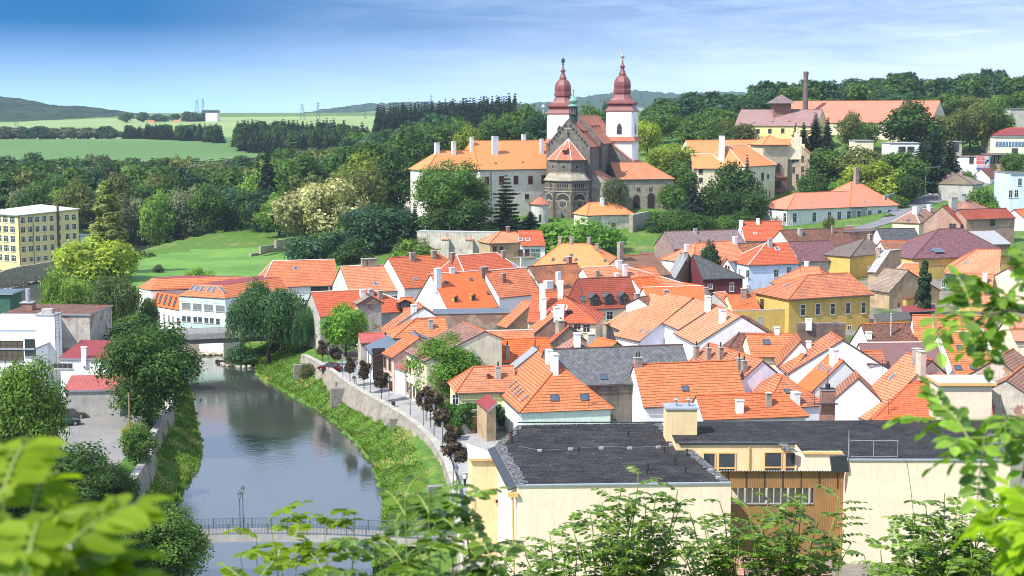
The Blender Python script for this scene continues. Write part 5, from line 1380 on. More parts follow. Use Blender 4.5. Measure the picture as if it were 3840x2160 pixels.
# yellow factory block across the river
CY = Gz('A150,1405',-.5); CY = Vector((CY.x,CY.y,0)); er = Vector((.66,.75,0)).normalized(); el = Vector((-.82,.57,0)).normalized()
zt = 14.0; LR,LL = 19.5,17.0
h = H('factory_block','five storey yellow factory block with ranks of windows and pale flat roof','building',roof=simple('roof_pale',(.42,.44,.38),.7,nz=.1,scale=.3),wall=P_YE)
pA,pB,pC,pD = CY,CY + er*LR,CY + er*LR + el*LL,CY + el*LL
h.flat([(p.x,p.y) for p in (pD,pA,pB,pC)],[zt + .2,zt,zt + .9,zt + 1.6],zg=-2,over=.5)
ww = 0
for i in range(5):
    for k in range(8):
        p = pA + er*(1.4 + k*2.3 + (0.5 if k > 5 else 0)) + Vector((0,0,1.2 + i*2.75 + (.3 if i else 0)))
        h.win(p,w=1.45,h=1.75 if i else 1.4,frame=M_FRW,bars=(2,1),sill=False,sub=False)
    for k in range(5):
        p = pA + el*(2.6 + k*3.1) + Vector((0,0,1.6 + i*2.75))
        h.win(p,w=2.3,h=1.9,frame=M_FRW,bars=(2,1),sub=False)
mb = MB(); p = pA + er*12.6 - Vector((er.y,-er.x,0))*-.3
n_ = Vector((er.y,-er.x,0))*.25; mb.tube(pA + er*12.6 + n_ + Vector((0,0,3.4)),pA + er*12.6 + n_ + Vector((0,0,16.6)),.34,.34,simple('pipe_rust',(.13,.06,.05),.7),10); h.add('flue_pipe',mb)
for k in (4.6,0.15):
    mb = MB(); mb.tube(pA + er*k + n_*.5 + Vector((0,0,0)),pA + er*k + n_*.5 + Vector((0,0,zt)),.08,.08,M_TIND,6); h.add('drainpipe',mb)
h.done()
h = box_house('outbuilding','small mint green annex beside the yellow factory block','building',[(p.x,p.y) for p in (pB + er*.5,pB + er*5.5,pB + er*5.5 + el*8,pB + er*.5 + el*8)],7.0,T_GT,P_MI,zg=-1)
h.win(pB + er*2.0 + V3((0,0,4.4)),pB + er*4.0 + V3((0,0,4.4)),w=1.2,h=2.2,sub=False); h.done()
# quay below the yellow block, with pale boulders
def bank_wall(name,label,pts,z0,z1,m,th=.7,cat='wall'):
    root = empty(name,(*pts[0],z0),label,cat); mb = MB()
    for a,b in zip(pts,pts[1:]):
        A,B = Vector((*a,z0)),Vector((*b,z0)); n = Vector((-(B - A).y,(B - A).x,0)).normalized()*th
        mb.obox(A,B - A,n,Vector((0,0,z1 - z0)),m)
    o = mb.build('wall',root); return root
qa = [Gz(p,.2) for p in ('D-60,285','D40,240','D130,215','D290,190','D420,165')]
bank_wall('quay_wall','pale grey stone quay wall in front of the yellow factory block',[(p.x,p.y) for p in qa],-4,.6,M_STONE2)
def boulders(name,label,pts,n,spread,zfun,seed,m,r0=.25,r1=.6):
    root = MB(); rr = random.Random(seed)
    for i in range(n):
        k = rr.random()*(len(pts) - 1); j = int(k); a,b = pts[j],pts[min(j + 1,len(pts) - 1)]; t = k - j
        x,y = a[0] + (b[0] - a[0])*t + rr.gauss(0,spread),a[1] + (b[1] - a[1])*t + rr.gauss(0,spread)
        r = r0 + (r1 - r0)*rr.random(); z = zfun(x,y)
        ph = [rr.random()*.5 + .75 for _ in range(6)]
        root.lathe((x,y),[(r*.7,z - .2),(r*ph[0],z + r*.2),(r*.75*ph[1],z + r*.6),(r*.3,z + r*.85)],m,6,rr.random()*3)
    o = root.build(name); tag(o,label,'boulders',kind='stuff'); return o
M_BOULD = simple('boulder',(.42,.38,.31),.9,nz=.35,scale=1.5)
qb = [Gz(p,-3.6) for p in ('D0,325','D110,300','D200,265','D300,240','D370,228')]
boulders('boulders','pale riprap boulders along the far river bank',[(p.x,p.y) for p in qb],170,1.6,lambda x,y: max(gz(x,y),-4.4),5,M_BOULD,.5,1.1)
# ------------------------------------------------------------------ school by the bridge, mansard roofs
def mansard(h,base,ze,zt,inset,slope,top,wall,zg,fascia=True):
    n = len(base); P = [Vector((*p,ze)) for p in base]; c = sum(P,Vector())/n
    ins = []
    for i in range(n):
        a,b,d = P[i - 1],P[i],P[(i + 1) % n]
        e1,e2 = (b - a).normalized(),(d - b).normalized(); n1,n2 = Vector((-e1.y,e1.x,0)),Vector((-e2.y,e2.x,0))
        m = (n1 + n2); m = m/max(.3,m.dot(n1)) ; ins.append(b + m*inset + Vector((0,0,zt - ze)))
    for i in range(n):
        j = (i + 1) % n; o = (P[i] - c).normalized()*.3
        q = [P[i] + (P[i] - c).normalized()*.3,P[j] + (P[j] - c).normalized()*.3,ins[j],ins[i]]
        h.R.slab(q,.12,slope,M_TIN,M_WOOD); h.hitr.append(q)
        w = [Vector((P[i].x,P[i].y,zg)),Vector((P[j].x,P[j].y,zg)),P[j] - V3((0,0,.2)),P[i] - V3((0,0,.2))]; h.W.poly(w,wall); h.hitw.append(w)
    h.R.poly([p + V3((0,0,.02)) for p in ins],top)
    if h.org is None: h.org = Vector((c.x,c.y,zg))
h = H('school_building','white and mint school block by the bridge with strip windows and red topped roof','school',wall=P_WH)
A,B = Gz('D1352,420',6.8),Gz('D1700,440',6.8); e = (B - A).normalized(); n_ = V3((-e.y,e.x,0))
C_ = Gz('D2280,350',6.8)
base = [(A.x,A.y),(B.x,B.y),(C_.x,C_.y),(A.x + (C_.x - B.x),A.y + (C_.y - B.y))]
mansard(h,base,6.8,9.0,2.6,T_OR,T_RT,plaster('plaster_whitemint',(.78,.82,.80),.06),-6)
h.sky('D1453,363','D1488,365','D1527,368','D1580,372','D1618,374','D1678,376',w=.7,h=1.7,frame=M_TIN)
h.win('D1405,497','D1488,503','D1575,510','D1662,517',w=2.1,h=1.3,frame=M_TIN,bars=(3,0),glass=glass_mat('glass_curtain',(.10,.11,.11)))
h.win('D1390,594','D1426,597','D1474,601','D1511,603','D1558,607','D1598,610','D1645,614',w=.95,h=1.2,frame=M_TIN,bars=(1,0),sub=False)
mb = MB(); mb.obox(Vector((A.x,A.y,-.4)) - n_*.05,e*(B - A).length,n_*.05,V3((0,0,1.9)),plaster('plaster_minty',(.50,.70,.64),.05)); mb.obox(Vector((A.x,A.y,5.7)) - n_*.05,e*(B - A).length,n_*.05,V3((0,0,.7)),plaster('plaster_minty',(.50,.70,.64),.05)); h.add('painted_band',mb)
h.done(); SCH = (A,B)
h = H('school_building','white school wing with steep red attic wall and five dark slots','school',wall=P_WH)
A2,B2 = Gz('D1142,492',3.8),Gz('D1352,528',3.8); e = (B2 - A2).normalized(); n_ = V3((-e.y,e.x,0))
base = [(A2.x,A2.y),(B2.x,B2.y),(B2.x + n_.x*12,B2.y + n_.y*12),(A2.x + n_.x*12,A2.y + n_.y*12)]
mansard(h,base,3.8,6.6,.9,T_BR,simple('roof_brown',(.16,.09,.08),.8),P_WH,-6)
h.sky('D1183,437','D1213,445','D1250,452','D1285,460','D1322,468',w=.6,h=2.0,frame=M_WOODD)
h.win('D1205,570','D1240,585','D1276,595','D1308,603','D1345,615',w=.75,h=1.6,sub=False); h.done()
h = H('school_building','white end pavilion of the school with orange hipped attic','school',wall=P_WH)
A3,B3 = Gz('D1052,360',6.9),Gz('D1140,378',6.9); e = (B3 - A3).normalized(); n_ = V3((-e.y,e.x,0))
base = [(A3.x,A3.y),(B3.x,B3.y),(B3.x + n_.x*10 + 14,B3.y + n_.y*10),(A3.x + n_.x*10,A3.y + n_.y*10)]
mansard(h,base,6.9,9.0,2.0,T_OR,T_RT,P_WH,-6); h.win('D1075,540','D1110,550',w=.9,h=1.6,sub=False); h.done()
# ------------------------------------------------------------------ bridges
def bridge():
    root = empty('road_bridge',(-52,285,1),'grey concrete road bridge with steel railing in front of the school','bridge')
    a,b = Gz('D1190,722',1.7),Gz('D1700,700',1.7); e = (b - a).normalized(); a = a - e*4; b = b + e*12; n = V3((-e.y,e.x,0)); L = (b - a).length
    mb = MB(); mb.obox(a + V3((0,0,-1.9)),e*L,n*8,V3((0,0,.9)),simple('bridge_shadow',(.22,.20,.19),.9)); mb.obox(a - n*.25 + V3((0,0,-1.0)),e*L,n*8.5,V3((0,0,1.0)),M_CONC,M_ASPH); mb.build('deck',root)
    p = Gz('D1690,870',-4.2); p2 = Gz('D1300,860',-4.2)
    mb = MB(); mb.obox(V3((p.x,p.y,-6)),e*2.2,n*7,V3((0,0,5.9)),M_CONC); mb.build('pier',root)
    mb = MB()
    for s in (.1,7.9):
        for k in range(int(L/2.2) + 1): mb.tube(a + e*2.2*k + n*s,a + e*2.2*k + n*s + V3((0,0,1.1)),.035,.035,M_TIN,5)
        for zz in (.2,.55,1.1): mb.tube(a + n*s + V3((0,0,zz)),b + n*s + V3((0,0,zz)),.03,.03,M_TIN,5)
    mb.build('railing',root)
    return a,e,n
BA,BE,BN = bridge()
p0,p1 = Gz('D1300,872',-4.4),Gz('D1655,868',-4.4)
bank_wall('abutment_wall','rough pale stone abutment under the road bridge',[(p0.x,p0.y + 3),(p1.x,p1.y + 3)],-5,.4,M_STONE2,3)
boulders('boulders','pale loose stones below the bridge abutment',[(p0.x + 2,p0.y + 1.4),(p1.x,p1.y + 1.4)],90,.7,lambda x,y: -4.4,8,M_BOULD,.3,.7)
q = [Gz(p,-4.4) for p in ('D1650,915','D1720,945','D1830,962')]
boulders('boulders','grey stones at the water edge under the big willow',[(p.x,p.y) for p in q],60,.5,lambda x,y: -4.4,9,M_BOULD,.2,.5)
M_BLUEST = simple('steel_blue',(.085,.125,.17),.45,.2)
def footbridge():
    root = empty('footbridge',(-25,150,0),'arched concrete footbridge with blue grey bar railings over the river','footbridge')
    x0,x1 = -44.5,-4.8; yA = 149.5
    def zc(x): t = (x - x0)/(x1 - x0); return -.15 + .8*math.sin(math.pi*t)
    mb,rl,rk = MB(),MB(),MB(); N = 40; wd = 2.6
    for i in range(N):
        xa,xb = x0 + (x1 - x0)*i/N,x0 + (x1 - x0)*(i + 1)/N; za,zb = zc(xa),zc(xb)
        mb.poly([(xa,yA,za),(xb,yA,zb),(xb,yA + wd,zb),(xa,yA + wd,za)],M_ASPH)
        t0,t1 = .75,.75
        mb.poly([(xa,yA,za - t0),(xb,yA,zb - t1),(xb,yA,zb),(xa,yA,za)],M_CONC); mb.poly([(xb,yA + wd,zb - t1),(xa,yA + wd,za - t0),(xa,yA + wd,za),(xb,yA + wd,zb)],M_CONC)
        mb.poly([(xa,yA + wd,za - t0),(xb,yA + wd,zb - t1),(xb,yA,zb - t1),(xa,yA,za - t0)],M_CONC)
        for y in (yA + .12,yA + wd - .12):
            for zz in (.12,1.05): rl.tube((xa,y,za + zz),(xb,y,zb + zz),.032,.032,M_BLUEST,5,False)
            for k in range(7):
                t = (k + .5)/7; x = xa + (xb - xa)*t; z = za + (zb - za)*t; rl.tube((x,y,z + .12),(x,y,z + 1.05),(.018),.018,M_BLUEST,4,False)
            if i % 2 == 0: rl.tube((xa,y,za),(xa,y,za + 1.1),.04,.04,M_BLUEST,5)
    mb.build('deck',root); rl.build('railing',root)
    return yA,zc
FBY,FBZ = footbridge()
# ------------------------------------------------------------------ castle
h = H('castle_wing','long cream castle wing with pale orange hipped roof left of the basilica','castle',roof=T_OC,wall=P_CS)
h.block(Dy('B985,462',470),Dy('B1525,445',482),34.2,w=10.0,t=0.86,h1=2.6,zg=6,inset=.6)
K = h.last
A = K['A'] + K['a']*1.5; e = -K['a']
h.block(A,A + e*13.0,31.2,w=K['w'] - 3.0/.86,t=0.86,h2=7.2,zg=6,inset=.6)
h.win('B1098,762','B1208,757','B1318,755','B1427,755','B1527,750','B905,765','B700,770',w=1.6,h=2.6,frame=simple('frame_red',(.12,.025,.02),.5),sur=M_CREAM,bars=(2,3),glass=glass_mat('glass_red',(.05,.015,.02)))
h.win('B1101,888','B1400,880','B1210,888',w=1.5,h=1.6,frame=M_FRB,bars=(1,1))
for p,w_,h_ in (('B722,545',1.4,2.8),('B848,555',1.1,3.6),('B985,515',1.0,3.4),('B1160,555',1.9,5.2),('B1376,450',1.1,1.6),('B1513,548',1.0,4.2)): h.chim(p,w_,.9,h_,M_WHITE)
h.sky('B950,630','B1165,628','B1370,622',w=.7,h=.5,frame=M_WOODD)
mb = MB(); p = h.hit('B1130,780',h.hitw)[0]
if p: mb.tube((p.x,p.y - .15,8),(p.x,p.y - .15,25),.12,.12,M_TIND,6); h.add('drainpipe',mb)
h.done()
h = H('castle_annex','low white castle annexes stepping down behind the maple','castle',roof=T_OC,wall=P_CS)
a = Gz('B480,900',12); b = Gz('B700,880',12)
h.block(Gz('B500,830',15.5),Gz('B690,815',15.5),15.5,t=.6,w=5,zg=4); h.done()
a,b = Gz('B570,1140',11.6),Gz('B1240,1150',11.6)
h = H('castle_wall','high pale plastered castle terrace wall with buttresses','wall',roof=M_CONC,wall=plaster('plaster_terrace',(.56,.52,.45),.4,streak=.5))
h.flat([(a.x,a.y),(b.x,b.y),(b.x + 1,b.y + 3),(a.x + 1,a.y + 3)],11.6,zg=-2,over=.1,th=.2)
e = (b - a).normalized(); n_ = V3((-e.y,e.x,0))
for t_ in (.29,.56): mb = MB(); p = a.lerp(b,t_); mb.obox(V3((p.x,p.y,-2)) - n_*1.4,e*2.0,n_*1.5,V3((0,0,11.5)),h.wm); mb.obox(V3((p.x,p.y,9.5)) - n_*1.6,e*2.0,n_*1.7,V3((0,0,.2)),T_PK); h.add('buttress',mb)
h.done()
h = H('town_house','ochre two storey house with orange hipped roof under the castle wall',roof=T_SA,wall=P_TA)
h.block('B1200,1146','B1318,1142',14.2,E='B1200,1232',t=.62,h1=4.5).win('B1158,1280','B1208,1282',w=1.0,h=1.6,frame=M_FRB).chim('B1258,1145',.8,.7,1.2,B_RED); h.done()
h = H('town_house','white house with red roof, roof windows and timber balcony under the castle',roof=T_RE,wall=P_WH)
h.block('B1330,1138','B1512,1135',14.4,E='B1400,1252',t=.75).sky('B1353,1205','B1407,1205',w=1.0,h=1.0,frame=M_FRW).win('B1352,1305','B1402,1303',w=1.2,h=1.7,frame=M_FRB).win('B1465,1310',w=2.6,h=2.4,frame=M_FRW,bars=(1,1),glass=glass_mat('glass_green',(.08,.14,.12)))
P,n = h.hit('B1378,1338',h.hitw)
if P is not None:
    mb = MB(); u_ = V3((0,0,1)).cross(n).normalized(); mb.obox(P - u_*2.6,u_*5.2,n*1.2,V3((0,0,.15)),M_CONC)
    for k in range(20): mb.obox(P - u_*2.6 + u_*.27*k + n*1.15,u_*.12,n*.04,V3((0,0,1.1)),M_WOOD)
    mb.obox(P - u_*2.6 + n*1.12 + V3((0,0,1.1)),u_*5.2,n*.08,V3((0,0,.08)),M_WOOD); h.add('balcony',mb)
h.done()
# ------------------------------------------------------------------ basilica
M_COPPER = simple('tower_copper_red',(.20,.062,.062),.45,.0,nz=.2,scale=.5,spec=.4)
M_VERD = simple('verdigris',(.16,.34,.28),.5,nz=.25,scale=1.0)
M_VERDD = simple('lantern_dark',(.03,.06,.055),.5)
M_GILT = simple('gilt_ball',(.55,.52,.40),.3,.6)
P_TW = plaster('plaster_tower',(.82,.82,.82),.06,streak=.1)
T_CH = tile_mat('tiles_church',(.46,.155,.095),row=.36,col=.3,var=.2,gap=.5)
M_TIMB = corr_mat('timber_boards',(.15,.13,.115),.35,.35,.45)
BA_ = V3((.26,.966,0)).normalized(); BB_ = V3((.966,-.26,0)).normalized()      # along the nave, across it
ROOT_B = empty('basilica',(21,472,10),'grey stone basilica with octagonal apse, green lantern and two red domed white towers','basilica')
def wl3(mb,m,*pts): mb.poly([V3(p) for p in pts],m)
g0 = Dy('k930,1080',466.0)                             # gable apex
gz0 = g0.z
def nave(a0,a1,zr,w,t,zg,off=0.0,front=True,roofm=T_CH,wallm=M_STONE,over=.25):
    A = V3((g0.x,g0.y,0)) + BA_*a0 + BB_*off; B = A + BA_*(a1 - a0)
    ze = zr - t*w; w_,r_ = MB(),MB()
    P = lambda Q,s,z: Q + BB_*s + V3((0,0,z))
    w_.poly([P(A,-w,zg),P(A,w,zg),P(A,w,ze),P(A,0,zr - .05),P(A,-w,ze)],wallm)
    w_.poly([P(B,w,zg),P(B,-w,zg),P(B,-w,ze),P(B,0,zr - .05),P(B,w,ze)],wallm)
    w_.poly([P(A,w,zg),P(B,w,zg),P(B,w,ze),P(A,w,ze)],wallm); w_.poly([P(B,-w,zg),P(A,-w,zg),P(A,-w,ze),P(B,-w,ze)],wallm)
    for s in (1,-1):
        k = w + .45; q = [P(A + BA_*.5,s*k,zr - t*k),P(B,s*k,zr - t*k),P(B,0,zr),P(A + BA_*.5,0,zr)]
        if (q[1] - q[0]).cross(q[2] - q[0]).z < 0: q = q[::-1]
        r_.slab(q,.25,roofm,M_TIND)
    for s in (1,-1):                                    # stone verge of the gable
        q = P(A - BA_*.12,0,zr + .25); q2 = P(A - BA_*.12,s*(w + .3),ze - t*.3 + .25)
        d = q2 - q; r_.obox(q,d,BA_*.62,V3((0,0,-.5)),M_STONE)
    return w_,r_,A,B,ze
w1,r1,A1,B1,ze1 = nave(0,13.5,gz0,6.8,1.16,6)
w1.build('presbytery_wall',ROOT_B); o = r1.build('presbytery_roof',ROOT_B)
zn = Dy('k1110,1010',480).z
w2,r2,A2_,B2_,ze2 = nave(13.6,44,zn,7.6,1.12,6)
w2.build('nave_wall',ROOT_B); r2.build('nave_roof',ROOT_B)
mb = MB()                                               # boarded upper walls on the north side
for (a0,a1,w_,zt_) in ((.6,13.4,6.86,ze1 - .3),(13.8,26,7.66,ze2 - .3)):
    p = V3((g0.x,g0.y,0)) + BA_*a0 + BB_*w_; mb.poly([p + V3((0,0,zt_ - 7.5)),p + BA_*(a1 - a0) + V3((0,0,zt_ - 7.5)),p + BA_*(a1 - a0) + V3((0,0,zt_)),p + V3((0,0,zt_))],M_TIMB)
mb.build('boarding',ROOT_B)
def wdorm(a0,off,zr,t,k):
    mb = MB(); p = V3((g0.x,g0.y,0)) + BA_*a0 + BB_*off + V3((0,0,zr - t*off))
    mb.poly([p + V3((0,0,.0)),p + BA_*1.5,p + BA_*1.5 + V3((0,0,.8)),p + V3((0,0,.8))],M_WOODD)
    q = [p + BB_*.35 + V3((0,0,.72)) - BA_*.1,p + BB_*.35 + V3((0,0,.72)) + BA_*1.6,p - BB_*1.6 + V3((0,0,1.5)) + BA_*1.6,p - BB_*1.6 + V3((0,0,1.5)) - BA_*.1]
    if (q[1] - q[0]).cross(q[2] - q[0]).z < 0: q = q[::-1]
    mb.slab(q,.12,T_CH); mb.build('roof_dormer',ROOT_B)
for a0 in (5,9.5): wdorm(a0,3.6,gz0,1.16,0)
for a0 in (19,24,29): wdorm(a0,3.6,zn,1.12,0)
# gable ornament: small arches and cross window
mb = MB()
for k in range(1,8):
    for s in (1,-1):
        p = V3((g0.x,g0.y,0)) - BA_*.03 + BB_*s*(k*.85) + V3((0,0,gz0 - 1.16*k*.85 - 1.25)); mb.obox(p - BB_*.2,BB_*.4,-BA_*.1,V3((0,0,.62)),M_SOOT)
p = V3((g0.x,g0.y,0)) - BA_*.05 + V3((0,0,gz0 - 5.2)); mb.obox(p - BB_*.25,BB_*.5,-BA_*.08,V3((0,0,1.5)),M_SOOT); mb.obox(p - BB_*1.3 + V3((0,0,2.2)),BB_*2.6,-BA_*.12,V3((0,0,.5)),M_STONE2)
mb.build('gable_ornament',ROOT_B)
# apse: octagonal, three faces to the east
ac = V3((g0.x,g0.y,0)) + BB_*.0 - BA_*.4
def oct_ring(rad,z,c=None):
    c = c or ac; return [c + (-BA_*math.cos(t) + BB_*math.sin(t))*rad + V3((0,0,z)) for t in [R(-112.5 + 45*i) for i in range(6)]]
def apse_band(mb,r0,z0,r1_,z1,m):
    a,b = oct_ring(r0,z0),oct_ring(r1_,z1)
    for i in range(5): mb.poly([a[i],a[i + 1],b[i + 1],b[i]],m)
RA = 7.1
zc1 = Dy('l900,890',456).z; zg1 = Dy('l900,725',456).z; zr1 = Dy('l900,605',459).z; zd = Dy('l900,405',459).z; zap = Dy('l930,80',465).z
zs_ = Dy('l900,1030',456).z
mb = MB()
apse_band(mb,RA + .15,4,RA + .15,zs_,M_STONE); apse_band(mb,RA,zs_,RA,zg1,M_STONE)
apse_band(mb,RA + .4,zg1,5.75,zr1,M_STONE2); apse_band(mb,RA,zg1 - .35,RA + .4,zg1,M_STONE)
apse_band(mb,5.75,zr1,5.75,zd,M_STONE); apse_band(mb,5.75,zd - .5,6.1,zd - .1,M_STONE); mb.build('apse_wall',ROOT_B)
mb = MB(); ap = ac + BA_*.6 + V3((0,0,zap)); rg = oct_ring(6.4,zd - .05)
for i in range(5): mb.poly([rg[i],rg[i + 1],ap],T_CH)
rdg = MB()
for i in range(1,5): rdg.tube(rg[i],ap,.14,.12,M_RIDGE_W,5)
ro = mb.build('apse_roof',ROOT_B); subparent(rdg.build('hip_tiles'),ro)
mb = MB()
for z,rr_,hh in ((zc1 - .1,RA + .22,.3),(zc1 + 1.0,RA + .16,.2),(zg1 - .1,RA + .5,.25),(zr1 + .1,5.95,.2),(zs_ - .15,RA + .3,.3)): apse_band(mb,rr_,z,rr_,z + hh,M_STONE2); apse_band(mb,RA - .2,z + hh,rr_,z + hh,M_STONE2) if False else None
mb.build('string_course',ROOT_B)
def on_face(i,rad,s,z,out=.0):
    a,b = oct_ring(rad,0)[i],oct_ring(rad,0)[i + 1]; e = (b - a).normalized(); n = e.cross(V3((0,0,1))); return a.lerp(b,.5) + e*s + n*out + V3((0,0,z)),e,n
for i in (1,2,3):
    mb = MB()                                           # big blind arch with rose window
    L_ = 2.0; zb = zc1 - 3.6
    def arcpts(r,zc,s0=0,n=14): return [(s0 + r*math.cos(math.pi*k/n),zc + r*math.sin(math.pi*k/n)) for k in range(n + 1)]
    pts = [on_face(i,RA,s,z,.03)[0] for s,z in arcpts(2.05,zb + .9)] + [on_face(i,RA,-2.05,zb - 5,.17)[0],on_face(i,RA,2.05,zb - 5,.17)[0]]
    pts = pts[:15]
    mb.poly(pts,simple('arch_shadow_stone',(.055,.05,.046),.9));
    for r0_,r1_,m,o in ((2.05,2.4,M_STONE2,.10),):
        a_,b_ = arcpts(r0_,zb + .9),arcpts(r1_,zb + .9)
        for k in range(14): mb.poly([on_face(i,RA,*a_[k],o)[0],on_face(i,RA,*b_[k],o)[0],on_face(i,RA,*b_[k + 1],o)[0],on_face(i,RA,*a_[k + 1],o)[0]],m)
    mb.build('blind_arch',ROOT_B)
    mb = MB(); rz_ = zb - .1
    c = [(1.45*math.cos(2*math.pi*k/20),rz_ + 1.45*math.sin(2*math.pi*k/20)) for k in range(20)]
    mb.poly([on_face(i,RA,s,z,.19)[0] for s,z in c],M_STONE2)
    c = [(1.05*math.cos(2*math.pi*k/20),rz_ + 1.05*math.sin(2*math.pi*k/20)) for k in range(20)]
    mb.poly([on_face(i,RA,s,z,.21)[0] for s,z in c],M_GLASS)
    for k in range(10):
        t_ = 2*math.pi*k/10; a_ = on_face(i,RA,.25*math.cos(t_),rz_ + .25*math.sin(t_),.22)[0]; b_ = on_face(i,RA,1.05*math.cos(t_),rz_ + 1.05*math.sin(t_),.22)[0]; mb.tube(a_,b_,.06,.06,M_STONE2,4)
    mb.build('rose_window',ROOT_B)
    mb = MB(); gn = 5                                    # dwarf gallery
    for k in range(gn):
        s = (k - (gn - 1)/2)*.72
        q = [(s - .22,zg1 - 2.6),(s + .22,zg1 - 2.6),(s + .22,zg1 - 1.1),(s + .12,zg1 - .88),(s,zg1 - .8),(s - .12,zg1 - .88),(s - .22,zg1 - 1.1)]
        mb.poly([on_face(i,RA,a_,b_,.03)[0] for a_,b_ in q],M_SOOT)
        c0 = on_face(i,RA,s + .36,zg1 - 2.6,.06)[0]; mb.tube(c0,c0 + V3((0,0,1.5)),.08,.08,M_STONE2,6)
    mb.build('gallery',ROOT_B)
    mb = MB(); zo = (zr1 + zd)/2 - .1; c = [(.55*math.cos(2*math.pi*k/14),zo + .55*math.sin(2*math.pi*k/14)) for k in range(14)]
    mb.poly([on_face(i,5.75,s,z,.03)[0] for s,z in c],M_SOOT); c2 = [(.72*math.cos(2*math.pi*k/14),zo + .72*math.sin(2*math.pi*k/14)) for k in range(14)]
    for k in range(14): j = (k + 1) % 14; mb.poly([on_face(i,5.75,*c[k],.06)[0],on_face(i,5.75,*c2[k],.06)[0],on_face(i,5.75,*c2[j],.06)[0],on_face(i,5.75,*c[j],.06)[0]],M_STONE2)
    mb.build('oculus',ROOT_B)
mb = MB()                                               # corner pilasters
for p in oct_ring(RA + .12,0)[1:5]: mb.box((p.x,p.y),.8,.8,4,zc1,M_STONE2 if False else M_STONE,R(20))
mb.build('pilasters',ROOT_B)
mb = MB(); q,e,n = on_face(2,4.3,0,zd + 2.2,0); mb.obox(q - e*.6 - n*.2,e*1.2,n*.9,V3((0,0,.8)),M_WOODD); mb.slab([q - e*.8 + n*1.0 + V3((0,0,.75)),q + e*.8 + n*1.0 + V3((0,0,.75)),q + e*.8 - n*1.2 + V3((0,0,1.9)),q - e*.8 - n*1.2 + V3((0,0,1.9))],.1,T_CH); mb.build('roof_dormer',ROOT_B)
# green lantern on the presbytery ridge
fc = V3((g0.x,g0.y,0)) + BA_*3.4; c = Dy('k1005,1000',fc.y); fc = V3((c.x,fc.y,0)); kz = lambda y: Dy('k1005,%d' % y,fc.y).z
mb = MB(); mb.lathe((fc.x,fc.y),[(1.3,kz(1130)),(1.35,kz(1010))],M_VERDD,8,R(22)); mb.lathe((fc.x,fc.y),[(1.6,kz(1012)),(1.6,kz(1000))],M_VERDD,8,R(22))
for k in range(8):
    t_ = R(22) + 2*math.pi*k/8; mb.tube((fc.x + 1.15*math.cos(t_),fc.y + 1.15*math.sin(t_),kz(1000)),(fc.x + 1.15*math.cos(t_),fc.y + 1.15*math.sin(t_),kz(900)),.2,.2,M_VERDD,6)
mb.lathe((fc.x,fc.y),[(1.3,kz(905)),(1.35,kz(880))],M_VERDD,8,R(22))
mb.lathe((fc.x,fc.y),[(1.75,kz(880)),(1.7,kz(868)),(.9,kz(848)),(1.05,kz(835)),(1.42,kz(810)),(1.42,kz(790)),(1.0,kz(765)),(.45,kz(745)),(.28,kz(720)),(.12,kz(665)),(.1,kz(655)),(.28,kz(645)),(.28,kz(632)),(.05,kz(622))],M_VERD,12,R(22))
mb.build('lantern',ROOT_B)
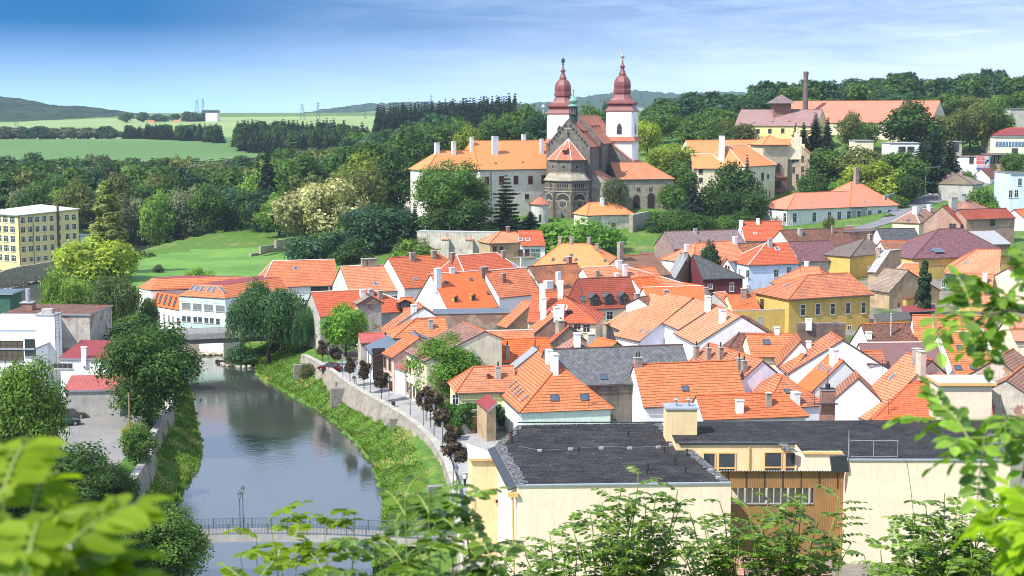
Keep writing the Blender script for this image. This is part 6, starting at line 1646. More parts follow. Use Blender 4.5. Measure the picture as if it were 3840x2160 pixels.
# towers
def tower(cu,dist,sc,y_off,name_parts):
    """profile in k-tile pixel rows of the right tower, scaled"""
    pc = Dy('k%f,1000' % cu,dist); x,y = pc.x,pc.y; m = dist/F/4.025                 # metres per k pixel
    Z = lambda r: Dy('k%f,%f' % (cu,y_off + (r - 1000)*sc),dist).z
    rot = math.atan2(BB_.y,BB_.x)
    sh,tr = MB(),MB()
    h2 = 430*sc*m/2
    hw = h2/1.03
    def sq(r,n=4): return r*math.sqrt(2)
    ch = hw*.14
    def shaft(r,z0,z1,mm):
        pts = []
        for sx,sy in ((1,1),(-1,1),(-1,-1),(1,-1)):
            q = [(sx*r,sy*(r - ch)),(sx*(r - ch),sy*r)]
            if sx*sy < 0: q = q[::-1]
            pts += q
        W_ = [V3((x,y,0)) + BB_*a_ + BA_*b_ for a_,b_ in pts]; n = len(W_)
        for i in range(n):
            a_,b_ = W_[i],W_[(i + 1) % n]; sh.poly([a_ + V3((0,0,z0)),b_ + V3((0,0,z0)),b_ + V3((0,0,z1)),a_ + V3((0,0,z1))],mm)
    shaft(hw,Z(1400),Z(955),P_TW); shaft(hw*1.04,8,Z(1400),P_TW)
    sh.build('tower_shaft',ROOT_B)
    rf = MB(); s4 = math.sqrt(2); a45 = rot + R(45)
    rf.lathe((x,y),[(hw*1.2*s4,Z(1402)),(hw*1.02*s4,Z(1338))],T_CH,4,a45); rf.build('tower_skirt_roof',ROOT_B)
    k = hw/215.0
    cor = [(226,960),(226,945),(196,905),(192,895),(186,860),(212,845),(214,825),(205,815)]
    tr.lathe((x,y),[(r*k*s4*.98,Z(z)) for r,z in cor],M_COPPER,4,a45)
    flare = [(205,815),(165,785),(138,745),(124,710),(120,690)]
    # square flare easing to the octagon
    n8 = 16
    def ring(r,z,t):
        out = []
        for i in range(n8):
            th = 2*math.pi*i/n8; c_,s_ = math.cos(th),math.sin(th)
            rs = r/max(abs(c_),abs(s_)); ro_ = r/math.cos(((th + R(22.5)) % R(45)) - R(22.5)); rr_ = min(rs,ro_*1.0)*(t) + rs*(1 - t)
            q = V3((x,y,z)) + BB_*(c_*rr_) + BA_*(s_*rr_); out.append(q)
        return out
    rs = [ring(r*k,Z(z),i/4) for i,(r,z) in enumerate(flare)]
    for a_,b_ in zip(rs,rs[1:]):
        for i in range(n8): j = (i + 1) % n8; tr.poly([a_[i],a_[j],b_[j],b_[i]],M_COPPER)
    on = [(118,690),(120,682),(140,678),(140,630),(131,622),(131,600),(135,560),(128,510),(108,465),(84,432),(58,418),(58,388),(52,380),(36,340),(24,300),(40,294),(42,276),(28,262),(16,240),(10,205),(8,192)]
    tr.lathe((x,y),[(r*k,Z(z)) for r,z in on],M_COPPER,8,rot + R(22.5))
    tr.build('tower_dome',ROOT_B)
    fb = MB(); fb.lathe((x,y),[(14*k,Z(192)),(16*k,Z(182)),(8*k,Z(170)),(12*k,Z(160)),(26*k,Z(148)),(30*k,Z(122)),(24*k,Z(98)),(8*k,Z(86)),(3*k,Z(80)),(2*k,Z(20))],M_GILT if cu > 1400 else M_VERDD,10,0,smooth=True)
    cx_ = V3((x,y,Z(40))); fb.obox(cx_ - BB_*14*k + V3((0,0,-.06)),BB_*28*k,BA_*.08,V3((0,0,.12)),M_GILT); fb.build('tower_finial',ROOT_B)
    for face in ((-BA_,BB_),(BB_,BA_)):
        n,e = face; c_ = V3((x,y,0)) + n*(hw + .03); ww = 36*k
        mb = MB(); zt,zb = Z(1135),Z(1295); q = [(-ww,zb),(ww,zb),(ww,zt - (zt - zb)*.38 + 0),(ww*.62,zt - (zt - zb)*.14),(0,zt),(-ww*.62,zt - (zt - zb)*.14),(-ww,zt - (zt - zb)*.38)]
        if e.cross(V3((0,0,1))).dot(n) < 0: e = -e
        fr_ = [(a_*1.28,zb + (b_ - zb)*1.06 - (.25 if b_ == zb else 0)) for a_,b_ in q]
        mb.poly([c_ + e*a_ + V3((0,0,b_)) for a_,b_ in fr_],M_CONC); mb.poly([c_ + n*.04 + e*a_ + V3((0,0,b_)) for a_,b_ in q],M_GLASS)
        for zz in (.3,.6): mb.obox(c_ + n*.05 - e*ww + V3((0,0,zb + (zt - zb)*zz)),e*ww*2,n*.05,V3((0,0,.12)),M_FRD)
        mb.obox(c_ + n*.05 - e*.06 + V3((0,0,zb)),e*.12,n*.05,V3((0,0,(zt - zb)*.95)),M_FRD)
        mb.build('belfry_window',ROOT_B)
        mb = MB(); zc_ = Z(1055); R_ = 52*k
        for i in range(16):
            t0,t1 = math.pi*i/16 + math.pi,math.pi*(i + 1)/16 + math.pi
            mb.poly([c_ + n*.05 + e*R_*math.cos(t)*f + V3((0,0,zc_ + R_*math.sin(t)*f)) for t,f in ((t0,1),(t1,1),(t1,1.08),(t0,1.08))],M_CONC)
        for s in (-1,1): mb.obox(c_ + e*s*105*k,e*.16*s,n*.08,V3((0,0,0)) + V3((0,0,1))*0.001,M_CONC)
        for s in (-1,1): mb.obox(c_ + e*(s*105*k) + V3((0,0,Z(1300))),e*.14,n*.07,V3((0,0,Z(1005) - Z(1300))),P_LAV)
        mb.build('dial_moulding',ROOT_B)
tower(1743,497,1.0,1000,'')
tower(848,506,.968,1040,'')
# stair of stone aisle, porch building and north annexes
h = H('church_porch','stone north porch of the basilica with arched openings and orange tiled roof','church porch',roof=tile_mat('tiles_porch',(.50,.20,.10),row=.3,col=.26,var=.2),wall=M_STONE2)
h.block('l1560,442','l2088,438',27.0,E='l2100,692',t=.62,F2='l2392,668',zg=8,inset=.4)
for p,w_ in (('l1960,1040',2.0),('l2180,1010',2.2)):
    P,n = h.hit(p,h.hitw)
    if P is None: continue
    u_ = V3((0,0,1)).cross(n).normalized(); mb = MB(); q = [(-w_*.5,-2.6),(w_*.5,-2.6),(w_*.5,1.2),(w_*.35,1.9),(0,2.3),(-w_*.35,1.9),(-w_*.5,1.2)]
    mb.poly([P + u_*a_*1.25 + V3((0,0,b_*1.08)) + n*.03 for a_,b_ in q],M_STONE); mb.poly([P + u_*a_ + V3((0,0,b_)) + n*.06 for a_,b_ in q],M_SOOT); h.add('arch_opening',mb)
h.win('l1975,848','l2005,848','l2160,845','l2192,845',w=.5,h=1.3,frame=M_STONE,sub=False,bars=(0,0),sill=False,glass=M_SOOT)
h.done()
mb,rb = MB(),MB()
p = V3((g0.x,g0.y,0)) + BA_*26 + BB_*7.7
zz = ze2 - .6
q = [p + V3((0,0,8)),p + BB_*9.5 + V3((0,0,8)),p + BB_*9.5 + V3((0,0,zz - 7.6)),p + V3((0,0,zz))]
mb.poly(q,M_STONE); mb.poly([a_ + BA_*14 for a_ in q][::-1],M_STONE); mb.poly([q[1],q[1] + BA_*14,q[2] + BA_*14,q[2]],M_STONE)
rb.slab([q[2] + BB_*.4 - V3((0,0,.3)),q[2] + BB_*.4 + BA_*14 - V3((0,0,.3)),q[3] + BA_*14 + V3((0,0,.1)),q[3] + V3((0,0,.1))],.3,T_CH,M_RIDGE_D)
mb.build('aisle_wall',ROOT_B); rb.build('aisle_roof',ROOT_B)
mb,rb = MB(),MB(); p = V3((g0.x,g0.y,0)) + BA_*2 + BB_*6.9
q = [p + V3((0,0,8)),p + BB_*8 + V3((0,0,8)),p + BB_*8 + V3((0,0,20.5)),p + V3((0,0,25))]
mb.poly(q,M_STONE2); mb.poly([q[1],q[1] + BA_*12,q[2] + BA_*12,q[2]],M_STONE2); rb.slab([q[2] + BB_*.3 - V3((0,0,.1)),q[2] + BB_*.3 + BA_*12 - V3((0,0,.1)),q[3] + BA_*12,q[3]],.25,T_CH,M_RIDGE_D)
mb.build('sacristy_wall',ROOT_B); rb.build('sacristy_roof',ROOT_B)
# south buttress stair and round chapel
h = H('round_chapel','small white round chapel with conical orange roof left of the apse','chapel',roof=T_CH,wall=P_WH)
c = Dy('l500,1150',452); zt = Dy('l500,1060',452).z; za = Dy('l520,950',452).z
mb = MB(); mb.lathe((c.x,c.y),[(2.6,7),(2.6,zt)],plaster('plaster_greyish',(.56,.55,.52),.2),20,smooth=True); rb = MB(); rb.lathe((c.x,c.y),[(3.1,zt - .1),(1.4,zt + (za - zt)*.6),(.05,za)],T_CH,20)
h.org = V3((c.x,c.y,8)); h.add('wall',mb); h.add('roof',rb); mb = MB(); mb.obox((c.x - .35,c.y - 2.64,zt - 5),(.7,0,0),(0,.1,0),(0,0,1.9),M_SOOT); h.add('window',mb); h.done()
mb = MB(); a,b = Dy('l330,1060',452),Dy('l600,865',455); mb.poly([(a.x,a.y,7),(b.x,b.y,7),(b.x,b.y,b.z),(a.x,a.y,a.z)],plaster('plaster_greyish',(.56,.55,.52),.2)); mb.slab([V3((a.x,a.y - .2,a.z)),V3((b.x,b.y - .2,b.z)),V3((b.x,b.y + 1,b.z)),V3((a.x,a.y + 1,a.z))],.2,M_RIDGE_D); mb.build('stair_wall',ROOT_B)
# gate house and rampart
h = H('gatehouse','cream rubble gatehouse with smooth orange hipped roof and white chimney in front of the apse','gatehouse',roof=T_OC,wall=plaster('plaster_rubble',(.70,.66,.55),.35,patch=(.36,.30,.2),patch_amt=.42))
h.block('l1250,1042','l1650,1032',16.8,E='l1700,1228',t=.7,F2='l1908,1218',h1=3.2,zg=2).chim('l1440,1075',1.0,.9,1.9,M_WHITE).win('l1610,1388',w=1.3,h=1.2,frame=M_FRD); h.done()
a,b = Dy('l1905,1180',437),Dy('l2150,1160',452)
bank_wall('rampart','old rubble rampart wall running back from the gatehouse',[(a.x,a.y),(b.x,b.y)],0,13.6,M_STONE2,1.2)
a,b = Gz('b1930,135',9.5),Gz('b2290,150',9.5)
bank_wall('rampart','low dark rubble garden wall above the brown roof',[(a.x,a.y),(b.x,b.y)],0,9.0,M_STONE,.8)
# ------------------------------------------------------------------ castle east wing, right of the basilica
h = H('castle_wing','yellow castle range with orange hipped roof and tall white chimney','castle',roof=T_OC,wall=P_CR,ridge=M_RIDGE_W)
h.block('C335,497','C482,492',31.5,E='C500,653',t=.72,F2='C667,640',h1=4,zg=8,inset=.5).block('C60,556','C215,556',29.0,E='C100,668',t=.7,h2=5,zg=8,inset=.5)
h.chim('C293,605',1.8,1.5,8.2,M_WHITE).win('C137,690','C602,730','C645,728','C137,755',w=1.3,h=1.6,frame=M_FRB).win('C602,730',w=1.6,h=2.6,frame=M_FRB,sur=simple('sand',(.42,.28,.18),.9))
h.win('C602,860','C632,860','C655,860',w=.7,h=2.4,frame=M_FRB,sub=False); h.done()
h = H('castle_wing','rear castle range with long pink orange roof behind the tower house','castle',roof=T_OC,wall=P_CR)
h.block(Dy('C20,462',560),Dy('C850,438',572),32.7,t=.7,w=9.5,zg=8).chim('B2458,500',1.2,1.0,4.0,M_WHITE); h.done()
h = H('castle_tower','sandstone gate tower with pyramid roof and carved red portal','tower',roof=T_OC,wall=plaster('plaster_tower_sand',(.62,.50,.36),.25))
P0 = Dy('C650,420',540); h.block(P0,P0 + V3((.6,.2,0)),P0.z,w=5.6,t=.55,h1=5.4,h2=5.4,zg=8,inset=.9)
P,n = h.hit('C715,650',h.hitw)
if P is not None:
    u_ = V3((0,0,1)).cross(n).normalized(); M_SAND = simple('red_sandstone',(.26,.10,.07),.9,nz=.4,scale=.8)
    Pz = Dy('C715,900',P.y).z
    mb = MB(); mb.obox(V3((P.x,P.y,Pz - 2)) - u_*3.4,u_*6.8,n*.8,V3((0,0,9.5)),M_SAND); mb.obox(V3((P.x,P.y,Pz + 7.5)) - u_*3.8,u_*7.6,n*1.1,V3((0,0,.5)),M_SAND); mb.obox(V3((P.x,P.y,Pz + 8)) - u_*1.5,u_*3.0,n*.4,V3((0,0,4.2)),M_SAND)
    q = [(-1.4,-2),(1.4,-2),(1.4,1.4),(.9,2.3),(0,2.7),(-.9,2.3),(-1.4,1.4)]; mb.poly([V3((P.x,P.y,Pz)) + u_*a_ + V3((0,0,b_)) + n*.83 for a_,b_ in q],M_SOOT); mb.obox(V3((P.x,P.y,Pz + 9.2)) - u_*.7 + n*.35,u_*1.4,n*.1,V3((0,0,3.4)),M_GLASS); mb.obox(V3((P.x,P.y,Pz + 3.8)) - u_*1.2 + n*.78,u_*2.4,n*.1,V3((0,0,2.6)),M_WOODD); h.add('portal',mb)
h.done()
h = H('castle_tower','tall grey brown gabled castle pavilion with curved gable and rows of windows','castle',roof=T_OC,wall=plaster('plaster_sand_dark',(.42,.33,.24),.3))
P0 = Dy('C862,470',538); h.block(P0,P0 + V3((2.5,9,0)),P0.z,w=5.0,t=.9,zg=8)
h.win('C838,600','C865,597','C905,595','C838,680','C905,675','C865,735','C905,735',w=1.0,h=2.2,frame=M_FRB,sub=False).win('C865,505',w=1.2,h=2.2,frame=M_FRB)
mb = MB(); c = P0 - V3((.1,.35,0))
for (w_,z0,z1) in ((7.4,-6.0,-3.0),(5.6,-3.0,-.6),(3.6,-.6,1.8),(1.8,1.8,3.4)): mb.obox(V3((c.x - w_/2,c.y,c.z + z0)),(w_,0,0),(0,.7,0),(0,0,z1 - z0),P_CR)
mb.lathe((c.x,c.y + .3),[(.5,c.z + 3.4),(.3,c.z + 4.2),(.45,c.z + 4.6),(.1,c.z + 5.4)],P_CR,8); h.add('gable',mb); h.done()
# brewery on the hill
h = H('brewery_building','long brewery barn with weathered mauve roof and brick cupola','brewery',roof=tile_mat('tiles_mauve',(.27,.165,.155),row=.25,col=.25,var=.15,gap=.75),wall=P_YE,ridge=M_RIDGE_D)
h.block(Dy('C440,236',616),Dy('C1057,213',602),44.0,w=9,t=.71,zg=26)
P,n = h.hit('C748,255',h.hitr)
if P is not None:
    mb,rb = MB(),MB(); mb.box((P.x,P.y + 2),7.0,6.0,P.z - 3,P.z + 4.2,B_RED,.0); rb.lathe((P.x,P.y + 2),[(7.3,P.z + 4.1),(.2,P.z + 7.6)],T_MV,4,R(45)); h.add('cupola',mb,('cupola_roof',rb))
h.win('C477,390','C568,388','C658,385','C755,382',w=1.4,h=1.8,frame=M_FRD,sub=False).sky('C438,327','C541,322','C680,315','C805,312',w=.8,h=.6,frame=M_WOODD); h.done()
h = H('brewery_building','very long salmon tiled brewery roof rising behind the mauve barn','brewery',roof=tile_mat('tiles_brew',(.58,.185,.12),row=.3,col=.3,var=.12,gap=.75),wall=P_CR)
h.block(Dy('C830,196',655),Dy('C1945,140',625),47.6,t=.6,w=15,zg=26); h.done()
h = H('factory_chimney','slender dark brick factory chimney standing above the brewery','chimney')
c = Dy('@3020,392',640); zt = Dy('@3024,268',640).z; h.org = V3((c.x,c.y,30)); mb = MB()
Bk = brick_mat('brick_stack',(.16,.10,.09),(.12,.075,.07),(.2,.17,.16),.4,.12,.02,.4)
mb.lathe((c.x,c.y),[(1.35,30),(1.0,zt - 1.6),(1.12,zt - 1.4),(1.12,zt - .4),(.95,zt)],Bk,14,smooth=True)
for k in range(5): zz = 38 + k*4.4; r_ = 1.3 - .32*(zz - 30)/(zt - 30) + .04; mb.lathe((c.x,c.y),[(r_,zz),(r_,zz + .16)],M_IRON,14)
h.add('shaft',mb); h.done()
# white school and the upper right town
h = H('school_building','white school with pink hipped roof and tall sash windows above the old roofs','school',roof=T_PK,wall=plaster('plaster_school',(.72,.71,.68),.12),ridge=M_RIDGE_O)
h.block('C855,852','C1290,838',18.0,E='C1000,970',t=.62,F1='C646,966',zg=2,inset=.5)
zE = h.last['z1']
def along_u(L_,u,z,off):
    lo,hi = -10,80
    for _ in range(40):
        m = (lo + hi)/2
        if proj(L_['V'](m,off,z))[0] < u: lo = m
        else: hi = m
    return lo
LS = h.last; bs = 1 if (LS['V'](0,1,0) - LS['A']).y > 0 else -1; w_ = LS['w'] + 3.4; sA,sB,sE = along_u(LS,px('C1272,763')[0],20.9,3.4*bs),along_u(LS,px('C1312,763')[0],20.9,3.4*bs),along_u(LS,px('C1638,945')[0],LS['z1'],-LS['w']*bs)
h.block(LS['V'](sA,3.4*bs,20.9),LS['V'](sB,3.4*bs,20.9),20.9,w=w_,t=(20.9 - LS['z1'] - .02)/w_,h1=9.5,h2=sE - sB,zg=2,inset=.5)
h.win('C772,1040','C845,1040','C993,1034','C1107,1030','C1181,1027','C1254,1024','C1329,1021','C1411,1018','C1486,1016','C1560,1013',w=1.6,h=3.0,frame=M_FRW,sur=M_FRW)
h.chim('C1308,778',1.3,1.1,5.0,B_CHM).sky('C980,930','C1372,917',w=.9,h=.6,frame=M_TIN); h.done()
h = H('town_house','unfinished house of bare pink blocks with red gabled roof and wing',roof=T_DR,wall=B_PNK,ridge=M_RIDGE_D)
h.block('C1960,951','C2035,940',19.5,E='C1748,1155',t=.88,zg=6).block('C2075,978','C2443,967',18.6,E='C2300,1048',t=.6,zg=6)
h.win('C2038,1102',w=1.8,h=1.3,frame=M_WOOD).win('C2338,1075',w=1.7,h=2.0,frame=M_WOODD).chim('C2040,975',2.0,1.2,3.0,M_CONC); h.done()
h = H('town_house','purple tile hipped roof with pale blue double roof window',roof=T_PU,wall=P_OL,ridge=M_RIDGE_D)
h.block('C1935,1125','C2105,1120',16.6,E='C1800,1347',t=.7,F1='C1700,1344',h2=8).sky('C1882,1285',w=1.3,h=1.0).sky('C1927,1293',w=2.4,h=1.6,frame=M_TIN,tilt=.2); h.done()
h = H('shed','grey corrugated lean roof beside the unfinished house','shed',roof=T_CG,wall=B_RED)
a,b = Gz('C2190,1245',12.5),Gz('C2470,1235',12.5); h.flat([(a.x,a.y),(b.x,b.y),(b.x,b.y + 12),(a.x,a.y + 12)],[12.5,12.5,14.6,14.6],zg=6); h.done()
h = H('town_house','brown tiled roof with slate back and square chimneys left of the block house',roof=tile_mat('tiles_brownpink',(.30,.16,.12),var=.2),wall=P_CR,ridge=M_RIDGE_W)
h.block('C1742,985','C1890,962',17.0,E='C1650,1108',t=.75,h1=6,zg=6).chim('C1755,1000',1.6,1.2,1.4,M_WHITE).chim('C1858,985',1.0,.9,1.6,M_WHITE).sky('C1705,1060',w=1.0,h=.8); h.done()
h = H('town_house','dark slate roof with white left gable behind the grey brown pyramid',roof=T_SL,wall=P_WH,ridge=M_RIDGE_D)
h.block('C1462,1122','C1752,1118',15.4,t=.7,w=6,zg=5); h.done()
h = H('town_house','low brown tiled roof beside the iron mast',roof=tile_mat('tiles_dkbrown',(0.27,0.115,0.075),var=.2),wall=P_CR)
h.block('C1490,1214','C1755,1210',13.9,t=.62,w=5,zg=4).aerial('C1690,1260',3); h.done()
h = H('town_house','grey plastered corner house with brown pyramid roof by the steep road',roof=T_TB,wall=P_GY,ridge=M_RIDGE_D)
h.block('C2062,703','C2085,700',22.5,E='C2100,806',t=.62,F1='C1905,770',h2=11,zg=8)
h.block(Gz('C1990,692',22.0),Gz('C2040,690',22.0),22.0,t=.5,w=4.2,h1=3.0,zg=8).chim('C2110,715',1.,.9,1.2,B_CHM); h.done()
h = H('town_house','low rose tiled hipped roof with silver flue behind the block house',roof=tile_mat('tiles_brownpink',(.30,.16,.12),var=.2),wall=P_CR)
h.block('C2125,908','C2150,906',18.6,t=.6,w=5,h1=4,h2=6,zg=6).pipe('C2122,915',2.0,.6,M_TIN); h.done()
a,b,c = Gz('C2135,720',19),Gz('C2465,712',19),Gz('C2465,790',15.5)
bank_wall('yard_wall','long cream yard wall above the grey corner house',[(a.x,a.y),(b.x,b.y)],8,19.4,P_CR,.6)
a,b = Gz('C2240,795',16),Gz('C2460,790',16)
bank_wall('yard_wall','lower grey retaining wall with wire fence on top',[(a.x,a.y),(b.x,b.y)],8,16,P_GY,.6)
def upper(name,label,cat,a,b,d,dep,zt,zg,roof,wall,**k):
    A,B = Dy(a,d),Dy(b,d); h = H(name,label,cat,roof=roof,wall=wall)
    h.flat([(A.x,d),(B.x,d + k.get('sk',0)),(B.x,d + dep),(A.x,d + dep)],zt if not isinstance(zt,str) else Dy(zt,d).z,zg=zg,over=.3); return h
h = upper('hall_building','long white hall with red coping and tyre billboard beside the hill road','building','C2072,640','C2320,640',560,10,'C2200,573',12,T_RT,P_WH)
h.win('C2180,600',w=1.6,h=3.0,frame=M_FRD); WHALL = h; h.done()
h = upper('hall_building','brown glazed veranda wing joined to the white hall','building','C2320,640','C2475,640',562,10,'C2400,560',12,T_RT,P_TA)
for k_ in range(5): h.win('C%d,590' % (2340 + 28*k_),w=1.9,h=3.6,frame=M_FRB,bars=(2,0),sub=False)
h.done()
h = upper('modern_building','modern white building with ribbon window and red roof on the right hillside','building','C2343,600','C2576,600',600,16,'C2400,428',18,simple('roof_sheet',(.62,.62,.6),.6),plaster('plaster_ivory',(.80,.77,.64),.08),sk=0)
P,n = h.hit('C2470,483',h.hitw)
if P is not None:
    mb = MB(); x0,x1 = Dy('C2360,483',600).x,Dy('C2600,483',600).x; z0,z1 = Dy('C2400,503',600).z,Dy('C2400,465',600).z
    mb.obox((x0,599.9,z0),(x1 - x0,0,0),(0,.2,0),(0,0,z1 - z0),glass_mat('glass_blue',(.05,.09,.15)))
    for k_ in range(10): mb.obox((x0 + (x1 - x0)*k_/10,599.8,z0),(.18,0,0),(0,.2,0),(0,0,z1 - z0),M_FRW)
    h.add('ribbon_window',mb)
h.win('C2505,565',w=2.4,h=5.2,frame=M_FRD)
h.done()
h = H('modern_building','flat red hipped roof storey on top of the modern white building','building',roof=T_RT,wall=P_CR)
h.block(Dy('C2480,362',608),Dy('C2640,350',608),36.8,t=.36,w=8,h1=9,zg=33); h.done()
h = upper('office_building','white flat roofed office half hidden behind conifers','building','C1560,600','C1790,600',560,12,'C1700,472',14,M_CONC,P_WH)
for p in ('C1655,525','C1722,525','C1660,580','C1710,582'): h.win(p,w=2.6,h=2.2,frame=M_FRD,bars=(2,1),sub=False)
h.done()
h = upper('office_building','grey concrete stair block beside the conifers','building','C2040,560','C2105,560',565,8,'C2070,462',14,M_CONC,P_GY); h.win('C2070,512',w=1.6,h=2.6,frame=M_FRD,sub=False); h.done()
h = upper('office_building','tan concrete hut among the trees on the hill','building','C1300,500','C1440,500',560,10,'C1370,455',16,M_CONC,P_CR); h.done()
h = upper('office_building','low grey concrete hall at the top right hillside','building','C2470,300','C2600,300',680,14,'C2500,215',36,M_CONC,P_GY); h.done()
h = upper('town_house','white blue villa with balcony at the right edge','house','C2466,900','C2600,900',430,14,'C2500,700',8,T_SL,P_BL)
h.win('C2518,858','C2475,860','C2545,770',w=1.2,h=2.2); h.done()
h = H('town_house','orange roofed house at the right edge below the villa',roof=T_OR,wall=P_LAV); h.block('C2500,978','C2600,970',17.0,t=.7,w=7,zg=6); h.done()
h = H('town_house','brown roofed cottage with white gable below the billboard',roof=T_OB,wall=P_WH); h.block('C2250,672','C2330,668',22.5,t=.8,w=4,zg=12); h.done()
h = H('shed','low brick sheds on the right hillside','shed',roof=T_OB,wall=B_RED); h.block('C2395,665','C2540,660',22.0,t=.4,w=4,zg=12); h.done()
# tyre billboard on the hall
P,n = WHALL.hit('C2262,612',WHALL.hitw)
bx0,bx1 = Dy('i1856,200',559.6).x,Dy('i2046,200',559.6).x; bz0,bz1 = Dy('i1950,292',559.6).z,Dy('i1950,108',559.6).z
root = empty('billboard',(bx0,559.6,bz0),'red and white tyre billboard with a blue foot strip on the white hall','billboard')
wB,hB = bx1 - bx0,bz1 - bz0
M_BR = simple('board_red',(.62,.04,.05),.5,nz=.05); M_BW = simple('board_white',(.8,.8,.8),.5,nz=.03); M_BB = simple('board_blue',(.05,.10,.42),.5,nz=.05); M_BL2 = simple('board_sky',(.25,.45,.62),.5,nz=.1)
mb = MB(); mb.obox((bx0,559.5,bz0),(wB,0,0),(0,.25,0),(0,0,hB),M_BW)
def br(x0,x1,z0,z1,m,o=.02): mb.obox((bx0 + wB*x0,559.5 - o,bz0 + hB*z0),(wB*(x1 - x0),0,0),(0,.05,0),(0,0,hB*(z1 - z0)),m)
br(0,.63,.36,1.0,M_BR); br(.63,1,.36,1.0,M_BL2); br(0,1,0,.10,M_BB); br(.02,.61,.62,.66,M_BW,.04)
for i in range(10):
    t0,t1 = math.pi/2 + math.pi*i/20,math.pi/2 + math.pi*(i + 1)/20; c_ = (1.0,.36)
    f = lambda t,r: (bx0 + wB*(c_[0] + r*math.cos(t)),559.43,bz0 + hB*(c_[1] + r*1.15*math.sin(t)))
    mb.poly([f(t0,.34),f(t0,.22),f(t1,.22),f(t1,.34)][::-1],M_SOOT)
br(.68,.92,.80,.97,simple('board_yellow',(.75,.6,.05),.5),.05)
mb.build('panel',root)
def text(body,size,loc,m,name='lettering',parent=None,rx=90):
    cu = bpy.data.curves.new(name,'FONT'); cu.body = body; cu.size = size; cu.align_x = 'LEFT'; cu.extrude = .01; cu.materials.append(m)
    o = bpy.data.objects.new(name,cu); COL.objects.link(o); bpy.context.view_layer.update(); me = bpy.data.meshes.new_from_object(o.evaluated_get(bpy.context.evaluated_depsgraph_get())); bpy.data.objects.remove(o)
    o = bpy.data.objects.new(name,me); COL.objects.link(o); o.location = loc; o.rotation_euler = (R(rx),0,0)
    if parent: o.parent = parent; o.matrix_parent_inverse = Matrix.Translation(-Vector(parent.location))
    return o
text('MATADOR',hB*.21,(bx0 + wB*.06,559.40,bz0 + hB*.16),M_BR,parent=root)
text('PNEUSERVIS',hB*.125,(bx0 + wB*.05,559.40,bz0 + hB*.82),M_BW,parent=root); text('VACEK',hB*.13,(bx0 + wB*.09,559.40,bz0 + hB*.68),M_BW,parent=root); text('AUTODILY',hB*.11,(bx0 + wB*.08,559.40,bz0 + hB*.43),M_BW,parent=root)
# hill road, its wall
rp = [(Gz('C1695,945',12.6),Gz('C1690,900',12.9)),(Gz('C1780,905',13.2),Gz('C1770,885',13.3)),(Gz('C1885,880',14),Gz('C1880,860',14.2))]
ribbon('road',[(96,440,104,440),(112,462,122,462),(121,485,131,487),(134,512,145,512),(148,535,160,533),(170,560,180,556)][::1],M_ROAD,.15)
ribbon('pavement',[(119.4,485,121,485),(132.4,512,134,512),(146,535.5,148,535)],M_CONC,.2)
a = [(118.6,484),(125,498),(131.6,512),(145,536)]
bank_wall('road_wall','pale plastered wall with tile coping along the hill road',a,8,16.6,P_GY,.4)
for p in ('i1085,690',):
    c = Dy('C1830,866',520); root = empty('street_lamp',(c.x,c.y,12),'tall grey concrete lamp post with two arms on the hill road','street lamp'); mb = MB(); zt = Dy('C1830,660',520).z
    mb.tube((c.x,c.y,10),(c.x,c.y,zt),.28,.18,M_CONC,8); mb.build('pole',root); mb = MB(); mb.tube((c.x,c.y,zt),(c.x + 5,c.y,zt + .2),.08,.08,M_TIN,6); mb.tube((c.x,c.y,zt - 5.2),(c.x + 3,c.y,zt - 5.3),.08,.08,M_TIN,6); mb.build('arm',root)
    for q,z in ((-.4,zt),(-.6,zt - 5.2)): mb = MB(); mb.obox((c.x + q - .8,c.y - .25,z - .1),(1.6,0,0),(0,.5,0),(0,0,.3),M_TIN); mb.build('lamp_head',root)
# ------------------------------------------------------------------ trees
def leaves_mesh(name,centers,radii,n,size,seed,mat,flat=0.3,droop=0.0,elong=1.0,zsq=1.0,fill=0.35,jitter=0.38):
    """leaf clumps spread over many lobes: quads turned around the outward direction"""
    r = np.random.default_rng(seed)
    centers = np.array(centers,float); radii = np.array(radii,float)
    p = radii ** 2; p /= p.sum()
    k = r.choice(len(centers),n,p=p)
    d = r.normal(size=(n,3)); d /= np.linalg.norm(d,axis=1)[:,None]
    d[:,2] = np.where((d[:,2] < -0.35) & (r.random(n) < .6),-d[:,2],d[:,2])
    rad = radii[k]*(1 - fill*r.random(n) ** 2)*(1 + 0.12*r.normal(size=n))
    pos = centers[k] + d*rad[:,None]*np.array([1,1,zsq])
    nrm = d + r.normal(size=(n,3))*jitter; nrm[:,2] += flat; nrm /= np.linalg.norm(nrm,axis=1)[:,None]
    a = np.cross(nrm,r.normal(size=(n,3))); a /= np.maximum(np.linalg.norm(a,axis=1),1e-6)[:,None]
    b = np.cross(nrm,a)
    if droop:
        a = a*(1 - droop) + np.array([0,0,-1.0])*droop; a /= np.linalg.norm(a,axis=1)[:,None]
        b = np.cross(nrm,a); b /= np.maximum(np.linalg.norm(b,axis=1),1e-6)[:,None]
    s = size*(0.6 + 0.8*r.random(n))[:,None]
    la,lb = a*s*elong,b*s*.62
    q = np.stack([pos - la,pos + lb*.9 - la*.1,pos + la,pos - lb*.9 + la*.15],1).reshape(-1,3)
    me = bpy.data.meshes.new(name)
    me.vertices.add(n*4); me.vertices.foreach_set('co',q.astype(np.float32).ravel())
    me.loops.add(n*4); me.loops.foreach_set('vertex_index',np.arange(n*4,dtype=np.int32))
    me.polygons.add(n); me.polygons.foreach_set('loop_start',np.arange(0,n*4,4,dtype=np.int32))
    me.materials.append(mat); me.update(calc_edges=True); return me
M_BARK = simple('bark',(.075,.058,.042),.9,nz=.4,scale=3)
M_BARKL = simple('bark_pale',(.30,.27,.23),.9,nz=.4,scale=3)
